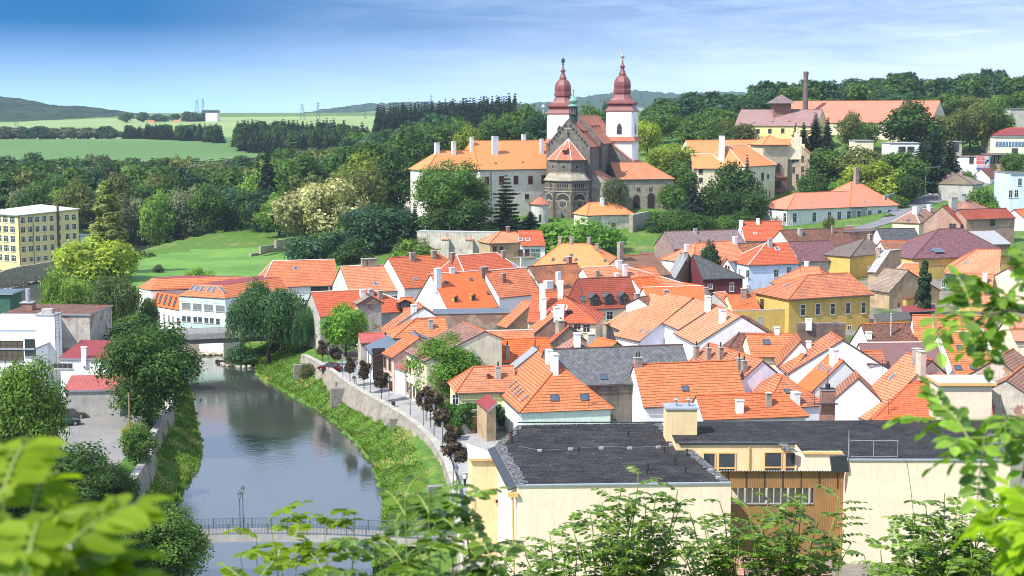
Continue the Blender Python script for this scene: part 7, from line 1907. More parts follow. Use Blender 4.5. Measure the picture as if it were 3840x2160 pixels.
def trunk_mb(h,r,lobes,seed,top=0.75,bark=None,lean=0.0):
    rr = random.Random(seed); mb = MB(); bark = bark or M_BARK
    p = V3((0,0,-.6)); pts = [p]; n = 5
    for i in range(n):
        p = V3((rr.gauss(0,.015)*h + lean*h*(i + 1)/n,rr.gauss(0,.015)*h,h*top*(i + 1)/n)); pts.append(p)
    for i in range(n): mb.tube(pts[i],pts[i + 1],r*(1 - .15*i),r*(1 - .15*(i + 1)),bark,7,False)
    for c,rad in lobes:
        c = V3(c); zf = max(.25,min(.95,c.z/h*.62)); k = min(int(zf/top*n),n - 1); s = pts[k].lerp(pts[k + 1],.5)
        m = s.lerp(c,.5) + V3((0,0,.06*h)); mb.tube(s,m,r*.38,r*.24,bark,5,False); mb.tube(m,c,r*.24,r*.07,bark,5,False)
    return mb
def dome_lobes(h,w,n,seed,base=.28,top_pow=1.0,rmin=.16,rmax=.27,hollow=.55):
    """lobes filling an uneven crown of height h and width w"""
    rr = random.Random(seed); out = []
    hc = h*(1 - base); zc = h*base + hc*.48
    for i in range(n):
        for _ in range(50):
            a = rr.random()*2*math.pi; u = rr.uniform(-1,1); k = hollow + (1 - hollow)*rr.random() ** .5
            s = math.sqrt(1 - u*u); x,y,z = s*math.cos(a)*k,s*math.sin(a)*k,u*k
            if z < -.2: x,y = x*.92,y*.92
            q = V3((x*w*.40,y*w*.40,zc + z*hc*.40)); break
        out.append((q,w*rr.uniform(rmin,rmax)*(.85 if z > .3 else 1)))
    return out
L_DK = leaf_mat('leaf_dark',(.020,.050,.010),(.042,.082,.014)); L_MD = leaf_mat('leaf_mid',(.038,.085,.014),(.070,.125,.020))
L_LT = leaf_mat('leaf_light',(.072,.145,.016),(.125,.20,.028)); L_YG = leaf_mat('leaf_yellow',(.125,.175,.016),(.20,.235,.03),trans=.4)
L_OL = leaf_mat('leaf_olive',(.062,.082,.018),(.105,.115,.03)); L_BLS = leaf_mat('leaf_blossom',(.16,.165,.06),(.30,.28,.14),trans=.3)
L_WI = leaf_mat('leaf_willow',(.036,.092,.032),(.062,.125,.045)); L_WL = leaf_mat('leaf_willow_light',(.13,.215,.04),(.18,.26,.055))
L_BI = leaf_mat('leaf_birch',(.048,.078,.026),(.078,.105,.036)); L_RD = leaf_mat('leaf_maple_red',(.026,.020,.012),(.052,.034,.018),trans=.2)
L_SP = leaf_mat('needle_spruce',(.013,.030,.014),(.024,.045,.020),trans=.12); L_SB = leaf_mat('needle_blue',(.026,.045,.030),(.042,.065,.042),trans=.12)
L_PI = leaf_mat('needle_pine',(.022,.038,.016),(.038,.055,.022),trans=.12); L_GV = leaf_mat('leaf_greyish',(.065,.088,.045),(.10,.115,.06))
L_FR = leaf_mat('leaf_fresh',(.055,.135,.014),(.10,.19,.022),trans=.4); L_DB = leaf_mat('leaf_bluegreen',(.018,.052,.022),(.034,.075,.032))
PROTO = {}
def proto_decid(key,n_lobes,n_leaf,size,seed,h=10.0,w=9.0,base=.08,hollow=.5,rmin=.17,rmax=.29,mat=L_MD,zsq=.85,**k):
    lobes = dome_lobes(h,w,n_lobes,seed,base,rmin=rmin,rmax=rmax,hollow=hollow)
    me = leaves_mesh('crown_' + key,[c for c,r in lobes],[r for c,r in lobes],n_leaf,size,seed,mat,zsq=zsq,**k)
    tr = trunk_mb(h,h*.028,lobes[::max(1,len(lobes) // 9)],seed)
    PROTO[key] = (me,tr,h,w)
def proto_conifer(key,n,size,seed,h=10.0,w=4.0,mat=L_SP,tiers=22,pine=False):
    r = np.random.default_rng(seed); C_,Rr = [],[]
    q = []
    nt = tiers
    pos,dirs,sz = [],[],[]
    for t in range(nt):
        f = t/(nt - 1); z = h*(.10 + .88*f); rad = w/2*(1 - f) ** (.8 if not pine else .45)*(1 + .18*r.normal()) + .06
        nb = max(5,int(11*(1 - f) + 4)); ph = r.random()*6.28
        for b in range(nb):
            a = ph + 2*math.pi*b/nb + .25*r.normal(); L = rad*(.75 + .4*r.random())
            m = max(2,int(n*(L/w)/nt/2.2))
            for k in range(m):
                u = (k + r.random())/m; x = math.cos(a)*L*u; y = math.sin(a)*L*u
                zz = z - (.32 if not pine else -.05)*L*u + .03*h/nt*r.normal()
                pos.append((x + .06*r.normal(),y + .06*r.normal(),zz)); dirs.append((math.cos(a),math.sin(a),-.35 if not pine else .35)); sz.append(size*(1.15 - .5*u)*(.6 + .5*(1 - f)))
    pos,dirs,sz = np.array(pos),np.array(dirs),np.array(sz); N = len(pos)
    d = dirs + r.normal(size=(N,3))*.35; d /= np.linalg.norm(d,axis=1)[:,None]
    nr = np.array([0,0,1.0]) + r.normal(size=(N,3))*.55; b = np.cross(nr,d); b /= np.linalg.norm(b,axis=1)[:,None]
    la,lb = d*sz[:,None],b*sz[:,None]*.42
    v = np.stack([pos - la*.5,pos + lb,pos + la,pos - lb],1).reshape(-1,3)
    me = bpy.data.meshes.new('crown_' + key); me.vertices.add(N*4); me.vertices.foreach_set('co',v.astype(np.float32).ravel())
    me.loops.add(N*4); me.loops.foreach_set('vertex_index',np.arange(N*4,dtype=np.int32)); me.polygons.add(N); me.polygons.foreach_set('loop_start',np.arange(0,N*4,4,dtype=np.int32))
    me.materials.append(mat); me.update(calc_edges=True)
    tr = MB(); tr.tube((0,0,-.8),(0,0,h*.95),h*.018,h*.003,M_BARK,6,False)
    PROTO[key] = (me,tr,h,w)
for i in range(4): proto_decid('dec%d' % i,26 + 4*i,5200,.30,11 + i,hollow=.45 + .05*i)
for i in range(3): proto_decid('far%d' % i,20 + 4*i,1900,.50,31 + i)
for i in range(2): proto_decid('big%d' % i,48,26000,.155,51 + i,rmin=.14,rmax=.23,hollow=.42,base=.06,fill=.6)
proto_decid('street',18,3000,.62,71,h=10,w=9.5,base=.02,hollow=.3)
proto_decid('bush',18,3000,.34,73,h=8,w=10,base=-.05,hollow=.3)
for i in range(2): proto_conifer('spruce%d' % i,5200,.62,81 + i)
proto_conifer('sprucefar',1500,.95,85,tiers=15)
proto_conifer('pine',5200,.62,87,w=5.2,tiers=15,pine=True)
# poplar, willows
lob = []; rr = random.Random(91)
for i in range(60):
    f = rr.random(); z = 1.2 + 8.4*f; wd = .95*math.sin(min(1,(1 - f)*1.25 + .08)*math.pi*.5)*(1 if f > .12 else .7); a = rr.random()*6.28; lob.append((V3((math.cos(a)*wd*rr.random() ** .5,math.sin(a)*wd*rr.random() ** .5,z)),.42 - .15*f))
PROTO['poplar'] = (leaves_mesh('crown_poplar',[c for c,r in lob],[r for c,r in lob],13000,.17,92,L_OL,zsq=1.6,droop=-.4),trunk_mb(10,.22,lob[::8],3),10.0,2.4)
def proto_willow(key,n_str,seed,mat,h=10.0,w=11.0,leaf=.16,n_top=5000,low=.12):
    r = np.random.default_rng(seed); lobes = dome_lobes(h,w*.86,26,seed,.30,rmin=.13,rmax=.22); P_,D_ = [],[]
    for s in range(n_str):
        c,rad = lobes[r.integers(len(lobes))]; a = r.random()*6.28; e = r.random() ** .6
        x,y,z = c.x + math.cos(a)*rad*e,c.y + math.sin(a)*rad*e,c.z + rad*.5*(1 - e)
        o = math.hypot(x,y)/(w/2); L = (1.2 + 3.2*r.random())*(.5 + .6*o); L = min(L,max(.5,z - h*low*r.random()))
        n = int(L*5)
        for k in range(n):
            t = k/n; P_.append((x + .12*r.normal() + math.cos(a)*.5*t,y + .12*r.normal() + math.sin(a)*.5*t,z - L*t)); D_.append(t)
    P_ = np.array(P_); n = len(P_); nr = r.normal(size=(n,3)); nr[:,2] *= .3; nr[:,:2] += P_[:,:2]/w*1.2; nr /= np.linalg.norm(nr,axis=1)[:,None]
    a = np.array([0,0,-1.0]) + r.normal(size=(n,3))*.28; b = np.cross(nr,a); b /= np.linalg.norm(b,axis=1)[:,None]
    la = a*leaf*(1.0 + .8*r.random(n))[:,None]; lb = b*leaf*.5
    v = np.stack([P_ - la,P_ + lb,P_ + la,P_ - lb],1).reshape(-1,3)
    m1 = leaves_mesh('t',[c for c,r_ in lobes],[r_ for c,r_ in lobes],n_top,leaf,seed,mat,droop=.5)
    v1 = np.empty(len(m1.vertices)*3,np.float32); m1.vertices.foreach_get('co',v1); v = np.concatenate([v1.reshape(-1,3),v]); N = len(v) // 4; bpy.data.meshes.remove(m1)
    me = bpy.data.meshes.new('crown_' + key); me.vertices.add(N*4); me.vertices.foreach_set('co',v.astype(np.float32).ravel()); me.loops.add(N*4); me.loops.foreach_set('vertex_index',np.arange(N*4,dtype=np.int32)); me.polygons.add(N); me.polygons.foreach_set('loop_start',np.arange(0,N*4,4,dtype=np.int32)); me.materials.append(mat); me.update(calc_edges=True)
    PROTO[key] = (me,trunk_mb(h,.30,lobes[::3],seed),h,w)
proto_willow('willow',900,95,L_WI,leaf=.15,n_top=9000); proto_willow('willowlight',900,96,L_WL,leaf=.17,n_top=3000,low=.05); proto_willow('birch',500,97,L_BI,w=7.5,leaf=.14,n_top=5000)
TRME = {}; MVAR = {}
def crown_me(key,mat):
    if (key,mat.name) not in MVAR:
        me = PROTO[key][0].copy(); me.materials.clear(); me.materials.append(mat); MVAR[(key,mat.name)] = me
    return MVAR[(key,mat.name)]
def tree(key,mat,loc,h,w,label,name='broadleaf_tree',cat='tree',group=None,rz=None,bark=None,part='crown'):
    me,tr,ph,pw = PROTO[key]
    root = empty(name,loc,label,cat,group); sx,sz = w/pw,h/ph
    if key not in TRME: o = tr.build('trunk'); TRME[key] = o.data; bpy.data.objects.remove(o)
    k = rz if rz is not None else (loc[0]*1.7 + loc[1]*2.3) % 6.28
    for nm,d in (('trunk',TRME[key]),(part,crown_me(key,mat))):
        o = bpy.data.objects.new(nm,d); COL.objects.link(o); o.parent = root; o.scale = (sx,sx,sz); o.rotation_euler = (0,0,k)
    return root
def T(key,mat,top,wpx,d,label,zb=None,name='broadleaf_tree',h=None,**k):
    """tree from the pixel of its top, its width in source pixels and its distance"""
    P = Dy(top,d); w = wpx*d/F
    if zb is None: zb = gz(P.x,P.y)
    zb = min(zb,P.z - .85*w)
    return tree(key,mat,(P.x,P.y,zb),max(1.5,P.z - zb) if h is None else h,w,label,name,**k)
q2 = 1/2.0125
# --- left bank
T('big0',L_DK,'D1120,585',800*q2,207,'big dark ash tree on the left bank leaning over the river',zb=-.5)
T('big1',L_LT,'D190,855',640*q2,172,'bright green maple at the left edge in front of the white factory',zb=-.5)
T('big0',L_DK,'G470,430',980*q2,160,'very dark tree over the yard at the lower left',zb=-.5,rz=2.0)
T('big1',L_DK,'G60,430',500*q2,150,'dark shaded tree at the left border under the bright maple',zb=-.5,rz=4)
T('big1',L_MD,'G1210,880',760*q2,143,'low wide tree over the left end of the footbridge',zb=-3,rz=1)
T('big0',L_DK,'G780,560',480*q2,157,'dark upright tree at the near corner of the yard',zb=-1,rz=3)
T('big0',L_DK,'G820,1000',560*q2,138,'dark bushy tree beside the left retaining wall near the footbridge',zb=-1.5,rz=5)
T('dec1',L_MD,'G1040,290',260*q2,183,'small green tree on the wall corner of the parking yard',zb=-.5)
T('bush',L_YG,'G985,285',130*q2,196,'yellow green bush beside the parking yard post',name='bush',cat='bush')
T('bush',L_GV,'G1310,315',110*q2,228,'pale flowering bush on the left river bank',name='bush',cat='bush',zb=-3.2)
T('willowlight',L_WL,'D480,205',580*q2,280,'light yellow green weeping willow behind the factory',zb=-1)
T('birch',L_BI,'D850,215',440*q2,268,'grey green drooping birch beside the light willow',zb=-1)
T('birch',L_BI,'D1120,395',190*q2,272,'thin sparse birch in front of the school wing',zb=-1)
T('dec2',L_DK,'D850,520',620*q2,252,'dark bushy trees filling the bank below the birch',zb=-1.5)
T('dec0',L_DK,'D1000,620',500*q2,240,'dark maple behind the big ash on the left bank',zb=-1.5)
T('dec3',L_YG,'A690,1145',560*q2,395,'yellow green maple below the tall poplar',zb=-1.5)
T('dec1',L_YG,'A930,1230',260*q2,402,'small yellow green tree right of the poplar',zb=-1.5)
T('poplar',leaf_mat('leaf_poplar',(.105,.135,.028),(.17,.19,.05)),'A800,755',300*q2,418,'tall slender poplar standing over the yellow green maple',zb=-2,name='poplar_tree')
T('dec0',L_YG,'D70,215',200*q2,372,'yellowish tree by the far river bend',zb=-3) if False else None
T('willow',L_WI,'D2010,305',690*q2,280,'huge blue green willow at the river bend beside the bridge',zb=-2.4)
T('willow',L_WI,'D2270,470',300*q2,277,'lower willow with drooping branches right of the huge one',zb=-2,rz=2.2)
T('bush',L_WI,'D1800,790',240*q2,283,'willow bush drooping to the water beside the bridge',zb=-3.8,name='bush',cat='bush')
T('dec2',L_FR,'E30,440',330*q2,266,'dense bright green lime tree at the end of the street',zb=-.3)
T('big1',L_FR,'E810,700',640*q2,221,'large spreading walnut tree between the cream house and the yellow house',zb=0,rz=.5)
T('bush',L_MD,'e1480,860',40,215,'small light bush under the walnut',name='bush',cat='bush',zb=0)
T('bush',L_OL,'D2330,930',150*q2,256,'shaggy bush on the bank in front of the quay wall',name='bush',cat='bush')
# --- meadow
T('dec0',L_GV,'D1195,185',90*q2,420,'small grey green tree alone on the meadow')
T('bush',L_LT,'D1520,200',210*q2,372,'bright round bush on the meadow behind the school roof',name='bush',cat='bush'); T('bush',L_YG,'D1410,235',100*q2,374,'small yellow bush left of the bright round bush',name='bush',cat='bush')
# --- castle slope, left to right (source pixels)
for (u,v,w,d,key,m,lab) in [
    (1045,725,190,520,'dec0',L_LT,'light green tree at the foot of the forest by the terraces'),
    (1140,690,240,500,'dec1',L_BLS,'cream blossoming tree above the meadow terraces'),(1240,640,230,488,'dec2',L_BLS,'taller cream blossoming tree leaning against the castle slope'),
    (1330,590,220,500,'dec3',L_OL,'olive green tree between the blossoming trees and the castle'),(1370,560,200,530,'dec1',L_YG,'yellowish crowned tree high on the castle slope'),
    (1190,850,230,450,'dec2',L_DB,'dark rounded tree at the bottom of the castle slope'),(1420,750,260,448,'dec3',L_DB,'broad blue green tree below the castle annexes'),
    (1480,560,190,520,'dec0',L_DK,'dark tree behind the left end of the castle'),(1350,500,260,560,'dec2',L_DK,'dark broad tree on the ridge left of the castle'),
    (1560,470,240,570,'dec1',L_DK,'dark tree behind the castle chimney group'),(1690,430,230,590,'dec3',L_MD,'tall mid green tree above the castle roof'),(1750,470,130,575,'dec0',L_YG,'yellow green tree just above the castle ridge'),
    (1560,890,175,402,'dec1',L_LT,'bright rounded tree in front of the castle terrace wall'),(1320,900,150,430,'dec0',L_DK,'small dark tree below the blue green one'),
    (1690,585,270,446,'big0',L_MD,'large open maple in front of the castle wing'),(1745,720,200,440,'dec2',L_DK,'dark tree below the open maple'),(1640,780,160,442,'dec1',L_DK,'dark undergrowth tree left of the maple'),
    (2160,800,300,410,'dec3',L_FR,'broad bright green lime tree under the gatehouse'),(2260,840,160,412,'dec0',L_FR,'right hand bright green lime tree under the gatehouse'),(2060,830,150,414,'dec2',L_FR,'left bright green tree under the apse'),
    (2308,650,130,448,'birch',L_GV,'pale feathery birch in front of the stone porch'),
    (2520,690,110,470,'dec0',L_MD,'tree standing right of the stone porch'),(2500,770,150,455,'dec2',L_DK,'dark tree beside the rampart wall'),(2540,600,150,500,'dec1',L_MD,'tree between porch and castle range'),(2530,520,190,520,'dec3',L_YG,'yellow green tree in front of the pale castle roof'),
    (2750,610,200,470,'dec0',L_DK,'dark tree in front of the sandstone gate tower'),(2680,700,170,455,'dec1',L_DK,'dark tree between the blue spruce and the gate tower'),(2810,700,140,462,'dec3',L_DK,'shaded tree below the gate tower'),(2480,800,130,440,'dec3',L_DK,'shady tree over the small lawn'),
    (2590,790,160,432,'dec1',L_DK,'dark tree at the lower end of the rampart lawn'),(2700,800,170,436,'dec3',L_MD,'green tree above the mauve sheet roof'),(2790,790,150,440,'dec0',L_DK,'dark tree left of the red tiled house below the school'),(2880,850,90,430,'dec2',L_DK,'small dark tree at the left corner of the white school'),(3330,800,90,470,'dec1',L_DK,'dark tree at the road end of the white school'),
    (2960,740,110,500,'dec2',L_DK,'dark shrub tree beside the castle pavilion'),(3040,640,120,510,'dec0',L_DK,'dark tree right of the castle pavilion'),
    (3110,540,190,540,'dec3',L_MD,'tree below the mauve brewery barn'),(3230,545,210,530,'dec1',L_OL,'greyish drooping tree below the tan hut'),(3260,585,190,512,'dec2',L_YG,'yellow green tree above the white school roof'),(3340,640,190,508,'dec0',L_YG,'lower yellow green tree right of the school chimney'),(3180,660,150,512,'dec3',L_LT,'light green tree left of the school chimney'),
    (3380,560,210,520,'dec1',L_MD,'tree behind the yellow green ones at the road bend'),(3400,640,140,505,'dec2',L_DK,'dark tree beside the hill road wall'),(3350,720,120,494,'dec3',L_MD,'round tree at the right corner of the school'),
    (3110,810,50,440,'bush',L_OL,'small yew bush in front of the school'),
    (3420,380,230,600,'dec0',L_DK,'very dark dense tree in front of the long red roof'),(3560,400,150,600,'dec2',L_OL,'grey green tree right of the dense dark tree'),(3190,415,110,600,'dec1',L_OL,'bare looking pale tree before the red roof'),(3240,440,110,598,'dec3',L_MD,'small tree beside the pale bare one'),
    (3640,380,140,610,'dec3',L_OL,'birch like tree group on the right hillside'),(3720,370,160,620,'dec1',L_MD,'tree behind the modern building'),(3790,330,160,700,'dec2',L_MD,'tall tree at the top right corner'),
    (3780,700,110,520,'dec0',L_DK,'dark bush tree below the billboard'),(3625,640,60,545,'dec1',L_LT,'light small tree in front of the white hall'),(3700,700,170,445,'bush',L_MD,'garden bushes left of the white blue villa'),(3800,560,90,560,'dec3',L_MD,'tree at the right edge under the modern building'),
    (2660,905,85,326,'dec0',L_DB,'dark pine like bush hiding the low orange roof'),
    (3390,330,130,680,'dec2',L_DB,'round tree on the skyline above the long red roof'),(3310,340,110,700,'dec0',L_DB,'tall tree on the skyline right of the barn'),(3450,350,120,720,'dec3',L_MD,'tree on the skyline near the road'),(3560,345,130,720,'dec1',L_MD,'crown on the skyline left of the corner trees'),(3660,345,140,720,'dec2',L_OL,'olive crown on the skyline'),(3110,365,90,700,'dec1',L_DB,'round tree right of the brewery chimney'),(2980,365,80,720,'dec0',L_DB,'tree left of the brewery chimney'),
    (2820,350,170,660,'dec3',L_DB,'tall dense tree left of the brewery barn'),(2700,400,190,640,'dec1',L_MD,'tree between the tower and the brewery'),(2620,430,170,630,'dec0',L_MD,'crown right of the right church tower'),(2760,440,150,600,'dec2',L_OL,'olive tree below the barn corner'),(2690,470,130,590,'dec0',L_DK,'dark tree behind the pale castle roof'),(2480,410,150,640,'dec2',L_MD,'green crown just right of the right tower'),(2430,440,110,600,'dec3',L_YG,'yellowish tree beside the right tower'),
    (2210,385,120,600,'dec1',L_MD,'tree between the two church towers'),(2280,380,100,610,'dec0',L_DB,'dark tree left of the right church tower'),(2040,400,160,610,'dec2',L_DB,'dark tree left of the left church tower'),(1960,395,200,625,'dec0',L_MD,'broad green tree behind the castle ridge'),(1880,420,160,600,'dec3',L_DK,'dark crown above the castle chimneys'),(1830,430,150,640,'dec1',L_MD,'crown left of the broad green tree')]:
    T(key,m,'@%d,%d' % (u,v),w,d,lab,name='bush' if key == 'bush' else 'broadleaf_tree',cat='bush' if key == 'bush' else 'tree')
for (u,v,w,d,key,m,lab) in [
    (1897,655,120,436,'pine',L_PI,'dark pine in front of the castle wing'),(1690,715,60,440,'spruce0',L_SP,'small dark spruce under the open maple'),(1990,790,110,432,'spruce1',L_SP,'dark young conifer beside the round chapel'),(1555,760,70,444,'spruce1',L_SP,'dark conifer at the castle corner'),(1690,880,50,405,'pine',L_PI,'thin tall pine in front of the terrace wall'),
    (2598,650,95,452,'spruce0',L_SB,'blue grey spruce in front of the yellow castle range'),(2803,578,50,480,'spruce1',L_SP,'pointed spruce top above the dark trees'),(3015,455,60,585,'spruce0',L_SP,'spruce in front of the mauve barn'),(3060,420,75,590,'spruce1',L_SP,'taller spruce before the barn gable'),(3105,435,60,586,'spruce0',L_SP,'spruce right of the barn gable'),(2985,460,50,584,'spruce1',L_SP,'smallest spruce before the barn'),
    (3510,470,110,540,'spruce0',L_SP,'large dark spruce before the white office'),(3455,520,90,538,'spruce1',L_SP,'dark spruce left of the large one'),(3570,480,80,545,'spruce0',L_PI,'spruce right of the large one'),
    (3470,975,66,285,'poplar',L_SP,'dark cypress between the tan gable and the blue house'),(1000,550,110,560,'spruce0',L_SP,'very tall dark spruce rising from the park forest'),(570,590,80,610,'spruce1',L_SP,'tall spruce left in the park forest'),(442,605,70,640,'spruce0',L_SP,'pointed spruce standing over the forest canopy'),(965,580,60,575,'spruce1',L_SP,'spruce beside the very tall one')]:
    T(key,m,'@%d,%d' % (u,v),w,d,lab,name='conifer_tree')
# slope trees behind: the park forest along the meadow and up the hill
rr = random.Random(7)
KIN = [('far0',L_DK,'dark broadleaf tree of the park forest'),('far1',L_MD,'mid green broadleaf tree of the park forest'),('far2',L_DK,'dark broadleaf tree of the park forest'),('far0',L_OL,'olive tinted tree of the park forest'),('far1',L_DB,'blue green tree of the park forest'),('far2',L_GV,'greyish tree of the park forest'),('far1',L_LT,'light green tree of the park forest')]
rows = [(548,100,1040,13,700,'front row above the meadow'),(575,60,1080,15,662,'second row'),(610,-20,1180,17,638,'third row'),(650,-40,1250,18,615,'fourth row'),(700,-60,1330,20,600,'fifth row'),(760,-60,1400,21,588,'sixth row')]
for ri,(d,u0,u1,n,vt,wd) in enumerate(rows):
    for i in range(n):
        u = u0 + (u1 - u0)*(i + .5 + rr.uniform(-.35,.35))/n; dd = d + rr.uniform(-12,12)
        v = vt + rr.uniform(-28,40) - (0 if u < 900 else (u - 900)*.12); key,m,lab = KIN[rr.choice((0,0,1,1,2,2,3,4,4,5,6) if ri < 3 else (0,1,2,3,4,4,5,5))]
        P = Dy('@%f,%f' % (u,v),dd); zb = gz(P.x,P.y)
        if pt_in(MEADOW_POLY,P.x,P.y): continue
        hh = min(max(P.z - zb,9),30)
        tree(key if d > 600 else key.replace('far','dec'),m,(P.x,P.y,zb),hh,rr.uniform(13,19),lab + ', ' + wd,group='trees of the park forest, ' + wd)
# understorey along the meadow edge
for (u,v,w,d) in ((545,960,140,470),(610,955,150,500),(680,945,130,520),(760,930,130,530),(850,920,140,535),(930,900,150,530)):
    T('bush',L_DK,'@%d,%d' % (u,v - 20),w,d,'dark bush along the meadow edge of the forest',name='bush',cat='bush',group='bushes along the meadow edge')
# far woods, each one merged mass
def mass(name,label,items,mats):
    """items: (x, y, z, h, w, key index)"""
    vs,fs = [],0; out = []
    for kk,(key,m) in enumerate(mats):
        me = PROTO[key][0]; v = np.empty(len(me.vertices)*3,np.float32); me.vertices.foreach_get('co',v); v = v.reshape(-1,3); ph,pw = PROTO[key][2:]
        sel = [it for it in items if it[5] == kk]
        if not sel: continue
        step = 2 if key.startswith('far') else 1
        v4 = v.reshape(-1,4,3)[::step].reshape(-1,3)
        c_ = v4.reshape(-1,4,3).mean(1,keepdims=True); v4 = ((v4.reshape(-1,4,3) - c_)*(1.35 if step == 2 else 1.0) + c_).reshape(-1,3)
        A_ = []
        for x,y,z,h,w,_ in sel:
            a = rr.random()*6.28; R_ = np.array([[math.cos(a),-math.sin(a),0],[math.sin(a),math.cos(a),0],[0,0,1]],np.float32); A_.append((v4 @ R_.T)*np.array([w/pw,w/pw,h/ph],np.float32) + np.array([x,y,z],np.float32))
        out.append((np.concatenate(A_),m))
    N = sum(len(a) for a,m in out); co = np.concatenate([a for a,m in out]); me = bpy.data.meshes.new(name); me.vertices.add(N); me.vertices.foreach_set('co',co.ravel()); me.loops.add(N); me.loops.foreach_set('vertex_index',np.arange(N,dtype=np.int32)); me.polygons.add(N // 4); me.polygons.foreach_set('loop_start',np.arange(0,N,4,dtype=np.int32))
    mi = []
    for k,(a,m) in enumerate(out): me.materials.append(m); mi += [k]*(len(a) // 4)
    me.polygons.foreach_set('material_index',np.array(mi,np.int32)); me.update(calc_edges=True)
    o = bpy.data.objects.new(name,me); COL.objects.link(o); tag(o,label,'wood',kind='stuff'); return o
def scatter(poly,n,hr,wr,kinds,zoff=0):
    xs = [p[0] for p in poly]; ys = [p[1] for p in poly]; out = []
    while len(out) < n:
        x,y = rr.uniform(min(xs),max(xs)),rr.uniform(min(ys),max(ys))
        if pt_in(poly,x,y): out.append([x,y,0,rr.uniform(*hr),rr.uniform(*wr),rr.choice(kinds)])
    z = ground_np(np.array([o[0] for o in out]),np.array([o[1] for o in out]))
    for o,zz in zip(out,z): o[2] = float(zz) + zoff
    return out
def U(u,d): return ((u - 1920)/F*d,d)
MIX = [('far0',L_DK),('far1',L_DB),('far2',L_MD),('sprucefar',L_SP),('far1',L_GV)]
mass('far_wood','dense mixed wood between the park forest and the fields',scatter([U(-60,800),U(1560,790),U(1500,900),U(1160,900),U(850,880),U(420,868),U(-60,850)],210,(10,15),(13,18),(0,1,2,3,4)),MIX)
mass('far_wood','wooded slope left of the castle under the dark conifer hill',scatter([U(1180,640),U(1700,640),U(1720,860),U(1330,870)],95,(14,21),(12,17),(0,1,2)),MIX)
mass('far_wood','dark conifer hill left of the church towers',scatter([U(1410,960),U(1960,900),U(1900,1150),U(1600,1250),U(1400,1150)],330,(17,26),(6,9),(3,)),MIX)
mass('far_wood','narrow conifer belt on the field slope, left of the gap',scatter([U(480,1380),U(830,1180),U(830,1290),U(640,1420),U(480,1470)],110,(9,14),(7,10),(3,3,3,0)),MIX)
mass('far_wood','broad dark conifer stand right of the gap in the fields',scatter([U(872,1080),U(1330,960),U(1400,1040),U(1180,1230),U(900,1290)],210,(11,18),(7,10),(3,3,3,0)),MIX)
mass('far_wood','row of bushy trees between the two green fields',scatter([U(-80,1480),U(350,1470),U(480,1440),U(480,1500),U(-80,1560)],80,(7,13),(12,20),(0,1,4)),MIX)
mass('far_wood','scattered trees along the skyline beside the substation',scatter([U(480,2250),U(800,2250),U(800,2330),U(480,2330)],22,(8,16),(14,22),(0,1,3)),MIX)
mass('far_wood','wood on the hill behind the brewery and the right skyline',scatter([U(2450,720),U(3900,760),U(3900,900),U(2450,900)],110,(12,20),(12,17),(0,1,2)),MIX)
# distant wooded hills
def hill(name,label,u0,u1,d,depth,prof,m,bump,seed,kind='structure',step=9):
    r = np.random.default_rng(seed); x0,x1 = U(u0,d)[0],U(u1,d)[0]; nx = int((x1 - x0)/step); ny = 14
    xs = np.linspace(x0,x1,nx); us = xs/d*F + 1920
    top = np.interp(us,[p[0] for p in prof],[CAMZ + d*(HORIZ - p[1])/F for p in prof])
    V_ = [];
    for j in range(ny):
        f = j/(ny - 1); y = d - depth*(1 - f)
        z = 20 + (top - 20)*(math.sin(f*math.pi/2) ** .8) + bump*r.random(nx)*(.5 + .5*f); V_.append(np.stack([xs*(y/d) ** .3,np.full(nx,y),z],-1))
    V_.append(np.stack([xs,np.full(nx,d + depth),np.full(nx,0.0)],-1)); V_ = np.stack(V_); ny += 1
    idx = np.arange(nx*ny).reshape(ny,nx); q = np.stack([idx[:-1,:-1],idx[:-1,1:],idx[1:,1:],idx[1:,:-1]],-1).reshape(-1,4)
    me = bpy.data.meshes.new(name); me.from_pydata(V_.reshape(-1,3).tolist(),[],q.tolist()); me.materials.append(m); me.update()
    o = bpy.data.objects.new(name,me); COL.objects.link(o); tag(o,kind=kind); return o
def hillmat(name,c):
    t = NT(name); v = t.obj(); n = t.noise(v,.02,6,.7); t.base(t.mix(1.0,c,t.ramp(n,[(.3,.6),(.7,1.25)]),'MULTIPLY')); t.b.inputs['Roughness'].default_value = 1; t.b.inputs['Specular IOR Level'].default_value = 0; return t.mat
HM = hillmat('hill_forest',(.030,.058,.030))
hill('hill','',-500,720,3300,900,[(-500,345),(0,372),(90,383),(170,395),(260,412),(300,408),(360,408),(420,420),(500,434),(600,447),(720,455)],HM,9,1)
hill('hill','',1250,3700,6200,1800,[(1250,420),(1400,400),(1560,394),(1700,396),(1900,400),(2120,392),(2160,376),(2260,365),(2320,352),(2400,354),(2500,362),(2600,364),(2640,354),(2760,358),(2850,360),(2960,350),(3060,353),(3200,368),(3500,385),(3700,390)],HM,16,2,step=14)
hill('hill','',1150,2000,4800,900,[(1150,440),(1350,425),(1500,412),(1700,415),(2000,420)],hillmat('hill_fields',(.12,.18,.07)),4,3,step=14)
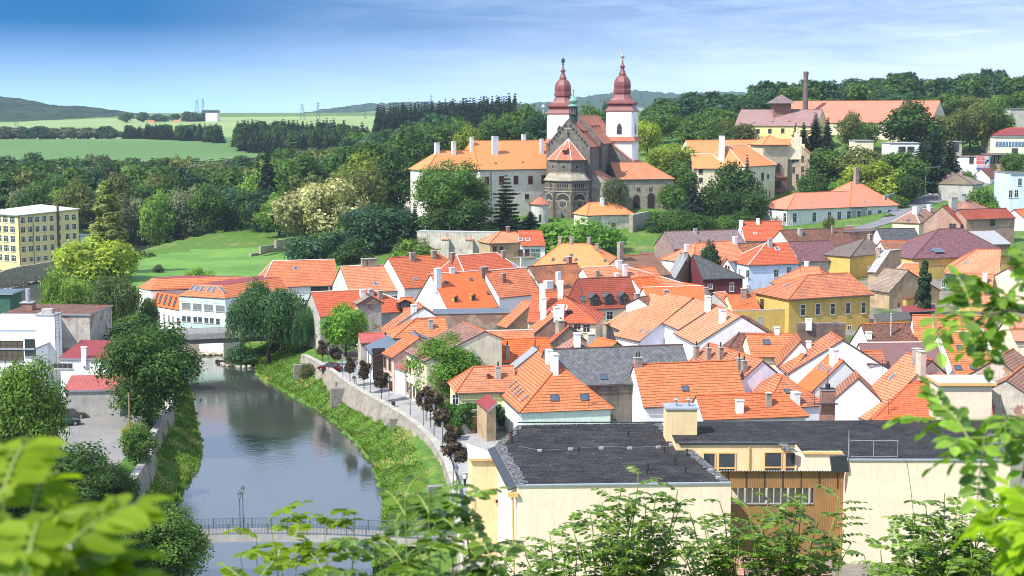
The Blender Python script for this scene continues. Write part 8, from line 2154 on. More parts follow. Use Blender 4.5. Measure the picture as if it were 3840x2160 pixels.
# ------------------------------------------------------------------ street furniture
M_POST = simple('lamp_post_paint',(.075,.105,.14),.45,.3)
M_LGL = simple('lamp_glass',(.45,.44,.38),.15,nz=.1,spec=.5)
def lamp_parts():
    a,b,c = MB(),MB(),MB(); z = 3.75
    a.tube((0,0,-.3),(0,0,.9),.075,.065,M_POST,8); a.tube((0,0,.9),(0,0,z),.05,.038,M_POST,8)
    for zz,r in ((.0,.13),(.9,.085),(z - .5,.06),(z - .02,.09)): a.lathe((0,0),[(r,zz),(r,zz + .06)],M_POST,10)
    b.lathe((0,0),[(.10,z + .05),(.19,z + .55)],M_LGL,6)
    for i in range(6):
        t = 2*math.pi*i/6; c.tube((.105*math.cos(t),.105*math.sin(t),z + .05),(.195*math.cos(t),.195*math.sin(t),z + .56),.014,.014,M_POST,4)
    c.lathe((0,0),[(.24,z + .55),(.23,z + .6),(.13,z + .74),(.08,z + .78),(.06,z + .86),(.01,z + .9)],M_POST,6)
    return [('pole',a),('glass',b),('lantern_frame',c)]
LP = None
def lamp(loc,label,group='lamps along the quay street',s=1.0):
    global LP
    root = empty('street_lamp',loc,label,'street lamp',group); root.scale = (s,s,s)
    if LP is None: LP = [(n,m.build(n)) for n,m in lamp_parts()]; src = LP; first = True
    else: first = False
    for n,o in LP:
        k = o if first else o.copy()
        if not first: COL.objects.link(k)
        k.parent = root; k.matrix_parent_inverse = Matrix.Identity(4)
    return root
LAMPS = [('D2385,905','blue grey lantern lamp at the far end of the quay street, by the willow'),('D2482,1000','lantern lamp beside the dark red parked car'),('E12,1065','lantern lamp left of the walking man, nearest the quay wall bend'),('E112,1118','lantern lamp just right of the man in the tan jacket'),('E222,1185','lantern lamp between the second and third dark red street trees'),
         ('E360,1252','lantern lamp by the street bin'),('E520,1340','lantern lamp standing alone before the cream house door'),('E622,1430','lantern lamp left of the paired dark red trees'),('H700,400','lantern lamp below the paired dark red trees'),('H765,550','lantern lamp in front of the ivy wall'),('H845,820','lantern lamp near the woman with the walking frame'),('H872,915','nearest lantern lamp on the quay, half behind leaves')]
for p,lab in LAMPS: q = Gz(p,0.1); lamp((q.x,q.y,0.0),lab)
for p,y,lab in (('G1815,1190',FBY + .2,'front lantern lamp rising from the footbridge railing'),('G1838,1150',FBY + 2.4,'rear lantern lamp on the footbridge behind the front one')):
    q = Dy(p,y); lamp((q.x,y,FBZ(q.x) - .1),lab,'lamps on the footbridge',1.0)
# small red leaved street trees
def street_tree(p,label,h=5.2,w=2.9,d=None):
    q = Gz(p,0.1) if d is None else Dy(p,d)
    root = empty('street_tree',(q.x,q.y,0),label,'tree','dark red leaved trees along the quay street'); mb = MB(); mb.tube((0,0,-.3),(0,0,h*.62),.075,.045,M_BARK,7)
    o = mb.build('trunk'); o.parent = root; o.matrix_parent_inverse = Matrix.Identity(4)
    me = crown_me('street',L_RD); c = bpy.data.objects.new('crown',me); COL.objects.link(c); c.parent = root
    ch = h*.60; c.scale = (w/9.5,w/9.5,ch/10); c.location = (0,0,h - ch); c.rotation_euler = (0,0,q.y)
for p,lab,h,w in (('D2435,950','dark red street tree nearest the big willow',4.6,2.6),('D2530,985','dark red street tree beside the parked red car',4.4,2.6),('E66,1100','dark red street tree left of the man in the tan jacket',5.0,2.3),('E172,1155','second dark red street tree, before the blue tin roof',5.3,2.4),('E303,1218','third dark red street tree, before the pink fronted house',5.0,2.6),
                     ('H640,275','dark red street tree before the walnut, left of a pair',5.0,3.0),('H675,325','larger dark red street tree, right of a pair',5.4,3.2),('H765,430','dark red street tree before the ivy wall',4.6,2.8),('H830,560','dark red street tree beside the gate pier',4.4,2.6),('H866,715','nearest dark red street tree above the woman with the walking frame',4.7,3.0)):
    street_tree(p,lab,h,w)
q = Gz('e785,1065',0.1); mb = MB(); mb.lathe((0,0),[(.26,0),(.30,.75),(.32,.75),(.32,.82)],M_IRON,12); mb.lathe((0,0),[(.05,-.05),(.05,.1)],M_IRON,6)
o = mb.build('litter_bin'); o.location = (q.x,q.y,.03); tag(o,'small dark litter bin on the quay paving','bin')
# concrete stair spurs on the grassy bank
for (p,lab,L_,h_) in (('H455,315','grey concrete stair block jutting from the quay wall near the lone lamp',3.2,1.6),('E30,1120','grey concrete spur of the quay wall on the grass',3.0,1.7),('D2275,985','slanting concrete edge on the far bank',2.4,1.0),('D2565,1165','thin concrete edge stone lying on the grass slope',2.6,.7),('H745,840','concrete block where the quay wall meets the footbridge',2.6,1.8)):
    q = Gz(p,-1.2); mb = MB(); mb.obox((-L_/2,-.5,-2.6),(L_,.5,0),(-.3,1.1,0),(0,0,2.9 + .10*h_),simple('concrete_old',(.22,.21,.19),.9,nz=.35)); o = mb.build('concrete_spur'); o.location = (q.x,q.y,-.6); tag(o,lab,'concrete block')
# ivy wall beside the street
a,b = Gz('E785,1420',.1),Gz('E1010,1440',.1)
iv = empty('ivy_wall',(a.x,a.y,0),'garden wall wholly covered with dark green ivy beside the quay street','ivy wall')
A = [(Gz('E795,1432',0)),(Gz('E880,1452',0))]; mb = MB(); P0 = Gz('E790,1425',0); P1 = Gz('E900,1480',0); P2 = P1 + V3((6.0,3.0,0)); P3 = P0 + V3((6.0,4.4,0))
pts = [P0,P1,P2,P3]
for i in range(4): p,q = pts[i],pts[(i + 1) % 4]; mb.poly([(p.x,p.y,-.3),(q.x,q.y,-.3),(q.x,q.y,3.4),(p.x,p.y,3.4)],P_GY)
mb.poly([(p.x,p.y,3.4) for p in pts],P_GY); mb.build('wall',iv)
cs,rs = [],[]
rr = random.Random(12)
for i in range(140):
    k = rr.random()
    if k < .4: t = rr.random(); p = P0.lerp(P1,t); z = rr.uniform(0,3.5)
    elif k < .6: t = rr.random(); p = P1.lerp(P2,t); z = rr.uniform(1.0,3.6)
    else: p = P0.lerp(P1,rr.random()).lerp(P3.lerp(P2,rr.random()),rr.random()); z = 3.4
    cs.append((p.x,p.y,z)); rs.append(rr.uniform(.35,.6))
me = leaves_mesh('ivy',cs,rs,16000,.19,3,leaf_mat('leaf_ivy',(.028,.075,.014),(.05,.12,.02))); o = bpy.data.objects.new('ivy',me); COL.objects.link(o); o.parent = iv; o.matrix_parent_inverse = Matrix.Translation(-iv.location)
# yard things on the left bank
def at0(p,z=0.0): return Gz(p,z)
q = at0('G707,245'); mb = MB(); M_BINZ = simple('bin_zinc',(.20,.23,.25),.45,.4)
mb.obox((-.7,-.5,.18),(1.4,0,0),(0,1.0,0),(0,0,1.0),M_BINZ); o = None
root = empty('dumpster',(q.x,q.y,0),'grey metal rubbish container with raised dark lid in the yard','rubbish container'); o = mb.build('body'); o.parent = root
mb = MB(); mb.obox((-.72,.3,1.2),(1.44,0,0),(0,.16,.55),(0,.08,0),M_SOOT); o = mb.build('lid'); o.parent = root
for sx in (-.55,.55):
    for sy in (-.4,.4): mb = MB(); mb.tube((sx - .04,sy,.1),(sx + .04,sy,.1),.1,.1,M_SOOT,10); o = mb.build('wheel'); o.parent = root
mb = MB(); mb.obox((-.45,-.52,.55),(.75,0,.3),(0,.01,0),(0,0,.12),simple('spray_blue',(.15,.3,.6),.5)); mb.obox((-.2,-.52,.4),(.1,0,.5),(0,.01,0),(.12,0,0),simple('spray_blue',(.15,.3,.6),.5)); o = mb.build('graffiti'); o.parent = root
q = at0('G651,247'); mb = MB(); mb.obox((-.33,-.3,0),(.66,0,0),(0,.6,0),(0,0,.85),M_FRW); mb.obox((-.33,-.31,.55),(.66,0,0),(0,.012,0),(0,0,.02),M_SOOT); o = mb.build('old_cabinet'); o.location = (q.x,q.y,0); tag(o,'small white discarded cabinet beside the rubbish container','cabinet')
q = at0('G826,243'); mb = MB()
for k in range(9): mb.obox((-.6 + .03*(k % 2),-.5,.16*k),(1.1,0,0),(0,1.0,0),(0,0,.11),simple('pallet_wood',(.62,.52,.33),.8))
o = mb.build('pallet_stack'); o.location = (q.x,q.y,0); tag(o,'stack of pale wooden pallets against the shed wall','pallets')
q = at0('G985,560'); mb = MB(); mb.tube((0,0,-.3),(0,0,8.2),.13,.10,simple('pole_wood',(.30,.20,.11),.8),8); mb.obox((-.5,-.05,7.4),(1.0,0,0),(0,.1,0),(0,0,.1),M_IRON); o = mb.build('wooden_post'); o.location = (q.x,q.y,0); tag(o,'tall wooden post at the yard edge in front of the ash tree','post')
# cars
M_TYRE = simple('tyre',(.02,.02,.02),.8); M_HUB = simple('hubcap',(.45,.45,.46),.35,.6)
def car(loc,rz,col,label,wagon=False):
    root = empty('parked_car',loc,label,'car'); root.rotation_euler = (0,0,rz); M = simple('car_paint_%s' % label[:9].replace(' ','_'),col,.25,.1,nz=.05,spec=.6)
    secs = [(-2.05,.42,.62,.62),(-1.95,.30,.80,.78),(-1.1,.22,.86,.84),(0,.20,.88,.84),(1.1,.22,.86,.82),(1.85,.28,.78,.72),(2.05,.40,.60,.62)]
    mb = MB(); rings = []
    for x,zl,zt,hw in secs: rings.append([V3((x,-hw*.96,zl)),V3((x,-hw,zl + .2)),V3((x,-hw*.97,zt - .06)),V3((x,-hw*.8,zt)),V3((x,hw*.8,zt)),V3((x,hw*.97,zt - .06)),V3((x,hw,zl + .2)),V3((x,hw*.96,zl))])
    for a,b in zip(rings,rings[1:]):
        for i in range(7): mb.poly([a[i],a[i + 1],b[i + 1],b[i]][::-1],M,smooth=True)
        mb.poly([a[7],a[0],b[0],b[7]][::-1],M_SOOT)
    mb.poly(rings[0],M); mb.poly(rings[-1][::-1],M)
    o = mb.build('body'); o.parent = root
    rx = -1.75 if wagon else -1.45
    gb = MB(); lo = [(rx,.86),(.95,.84)]; hi = [(rx + .35,1.38),(.25,1.40)]
    for s in (1,-1): gb.poly([(lo[0][0],s*.78,lo[0][1]),(lo[1][0],s*.76,lo[1][1]),(hi[1][0],s*.60,hi[1][1]),(hi[0][0],s*.60,hi[0][1])][::s],M_GLASS)
    gb.poly([(lo[1][0],-.76,lo[1][1]),(lo[1][0],.76,lo[1][1]),(hi[1][0],.6,hi[1][1]),(hi[1][0],-.6,hi[1][1])],M_GLASS); gb.poly([(lo[0][0],.78,lo[0][1]),(lo[0][0],-.78,lo[0][1]),(hi[0][0],-.6,hi[0][1]),(hi[0][0],.6,hi[0][1])],M_GLASS)
    o = gb.build('windows'); o.parent = root
    rb = MB(); rb.poly([(hi[0][0],-.6,1.40),(hi[1][0],-.6,1.41),(hi[1][0],.6,1.41),(hi[0][0],.6,1.40)],M)
    for s in (1,-1):
        for a,b in (((lo[1][0],s*.77,lo[1][1]),(hi[1][0],s*.6,hi[1][1])),((lo[0][0],s*.79,lo[0][1]),(hi[0][0],s*.6,hi[0][1])),((-.35,s*.79,.86),(-.45,s*.605,1.4))): rb.tube(a,b,.035,.03,M,5)
    o = rb.build('roof'); o.parent = root
    for x in (-1.28,1.28):
        for s in (1,-1):
            w = MB(); w.tube((x,s*.62,.31),(x,s*.86,.31),.31,.31,M_TYRE,16); w.tube((x,s*.861,.31),(x,s*.87,.31),.19,.17,M_HUB,12); o = w.build('wheel'); o.parent = root
    for s in (1,-1):
        l = MB(); l.obox((2.0,s*.52 - .15,.55),(.06,0,0),(0,.3,0),(0,0,.14),M_LGL); o = l.build('headlight'); o.parent = root
        l = MB(); l.obox((-2.07,s*.52 - .12,.60),(.05,0,0),(0,.24,0),(0,0,.16),M_RT_ := simple('tail_lamp',(.3,.01,.01),.3)); o = l.build('tail_light'); o.parent = root
    return root
q = Gz('D2490,985',0.1); car((q.x,q.y,.03),R(160),(.10,.008,.012),'dark red parked car at the far end of the quay street')
q = at0('G548,312'); car((q.x - 1.0,q.y,.03),R(20),(.025,.045,.05),'dark green parked car half behind the bright maple',True)
q = at0('G590,268'); car((q.x - 1.2,q.y + 1,.03),R(15),(.09,.08,.06),'olive grey parked car behind the dark green one')
# ------------------------------------------------------------------ two people on the quay
def skin_mesh(name,nodes,edges,radii,mat,sub=2,root=0):
    me = bpy.data.meshes.new(name); me.from_pydata(nodes,edges,[]); o = bpy.data.objects.new(name,me); COL.objects.link(o)
    sk = o.modifiers.new('skin','SKIN'); o.modifiers.new('sub','SUBSURF').levels = sub; o.modifiers['sub'].render_levels = sub
    for i,r in enumerate(radii): me.skin_vertices[0].data[i].radius = (r,r) if not isinstance(r,tuple) else r
    me.skin_vertices[0].data[root].use_root = True
    dg = bpy.context.evaluated_depsgraph_get(); dg.update(); m2 = bpy.data.meshes.new_from_object(o.evaluated_get(dg)); m2.name = name; m2.materials.clear(); m2.materials.append(mat)
    for p in m2.polygons: p.use_smooth = True
    bpy.data.objects.remove(o); o = bpy.data.objects.new(name,m2); COL.objects.link(o); return o
M_SKIN = simple('skin',(.52,.30,.21),.6,nz=.08); M_HAIRG = simple('hair_grey',(.30,.28,.26),.8); M_HAIRW = simple('hair_white',(.6,.58,.55),.8)
M_JACK = simple('jacket_tan',(.24,.20,.145),.9,nz=.2,scale=8); M_TRS = simple('trousers_pale',(.52,.49,.42),.9,nz=.15,scale=8); M_SHIRT = simple('blouse_white',(.62,.64,.68),.9,nz=.15,scale=8); M_TRD = simple('trousers_black',(.02,.02,.024),.9); M_SHOE = simple('shoe',(.03,.025,.02),.6)
def person(loc,rz,label,jack,trs,hair,H_=1.75,lean=.04,reach=0.0,step=.16):
    root = empty('person',loc,label,'person'); root.rotation_euler = (0,0,rz); k = H_/1.75
    fw = lambda s: s*lean
    N = [(0,0,.95),(0,fw(1),1.12),(0,fw(2),1.34),(0,fw(2.6),1.47),(0,fw(3.2),1.55),(0,fw(3.6) + .015,1.64),(0,fw(3.6),1.72)]
    E = [(0,1),(1,2),(2,3),(3,4),(4,5),(5,6)]; Rd = [(.165,.125),(.15,.115),(.185,.12),(.08,.07),(.055,.055),(.085,.105),(.065,.08)]
    arms,legs = [],[]
    for s in (1,-1):
        b = len(N); sw = step*s*.8
        el = (s*.25,fw(1.5) - .02 - sw*.5 + reach*.55,1.14 + reach*.05); wr_ = (s*.22,fw(1.2) + .06 - sw + reach*1.0,.90 + reach*.3)
        N += [(s*.19,fw(2.3),1.38),el,wr_]; E += [(2,b),(b,b + 1),(b + 1,b + 2)]; Rd += [.06,.043,.030]
        hb = len(N); N += [(wr_[0],wr_[1] + .02 + reach*.1,wr_[2] - .07)]; E += [(b + 2,hb)]; Rd += [(.034,.018)]
        for f in range(4):
            c = len(N); x = wr_[0] + (f - 1.5)*.017; L = (.055,.068,.063,.048)[f]; N += [(x,wr_[1] + .035 + reach*.12,wr_[2] - .11),(x,wr_[1] + .05 + reach*.1,wr_[2] - .11 - L)]; E += [(hb,c),(c,c + 1)]; Rd += [.0085,.0065]
        c = len(N); N += [(wr_[0] - s*.035,wr_[1] + .05,wr_[2] - .06),(wr_[0] - s*.04,wr_[1] + .07,wr_[2] - .10)]; E += [(b + 2,c),(c,c + 1)]; Rd += [.010,.008]
        arms.append([(s*.19,fw(2.3),1.38),el,wr_])
        b = len(N); kn = (s*.09,step*s*.5 + .03,.50); an = (s*.085,step*s - (.05 if s < 0 else 0),.085)
        N += [(s*.09,0,.88),kn,an,(s*.10,an[1] + .13,.035)]; E += [(0,b),(b,b + 1),(b + 1,b + 2),(b + 2,b + 3)]; Rd += [.085,.058,.042,(.04,.03)]
        legs.append([(s*.09,0,.90),kn,an])
    sc = lambda P_: [tuple(c*k for c in p) for p in P_]
    o = skin_mesh('body',sc(N),E,[tuple(x*k for x in r) if isinstance(r,tuple) else r*k for r in Rd],M_SKIN); o.parent = root
    # face details on the head
    hz,hy = 1.645*k,(fw(3.6) + .015)*k; mb = MB()
    for s in (1,-1): mb.lathe((s*.034*k,hy + .088*k),[(.002,hz + .006),(.011*k,hz + .012),(.002,hz + .02)],M_SOOT,6); mb.obox((s*.088*k,hy - .02,hz - .02),(s*.016,0,0),(0,.03,0),(0,0,.055),M_SKIN)
    mb.obox((-.011,hy + .085*k,hz - .035),(.022,0,0),(0,.026,-.008),(0,0,.045),M_SKIN); mb.obox((-.024,hy + .085*k,hz - .066),(.048,0,0),(0,.012,0),(0,0,.010),simple('lips',(.35,.13,.11),.6)); o = mb.build('face'); o.parent = root
    hN = [(0,hy - .012,hz - .02),(0,hy - .02,hz + .06),(0,hy + .02,hz + .105)]; o = skin_mesh('hair',hN,[(0,1),(1,2)],[(.092*k,.088*k),(.096*k,.10*k),(.06*k,.06*k)],hair); o.parent = root
    T_ = [(0,0,.90),(0,fw(1),1.10),(0,fw(2),1.34),(0,fw(2.5),1.45)]; Ed = [(0,1),(1,2),(2,3)]; Rr = [(.19,.15),(.185,.145),(.205,.14),(.085,.08)]
    for a in arms: b = len(T_); T_ += a; Ed += [(2,b),(b,b + 1),(b + 1,b + 2)]; Rr += [.078,.06,.046]
    o = skin_mesh('jacket',sc(T_),Ed,[tuple(x*k for x in r) if isinstance(r,tuple) else r*k for r in Rr],jack); o.parent = root
    T_ = [(0,0,.96)]; Ed = []; Rr = [(.178,.138)]
    for l in legs: b = len(T_); T_ += l; Ed += [(0,b),(b,b + 1),(b + 1,b + 2)]; Rr += [.098,.073,.06]
    o = skin_mesh('trousers',sc(T_),Ed,[tuple(x*k for x in r) if isinstance(r,tuple) else r*k for r in Rr],trs); o.parent = root
    for i,l in enumerate(legs):
        a = l[2]; o = skin_mesh('shoe',sc([(a[0],a[1] - .04,.05),(a[0],a[1] + .06,.05),(a[0]*1.08,a[1] + .16,.035)]),[(0,1),(1,2)],[.048*k,.052*k,.04*k],M_SHOE); o.parent = root
    return root
q = Gz('e190,735',0.1); person((q.x,q.y,.03),R(15),'man in a tan jacket and pale trousers walking away along the quay street',M_JACK,M_TRS,M_HAIRG,1.78)
q = Gz('H932,772',0.1); pr_ = person((q.x,q.y,.03),R(18),'person in white blouse and black trousers leaning on a walking frame',M_SHIRT,M_TRD,M_HAIRW,1.68,.07,.18,.10)
mb = MB(); q2_ = q + V3((-.15,.42,0))
for s in (-.24,.24):
    mb.tube((s,.05,.88),(s,.30,.05),.014,.014,M_HUB,6); mb.tube((s,.05,.88),(s,-.18,.05),.014,.014,M_HUB,6); mb.tube((s,-.12,.88),(s,.16,.88),.016,.016,M_SOOT,6)
    for y in (.30,-.18): mb.tube((s - .012,y,.06),(s + .012,y,.06),.06,.06,M_TYRE,10)
mb.tube((-.24,.2,.5),(.24,.2,.5),.012,.012,M_HUB,6)
o = mb.build('walking_frame'); o.location = (q2_.x,q2_.y,.03); o.rotation_euler = (0,0,R(18)); tag(o,'grey wheeled walking frame pushed along the quay','walking frame')
# ------------------------------------------------------------------ far things: meadow terraces, substation, pylons
for (pp,zz,lab) in ((('A1895,1330','A1990,1360','A2060,1368'),1.0,'lowest dry stone terrace wall on the meadow'),(('A1968,1275','A2070,1310','A2200,1335'),2.6,'middle dry stone terrace wall on the meadow'),(('A2085,1230','A2165,1262','A2230,1258'),4.0,'upper dry stone terrace wall under the blossoming tree')):
    P_ = [Dy(p,470 + 6*i) for i,p in enumerate(pp)]; bank_wall('terrace_wall',lab,[(p.x,p.y) for p in P_],P_[0].z - 1.6,P_[0].z + .8,M_STONE2,.8)
def farbox(h,a,b,d,dep,z0,z1): A,B = Dy(a,d),Dy(b,d); h.flat([(A.x,d),(B.x,d),(B.x,d + dep),(A.x,d + dep)],Dy(z1,d).z,zg=z0,over=.3); return h
h = H('switch_house','white substation tower building on the horizon field','building',roof=M_CONC,wall=P_WH); farbox(h,'A1552,300','A1638,300',2250,16,25,'A1580,224'); h.win('A1592,238',w=26,h=4,frame=M_FRW,bars=(6,0),sub=False); h.done()
h = H('switch_house','low brick hall beside the white substation tower','building',roof=T_RT,wall=B_RED); farbox(h,'A1415,300','A1552,300',2260,14,25,'A1480,268'); h.done()
h = H('farm_house','tiny white farmhouse with red roof on the skyline','house',roof=T_SA,wall=P_WH); h.block(Dy('A1120,304',2240),Dy('A1165,304',2240),Dy('A1120,304',2240).z,w=6,t=.8,zg=26); h.done()
h = H('farm_house','second tiny farmhouse nearer the substation','house',roof=T_SA,wall=P_WH); h.block(Dy('A1312,300',2235),Dy('A1362,300',2235),Dy('A1312,300',2235).z,w=6,t=.8,zg=26); h.done()
def pylon(p,d,z0,w,label,arms=3):
    P = Dy(p,d); mb = MB(); r = .16*d/1500; root = MB()
    for sx in (-1,1):
        for sy in (-1,1): mb.tube((P.x + sx*w,d + sy*w,z0),(P.x + sx*w*.15,d + sy*w*.15,P.z),r,r*.6,M_POST,4)
    n = 7
    for i in range(n):
        f,g = i/n,(i + 1)/n; wa,wb = w*(1 - .85*f),w*(1 - .85*g); za,zb = z0 + (P.z - z0)*f,z0 + (P.z - z0)*g
        mb.tube((P.x - wa,d,za),(P.x + wb,d,zb),r*.6,r*.6,M_POST,4); mb.tube((P.x + wa,d,za),(P.x - wb,d,zb),r*.6,r*.6,M_POST,4)
    for i in range(arms): z = P.z - (P.z - z0)*(.06 + .13*i); mb.tube((P.x - w*1.5,d,z),(P.x + w*1.5,d,z),r*.7,r*.7,M_POST,4)
    o = mb.build('pylon'); tag(o,label,'pylon')
for p,d,z0,w,lab in (('A1485,150',2300,28,4.5,'lattice pylon left of the white substation tower'),('A1530,140',2320,28,3.0,'slim lattice mast right beside the substation tower'),('A2281,180',2300,30,4.0,'lattice pylon standing on the far field to the right'),('A2400,168',2350,30,3.0,'thin pylon right of the far field pylon'),('A122,235',1650,18,3.2,'dark pylon over the bushes at the far left'),('B678,108',1500,30,2.2,'thin mast above the conifer hill'),('B181,243',2350,30,2.0,'small mast at the end of the far field')): pylon(p,d,z0,w,lab)
# grain silos in the haze, a water tower
for a,b,z1,d,lab in (('@2390,430','@2450,430','@2420,402',3800,'pale blue grey factory hall far behind the towers'),('@2510,425','@2620,425','@2560,385',3900,'pale silo block far away right of the towers')):
    h = H('silo_building',lab,'building',roof=M_CONC,wall=P_GY); farbox(h,a,b,d,40,20,z1); h.done()
mb = MB(); P = Dy('B1523,205',2600); r = 2600/F; mb.lathe((P.x,P.y),[(.8*r,20),(.8*r,P.z - 4*r),(7*r,P.z + 1*r),(3*r,P.z + 8*r),(.3*r,P.z + 10*r)],P_WH,12); o = mb.build('water_tower'); tag(o,'small white water tower on the skyline above the castle trees','water tower')
# ------------------------------------------------------------------ reeds and weeds on the banks: one uncountable cover
rng = np.random.default_rng(21); pos = []
gx = rng.uniform(-62,-4,400000); gy = rng.uniform(148,296,400000); sd,side = river_sd(gx,gy); zz = ground_np(gx,gy)
keep = (sd > -.1) & (zz < -.9) & (zz > ZW - .1) & (sd < 16) & (rng.random(len(gx)) < .85)
gx,gy,zz,sd = gx[keep],gy[keep],zz[keep],sd[keep]; N = len(gx); print('weeds',N)
hh = .07 + .16*rng.random(N) ** 2 + .4*np.exp(-sd/.5)*rng.random(N) + .22*(np.sin(gx*.9 + 2*np.sin(gy*.4)) > .72)*rng.random(N)
a = rng.random(N)*6.28; dx,dy = np.cos(a)*.09,np.sin(a)*.09; tx,ty = rng.normal(size=N)*.16,rng.normal(size=N)*.16
b0 = np.stack([gx - dx,gy - dy,zz - .03],-1); b1 = np.stack([gx + dx,gy + dy,zz - .03],-1); t1 = np.stack([gx + tx + dx*.5,gy + ty + dy*.5,zz + hh],-1); t0 = np.stack([gx + tx - dx*.4,gy + ty - dy*.4,zz + hh*.85],-1)
co = np.stack([b0,b1,t1,t0],1).reshape(-1,3).astype(np.float32)
me = bpy.data.meshes.new('bank_grass'); me.vertices.add(N*4); me.vertices.foreach_set('co',co.ravel()); me.loops.add(N*4); me.loops.foreach_set('vertex_index',np.arange(N*4,dtype=np.int32)); me.polygons.add(N); me.polygons.foreach_set('loop_start',np.arange(0,N*4,4,dtype=np.int32))
mg = leaf_mat('bank_grass',(.055,.115,.012),(.11,.17,.022),trans=.4,var=.5); mg2 = leaf_mat('bank_straw',(.24,.22,.07),(.36,.30,.12),trans=.3); me.materials.append(mg); me.materials.append(mg2)
me.polygons.foreach_set('material_index',((np.sin(gx*.35 + 1.7*np.sin(gy*.23)) + .5*np.sin(gx*1.1 + gy*.8) > 1.05) & (rng.random(N) < .6)).astype(np.int32)); me.update(calc_edges=True)
o = bpy.data.objects.new('bank_grass',me); COL.objects.link(o); tag(o,'rough bright grass and weeds on the river banks','grass',kind='stuff')
# ------------------------------------------------------------------ locust branches in the foreground
M_TWIG = simple('locust_twig',(.13,.10,.05),.7,nz=.3,scale=20)
M_RACH = simple('locust_rachis',(.20,.26,.05),.6)
L_LOC = leaf_mat('locust_leaf',(.040,.098,.009),(.105,.170,.016),trans=.38,var=.5,rough=.38,spec=.5); L_LOB = leaf_mat('locust_leaf_bright',(.12,.19,.008),(.18,.25,.012),trans=.5,var=.25)
def hill_z(x,y): return gz(x,y)
def locust(label,tips,d,mat,leaf=.20,nleaf=13,lf=.042,vis=.9,spacing=.065,seed=1,dj=.4,name='locust_tree',rootx=None,forkz=None,sag=.12):
    r = np.random.default_rng(seed)
    if d > 8: tips = tips + ['@%f,%f' % (px(t)[0] + r.uniform(-75,75),px(t)[1] + r.uniform(30,150)) for t in tips]; spacing,vis,leaf,nleaf,lf = .05,1.15,.24,15,.048
    P_ = [Dy(t,d + r.uniform(-dj,dj)) for t in tips]
    cx = sum(p.x for p in P_)/len(P_) if rootx is None else rootx; cy = d; zb = hill_z(cx,cy)
    root = empty(name,(cx,cy,zb),label,'tree'); st,rc = MB(),MB(); V_,F_ = [],[]
    zf = zb + .3*(min(p.z for p in P_) - zb); zf = zf if forkz is None else sum(p.z for p in P_)/len(P_) + forkz; fork = V3((cx,cy,zf)); sc = d/10.0
    st.tube((cx,cy,zb - .3),fork,.05*max(.3,sc),.035*max(.3,sc),M_TWIG,7)
    def leaflet(b,dr,up,L,w):
        dr = dr.normalized(); s = dr.cross(up).normalized(); n = s.cross(dr); k = len(V_); dn = -n*L*.10
        V_.extend([b,b + dr*L*.38 + s*w + n*w*.25,b + dr*L*.78 + s*w*.8 + n*w*.2 + dn*.5,b + dr*L + dn,b + dr*L*.78 - s*w*.8 + n*w*.2 + dn*.5,b + dr*L*.38 - s*w + n*w*.25]); F_.append((k,k + 1,k + 2,k + 3)); F_.append((k,k + 3,k + 4,k + 5))
    def compound(b,dr,up,L):
        dr = dr.normalized(); n = max(5,int(nleaf*(.8 + .3*r.random()))) // 2; p = b; prev = b
        s0 = dr.cross(up).normalized()
        for i in range(n + 1):
            t = (i + 1)/(n + 1); q = b + dr*L*t - V3((0,0,1))*L*.28*t*t
            rc.tube(prev,q,.0016*(1 + sc*.6),.0012*(1 + sc*.6),M_RACH,3,False); dd = (q - prev).normalized(); prev = q; u = s0.cross(dd); u = u if u.z > 0 else -u
            if i == n: leaflet(q,dd,up,lf*1.0,lf*.26); break
            for s in (1,-1):
                v = (s0*s*.9 + dd*.42 + V3(tuple(r.normal(size=3)*.12)) - V3((0,0,.12)))
                leaflet(q,v,(u + V3(tuple(r.normal(size=3)*.25))).normalized(),lf*(1 - .35*abs(t - .45))*(.85 + .3*r.random()),lf*.27)
    for P in P_:
        mid = fork.lerp(P,.55) + V3((r.normal()*.12*sc,r.normal()*.1*sc,.1*sc)); n = 14; pts = []
        for i in range(n + 1):
            t = i/n; pts.append(fork*(1 - t) ** 2 + mid*2*t*(1 - t) + P*t*t + V3(tuple(r.normal(size=3)*.006*sc)))
        for i in range(n): st.tube(pts[i],pts[i + 1],(.014 - .011*i/n)*max(.35,sc),(.014 - .011*(i + 1)/n)*max(.35,sc),M_TWIG if i < n - 3 else M_RACH,5,False)
        Ls = 0; k = 0
        for i in range(n,0,-1):
            a,b = pts[i],pts[i - 1]; sl = (a - b).length; t = 0
            m = max(1,int(sl/spacing))
            for j in range(m):
                Ls += sl/m
                if Ls > vis: break
                c = a.lerp(b,j/m); dr = (a - b).normalized(); side = V3(tuple(r.normal(size=3))); side -= dr*side.dot(dr); side.z *= .5; side.normalize(); k += 1
                if r.random() < .88: compound(c,dr*.35 + side*.9 + V3((0,0,.22)),V3((0,0,1)),leaf*(.7 + .5*r.random())*(.6 + .4*min(1,Ls/.2)))
    me = bpy.data.meshes.new('foliage'); me.from_pydata([tuple(v) for v in V_],[],F_); me.materials.append(mat)
    for p in me.polygons: p.use_smooth = False
    me.update(); o = bpy.data.objects.new('foliage',me); COL.objects.link(o); o.parent = root; o.matrix_parent_inverse = Matrix.Translation(-root.location)
    st.build('stem',root); rc.build('leaf_stalks',root)
    return root
rr = random.Random(33)
def spread(xs,n,f,j=18):
    out = []
    for i in range(n):
        x = xs[0] + (xs[1] - xs[0])*(i + .5 + rr.uniform(-.4,.4))/n; out.append('@%f,%f' % (x,f(x) + rr.uniform(-j,j)))
    return out
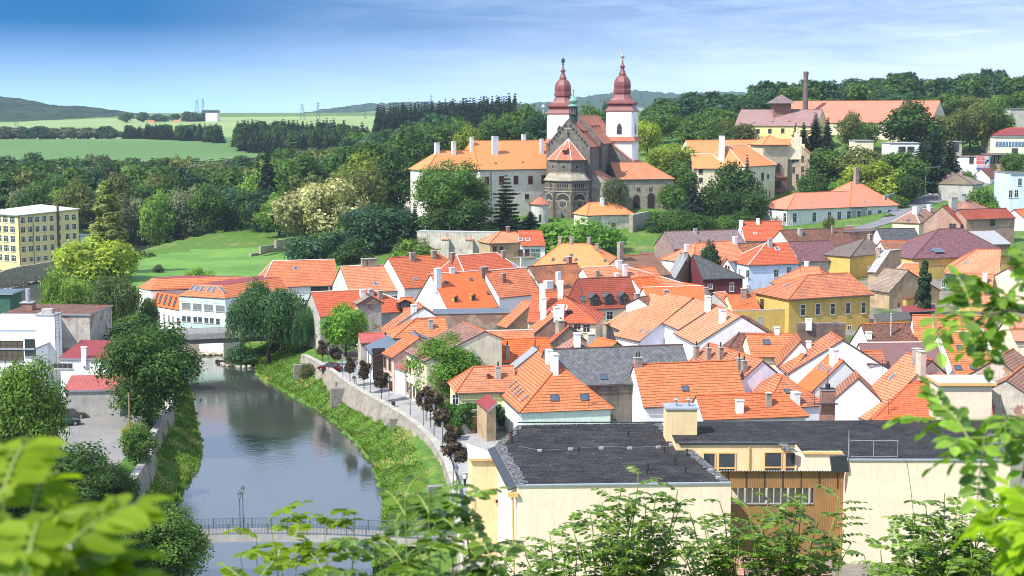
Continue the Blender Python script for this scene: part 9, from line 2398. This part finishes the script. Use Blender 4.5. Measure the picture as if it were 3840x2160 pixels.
locust('locust shoots with feathery leaves along the bottom edge before the left cream wall',['@2395,1780','@2330,1850','@2260,1880','@2470,1850','@2210,1930','@2540,1840','@2140,1960','@2390,1900','@2290,1950','@2470,1930','@2060,2010','@1960,2040','@2160,2050','@2350,2000','@2440,2010','@2250,2060','@1880,2090','@2010,2090','@2120,2120','@2330,2090','@2420,2110'],10,L_LOC,seed=2,vis=.8)
locust('locust branches crossing the brown corrugated screen at the bottom',['@2700,1880','@2640,1960','@2590,1920','@2800,1905','@2880,1870','@3000,1860','@3150,1845','@3010,1900','@2950,1940','@2740,1960','@3080,1935','@2860,1990','@2980,2010','@2640,2040','@2740,2060','@2560,2030','@2870,2080','@3000,2090','@3100,2040','@3160,1990','@2530,2090','@2680,2120','@2800,2130','@2940,2130'],10.5,L_LOC,seed=3,vis=.85)
locust('locust branches with drooping leaves before the right cream wall',['@3240,2080','@3300,2060','@3360,1990','@3420,1960','@3470,1900','@3540,1850','@3600,1830','@3680,1850','@3380,2060','@3450,2020','@3520,1960','@3610,1930','@3700,1930','@3780,1880','@3330,2120','@3430,2100','@3530,2060','@3620,2030','@3710,2010','@3790,1980','@3560,2120','@3660,2100','@3760,2080','@3820,2050','@3700,2140','@3480,2140'],9,L_LOC,seed=4,vis=.85)
locust('bright locust spray bending over the footbridge end',['@1010,1945','@960,2010','@1100,2030','@1220,1990','@900,2080','@1330,1930','@1060,2100','@1180,2090','@1000,2130'],4.2,L_LOB,leaf=.17,lf=.04,vis=.6,spacing=.042,seed=5,dj=.15)
locust('larger locust spray in front of the quay lamps',['@1520,1860','@1610,1850','@1700,1900','@1780,1870','@1480,1960','@1560,2000','@1650,2010','@1740,2030','@1420,2050','@1530,2080','@1640,2110','@1760,2110','@1840,2090','@1900,2060'],3.6,L_LOC,leaf=.17,lf=.04,vis=.6,spacing=.042,seed=6,dj=.2)
locust('blurred bright locust leaves filling the lower left corner',['@10,1850','@120,1930','@60,2040','@240,2050','@170,2110','@350,2150','@90,2170','@280,2200','@390,2220'],1.25,L_LOB,leaf=.14,lf=.042,vis=.15,spacing=.03,seed=7,dj=.08)
locust('blurred dark green locust branch hanging in from the right edge',['@3500,1175','@3660,1100','@3790,960','@3700,1250'],2.7,L_LOC,leaf=.14,lf=.037,vis=.13,spacing=.045,seed=8,dj=.1,rootx=1.25,forkz=-.05)
locust('blurred locust twig with single leaves before the black roof',['@3480,1570','@3580,1640','@3720,1560'],2.5,L_LOC,leaf=.14,lf=.036,vis=.13,spacing=.045,seed=9,dj=.1,rootx=1.2,forkz=-.05)
locust('bright out of focus locust leaves in the lower right corner',['@3790,1880','@3830,1960','@3800,2080'],2.2,L_LOB,leaf=.14,lf=.04,vis=.13,spacing=.04,seed=10,dj=.1,rootx=1.05,forkz=-.1)
hm = bpy.data.materials.new('haze'); hm.use_nodes = True; n_ = hm.node_tree.nodes; n_.remove(n_['Principled BSDF'])
pv = n_.new('ShaderNodeVolumePrincipled'); pv.inputs['Color'].default_value = (.62,.78,.95,1); pv.inputs['Density'].default_value = 0.00006; pv.inputs['Anisotropy'].default_value = 0.0
hm.node_tree.links.new(pv.outputs[0],n_['Material Output'].inputs['Volume'])
bx = [(-6500,-70),(6500,-70),(6500,8350),(-6500,8350)]
me = bpy.data.meshes.new('haze'); me.from_pydata([(x,y,-16) for x,y in bx] + [(x,y,152) for x,y in bx],[],[(3,2,1,0),(4,5,6,7),(0,1,5,4),(1,2,6,5),(2,3,7,6),(3,0,4,7)]); me.materials.append(hm)
o = bpy.data.objects.new('haze',me); COL.objects.link(o); tag(o,'pale blue summer haze over the valley','haze',kind='stuff')
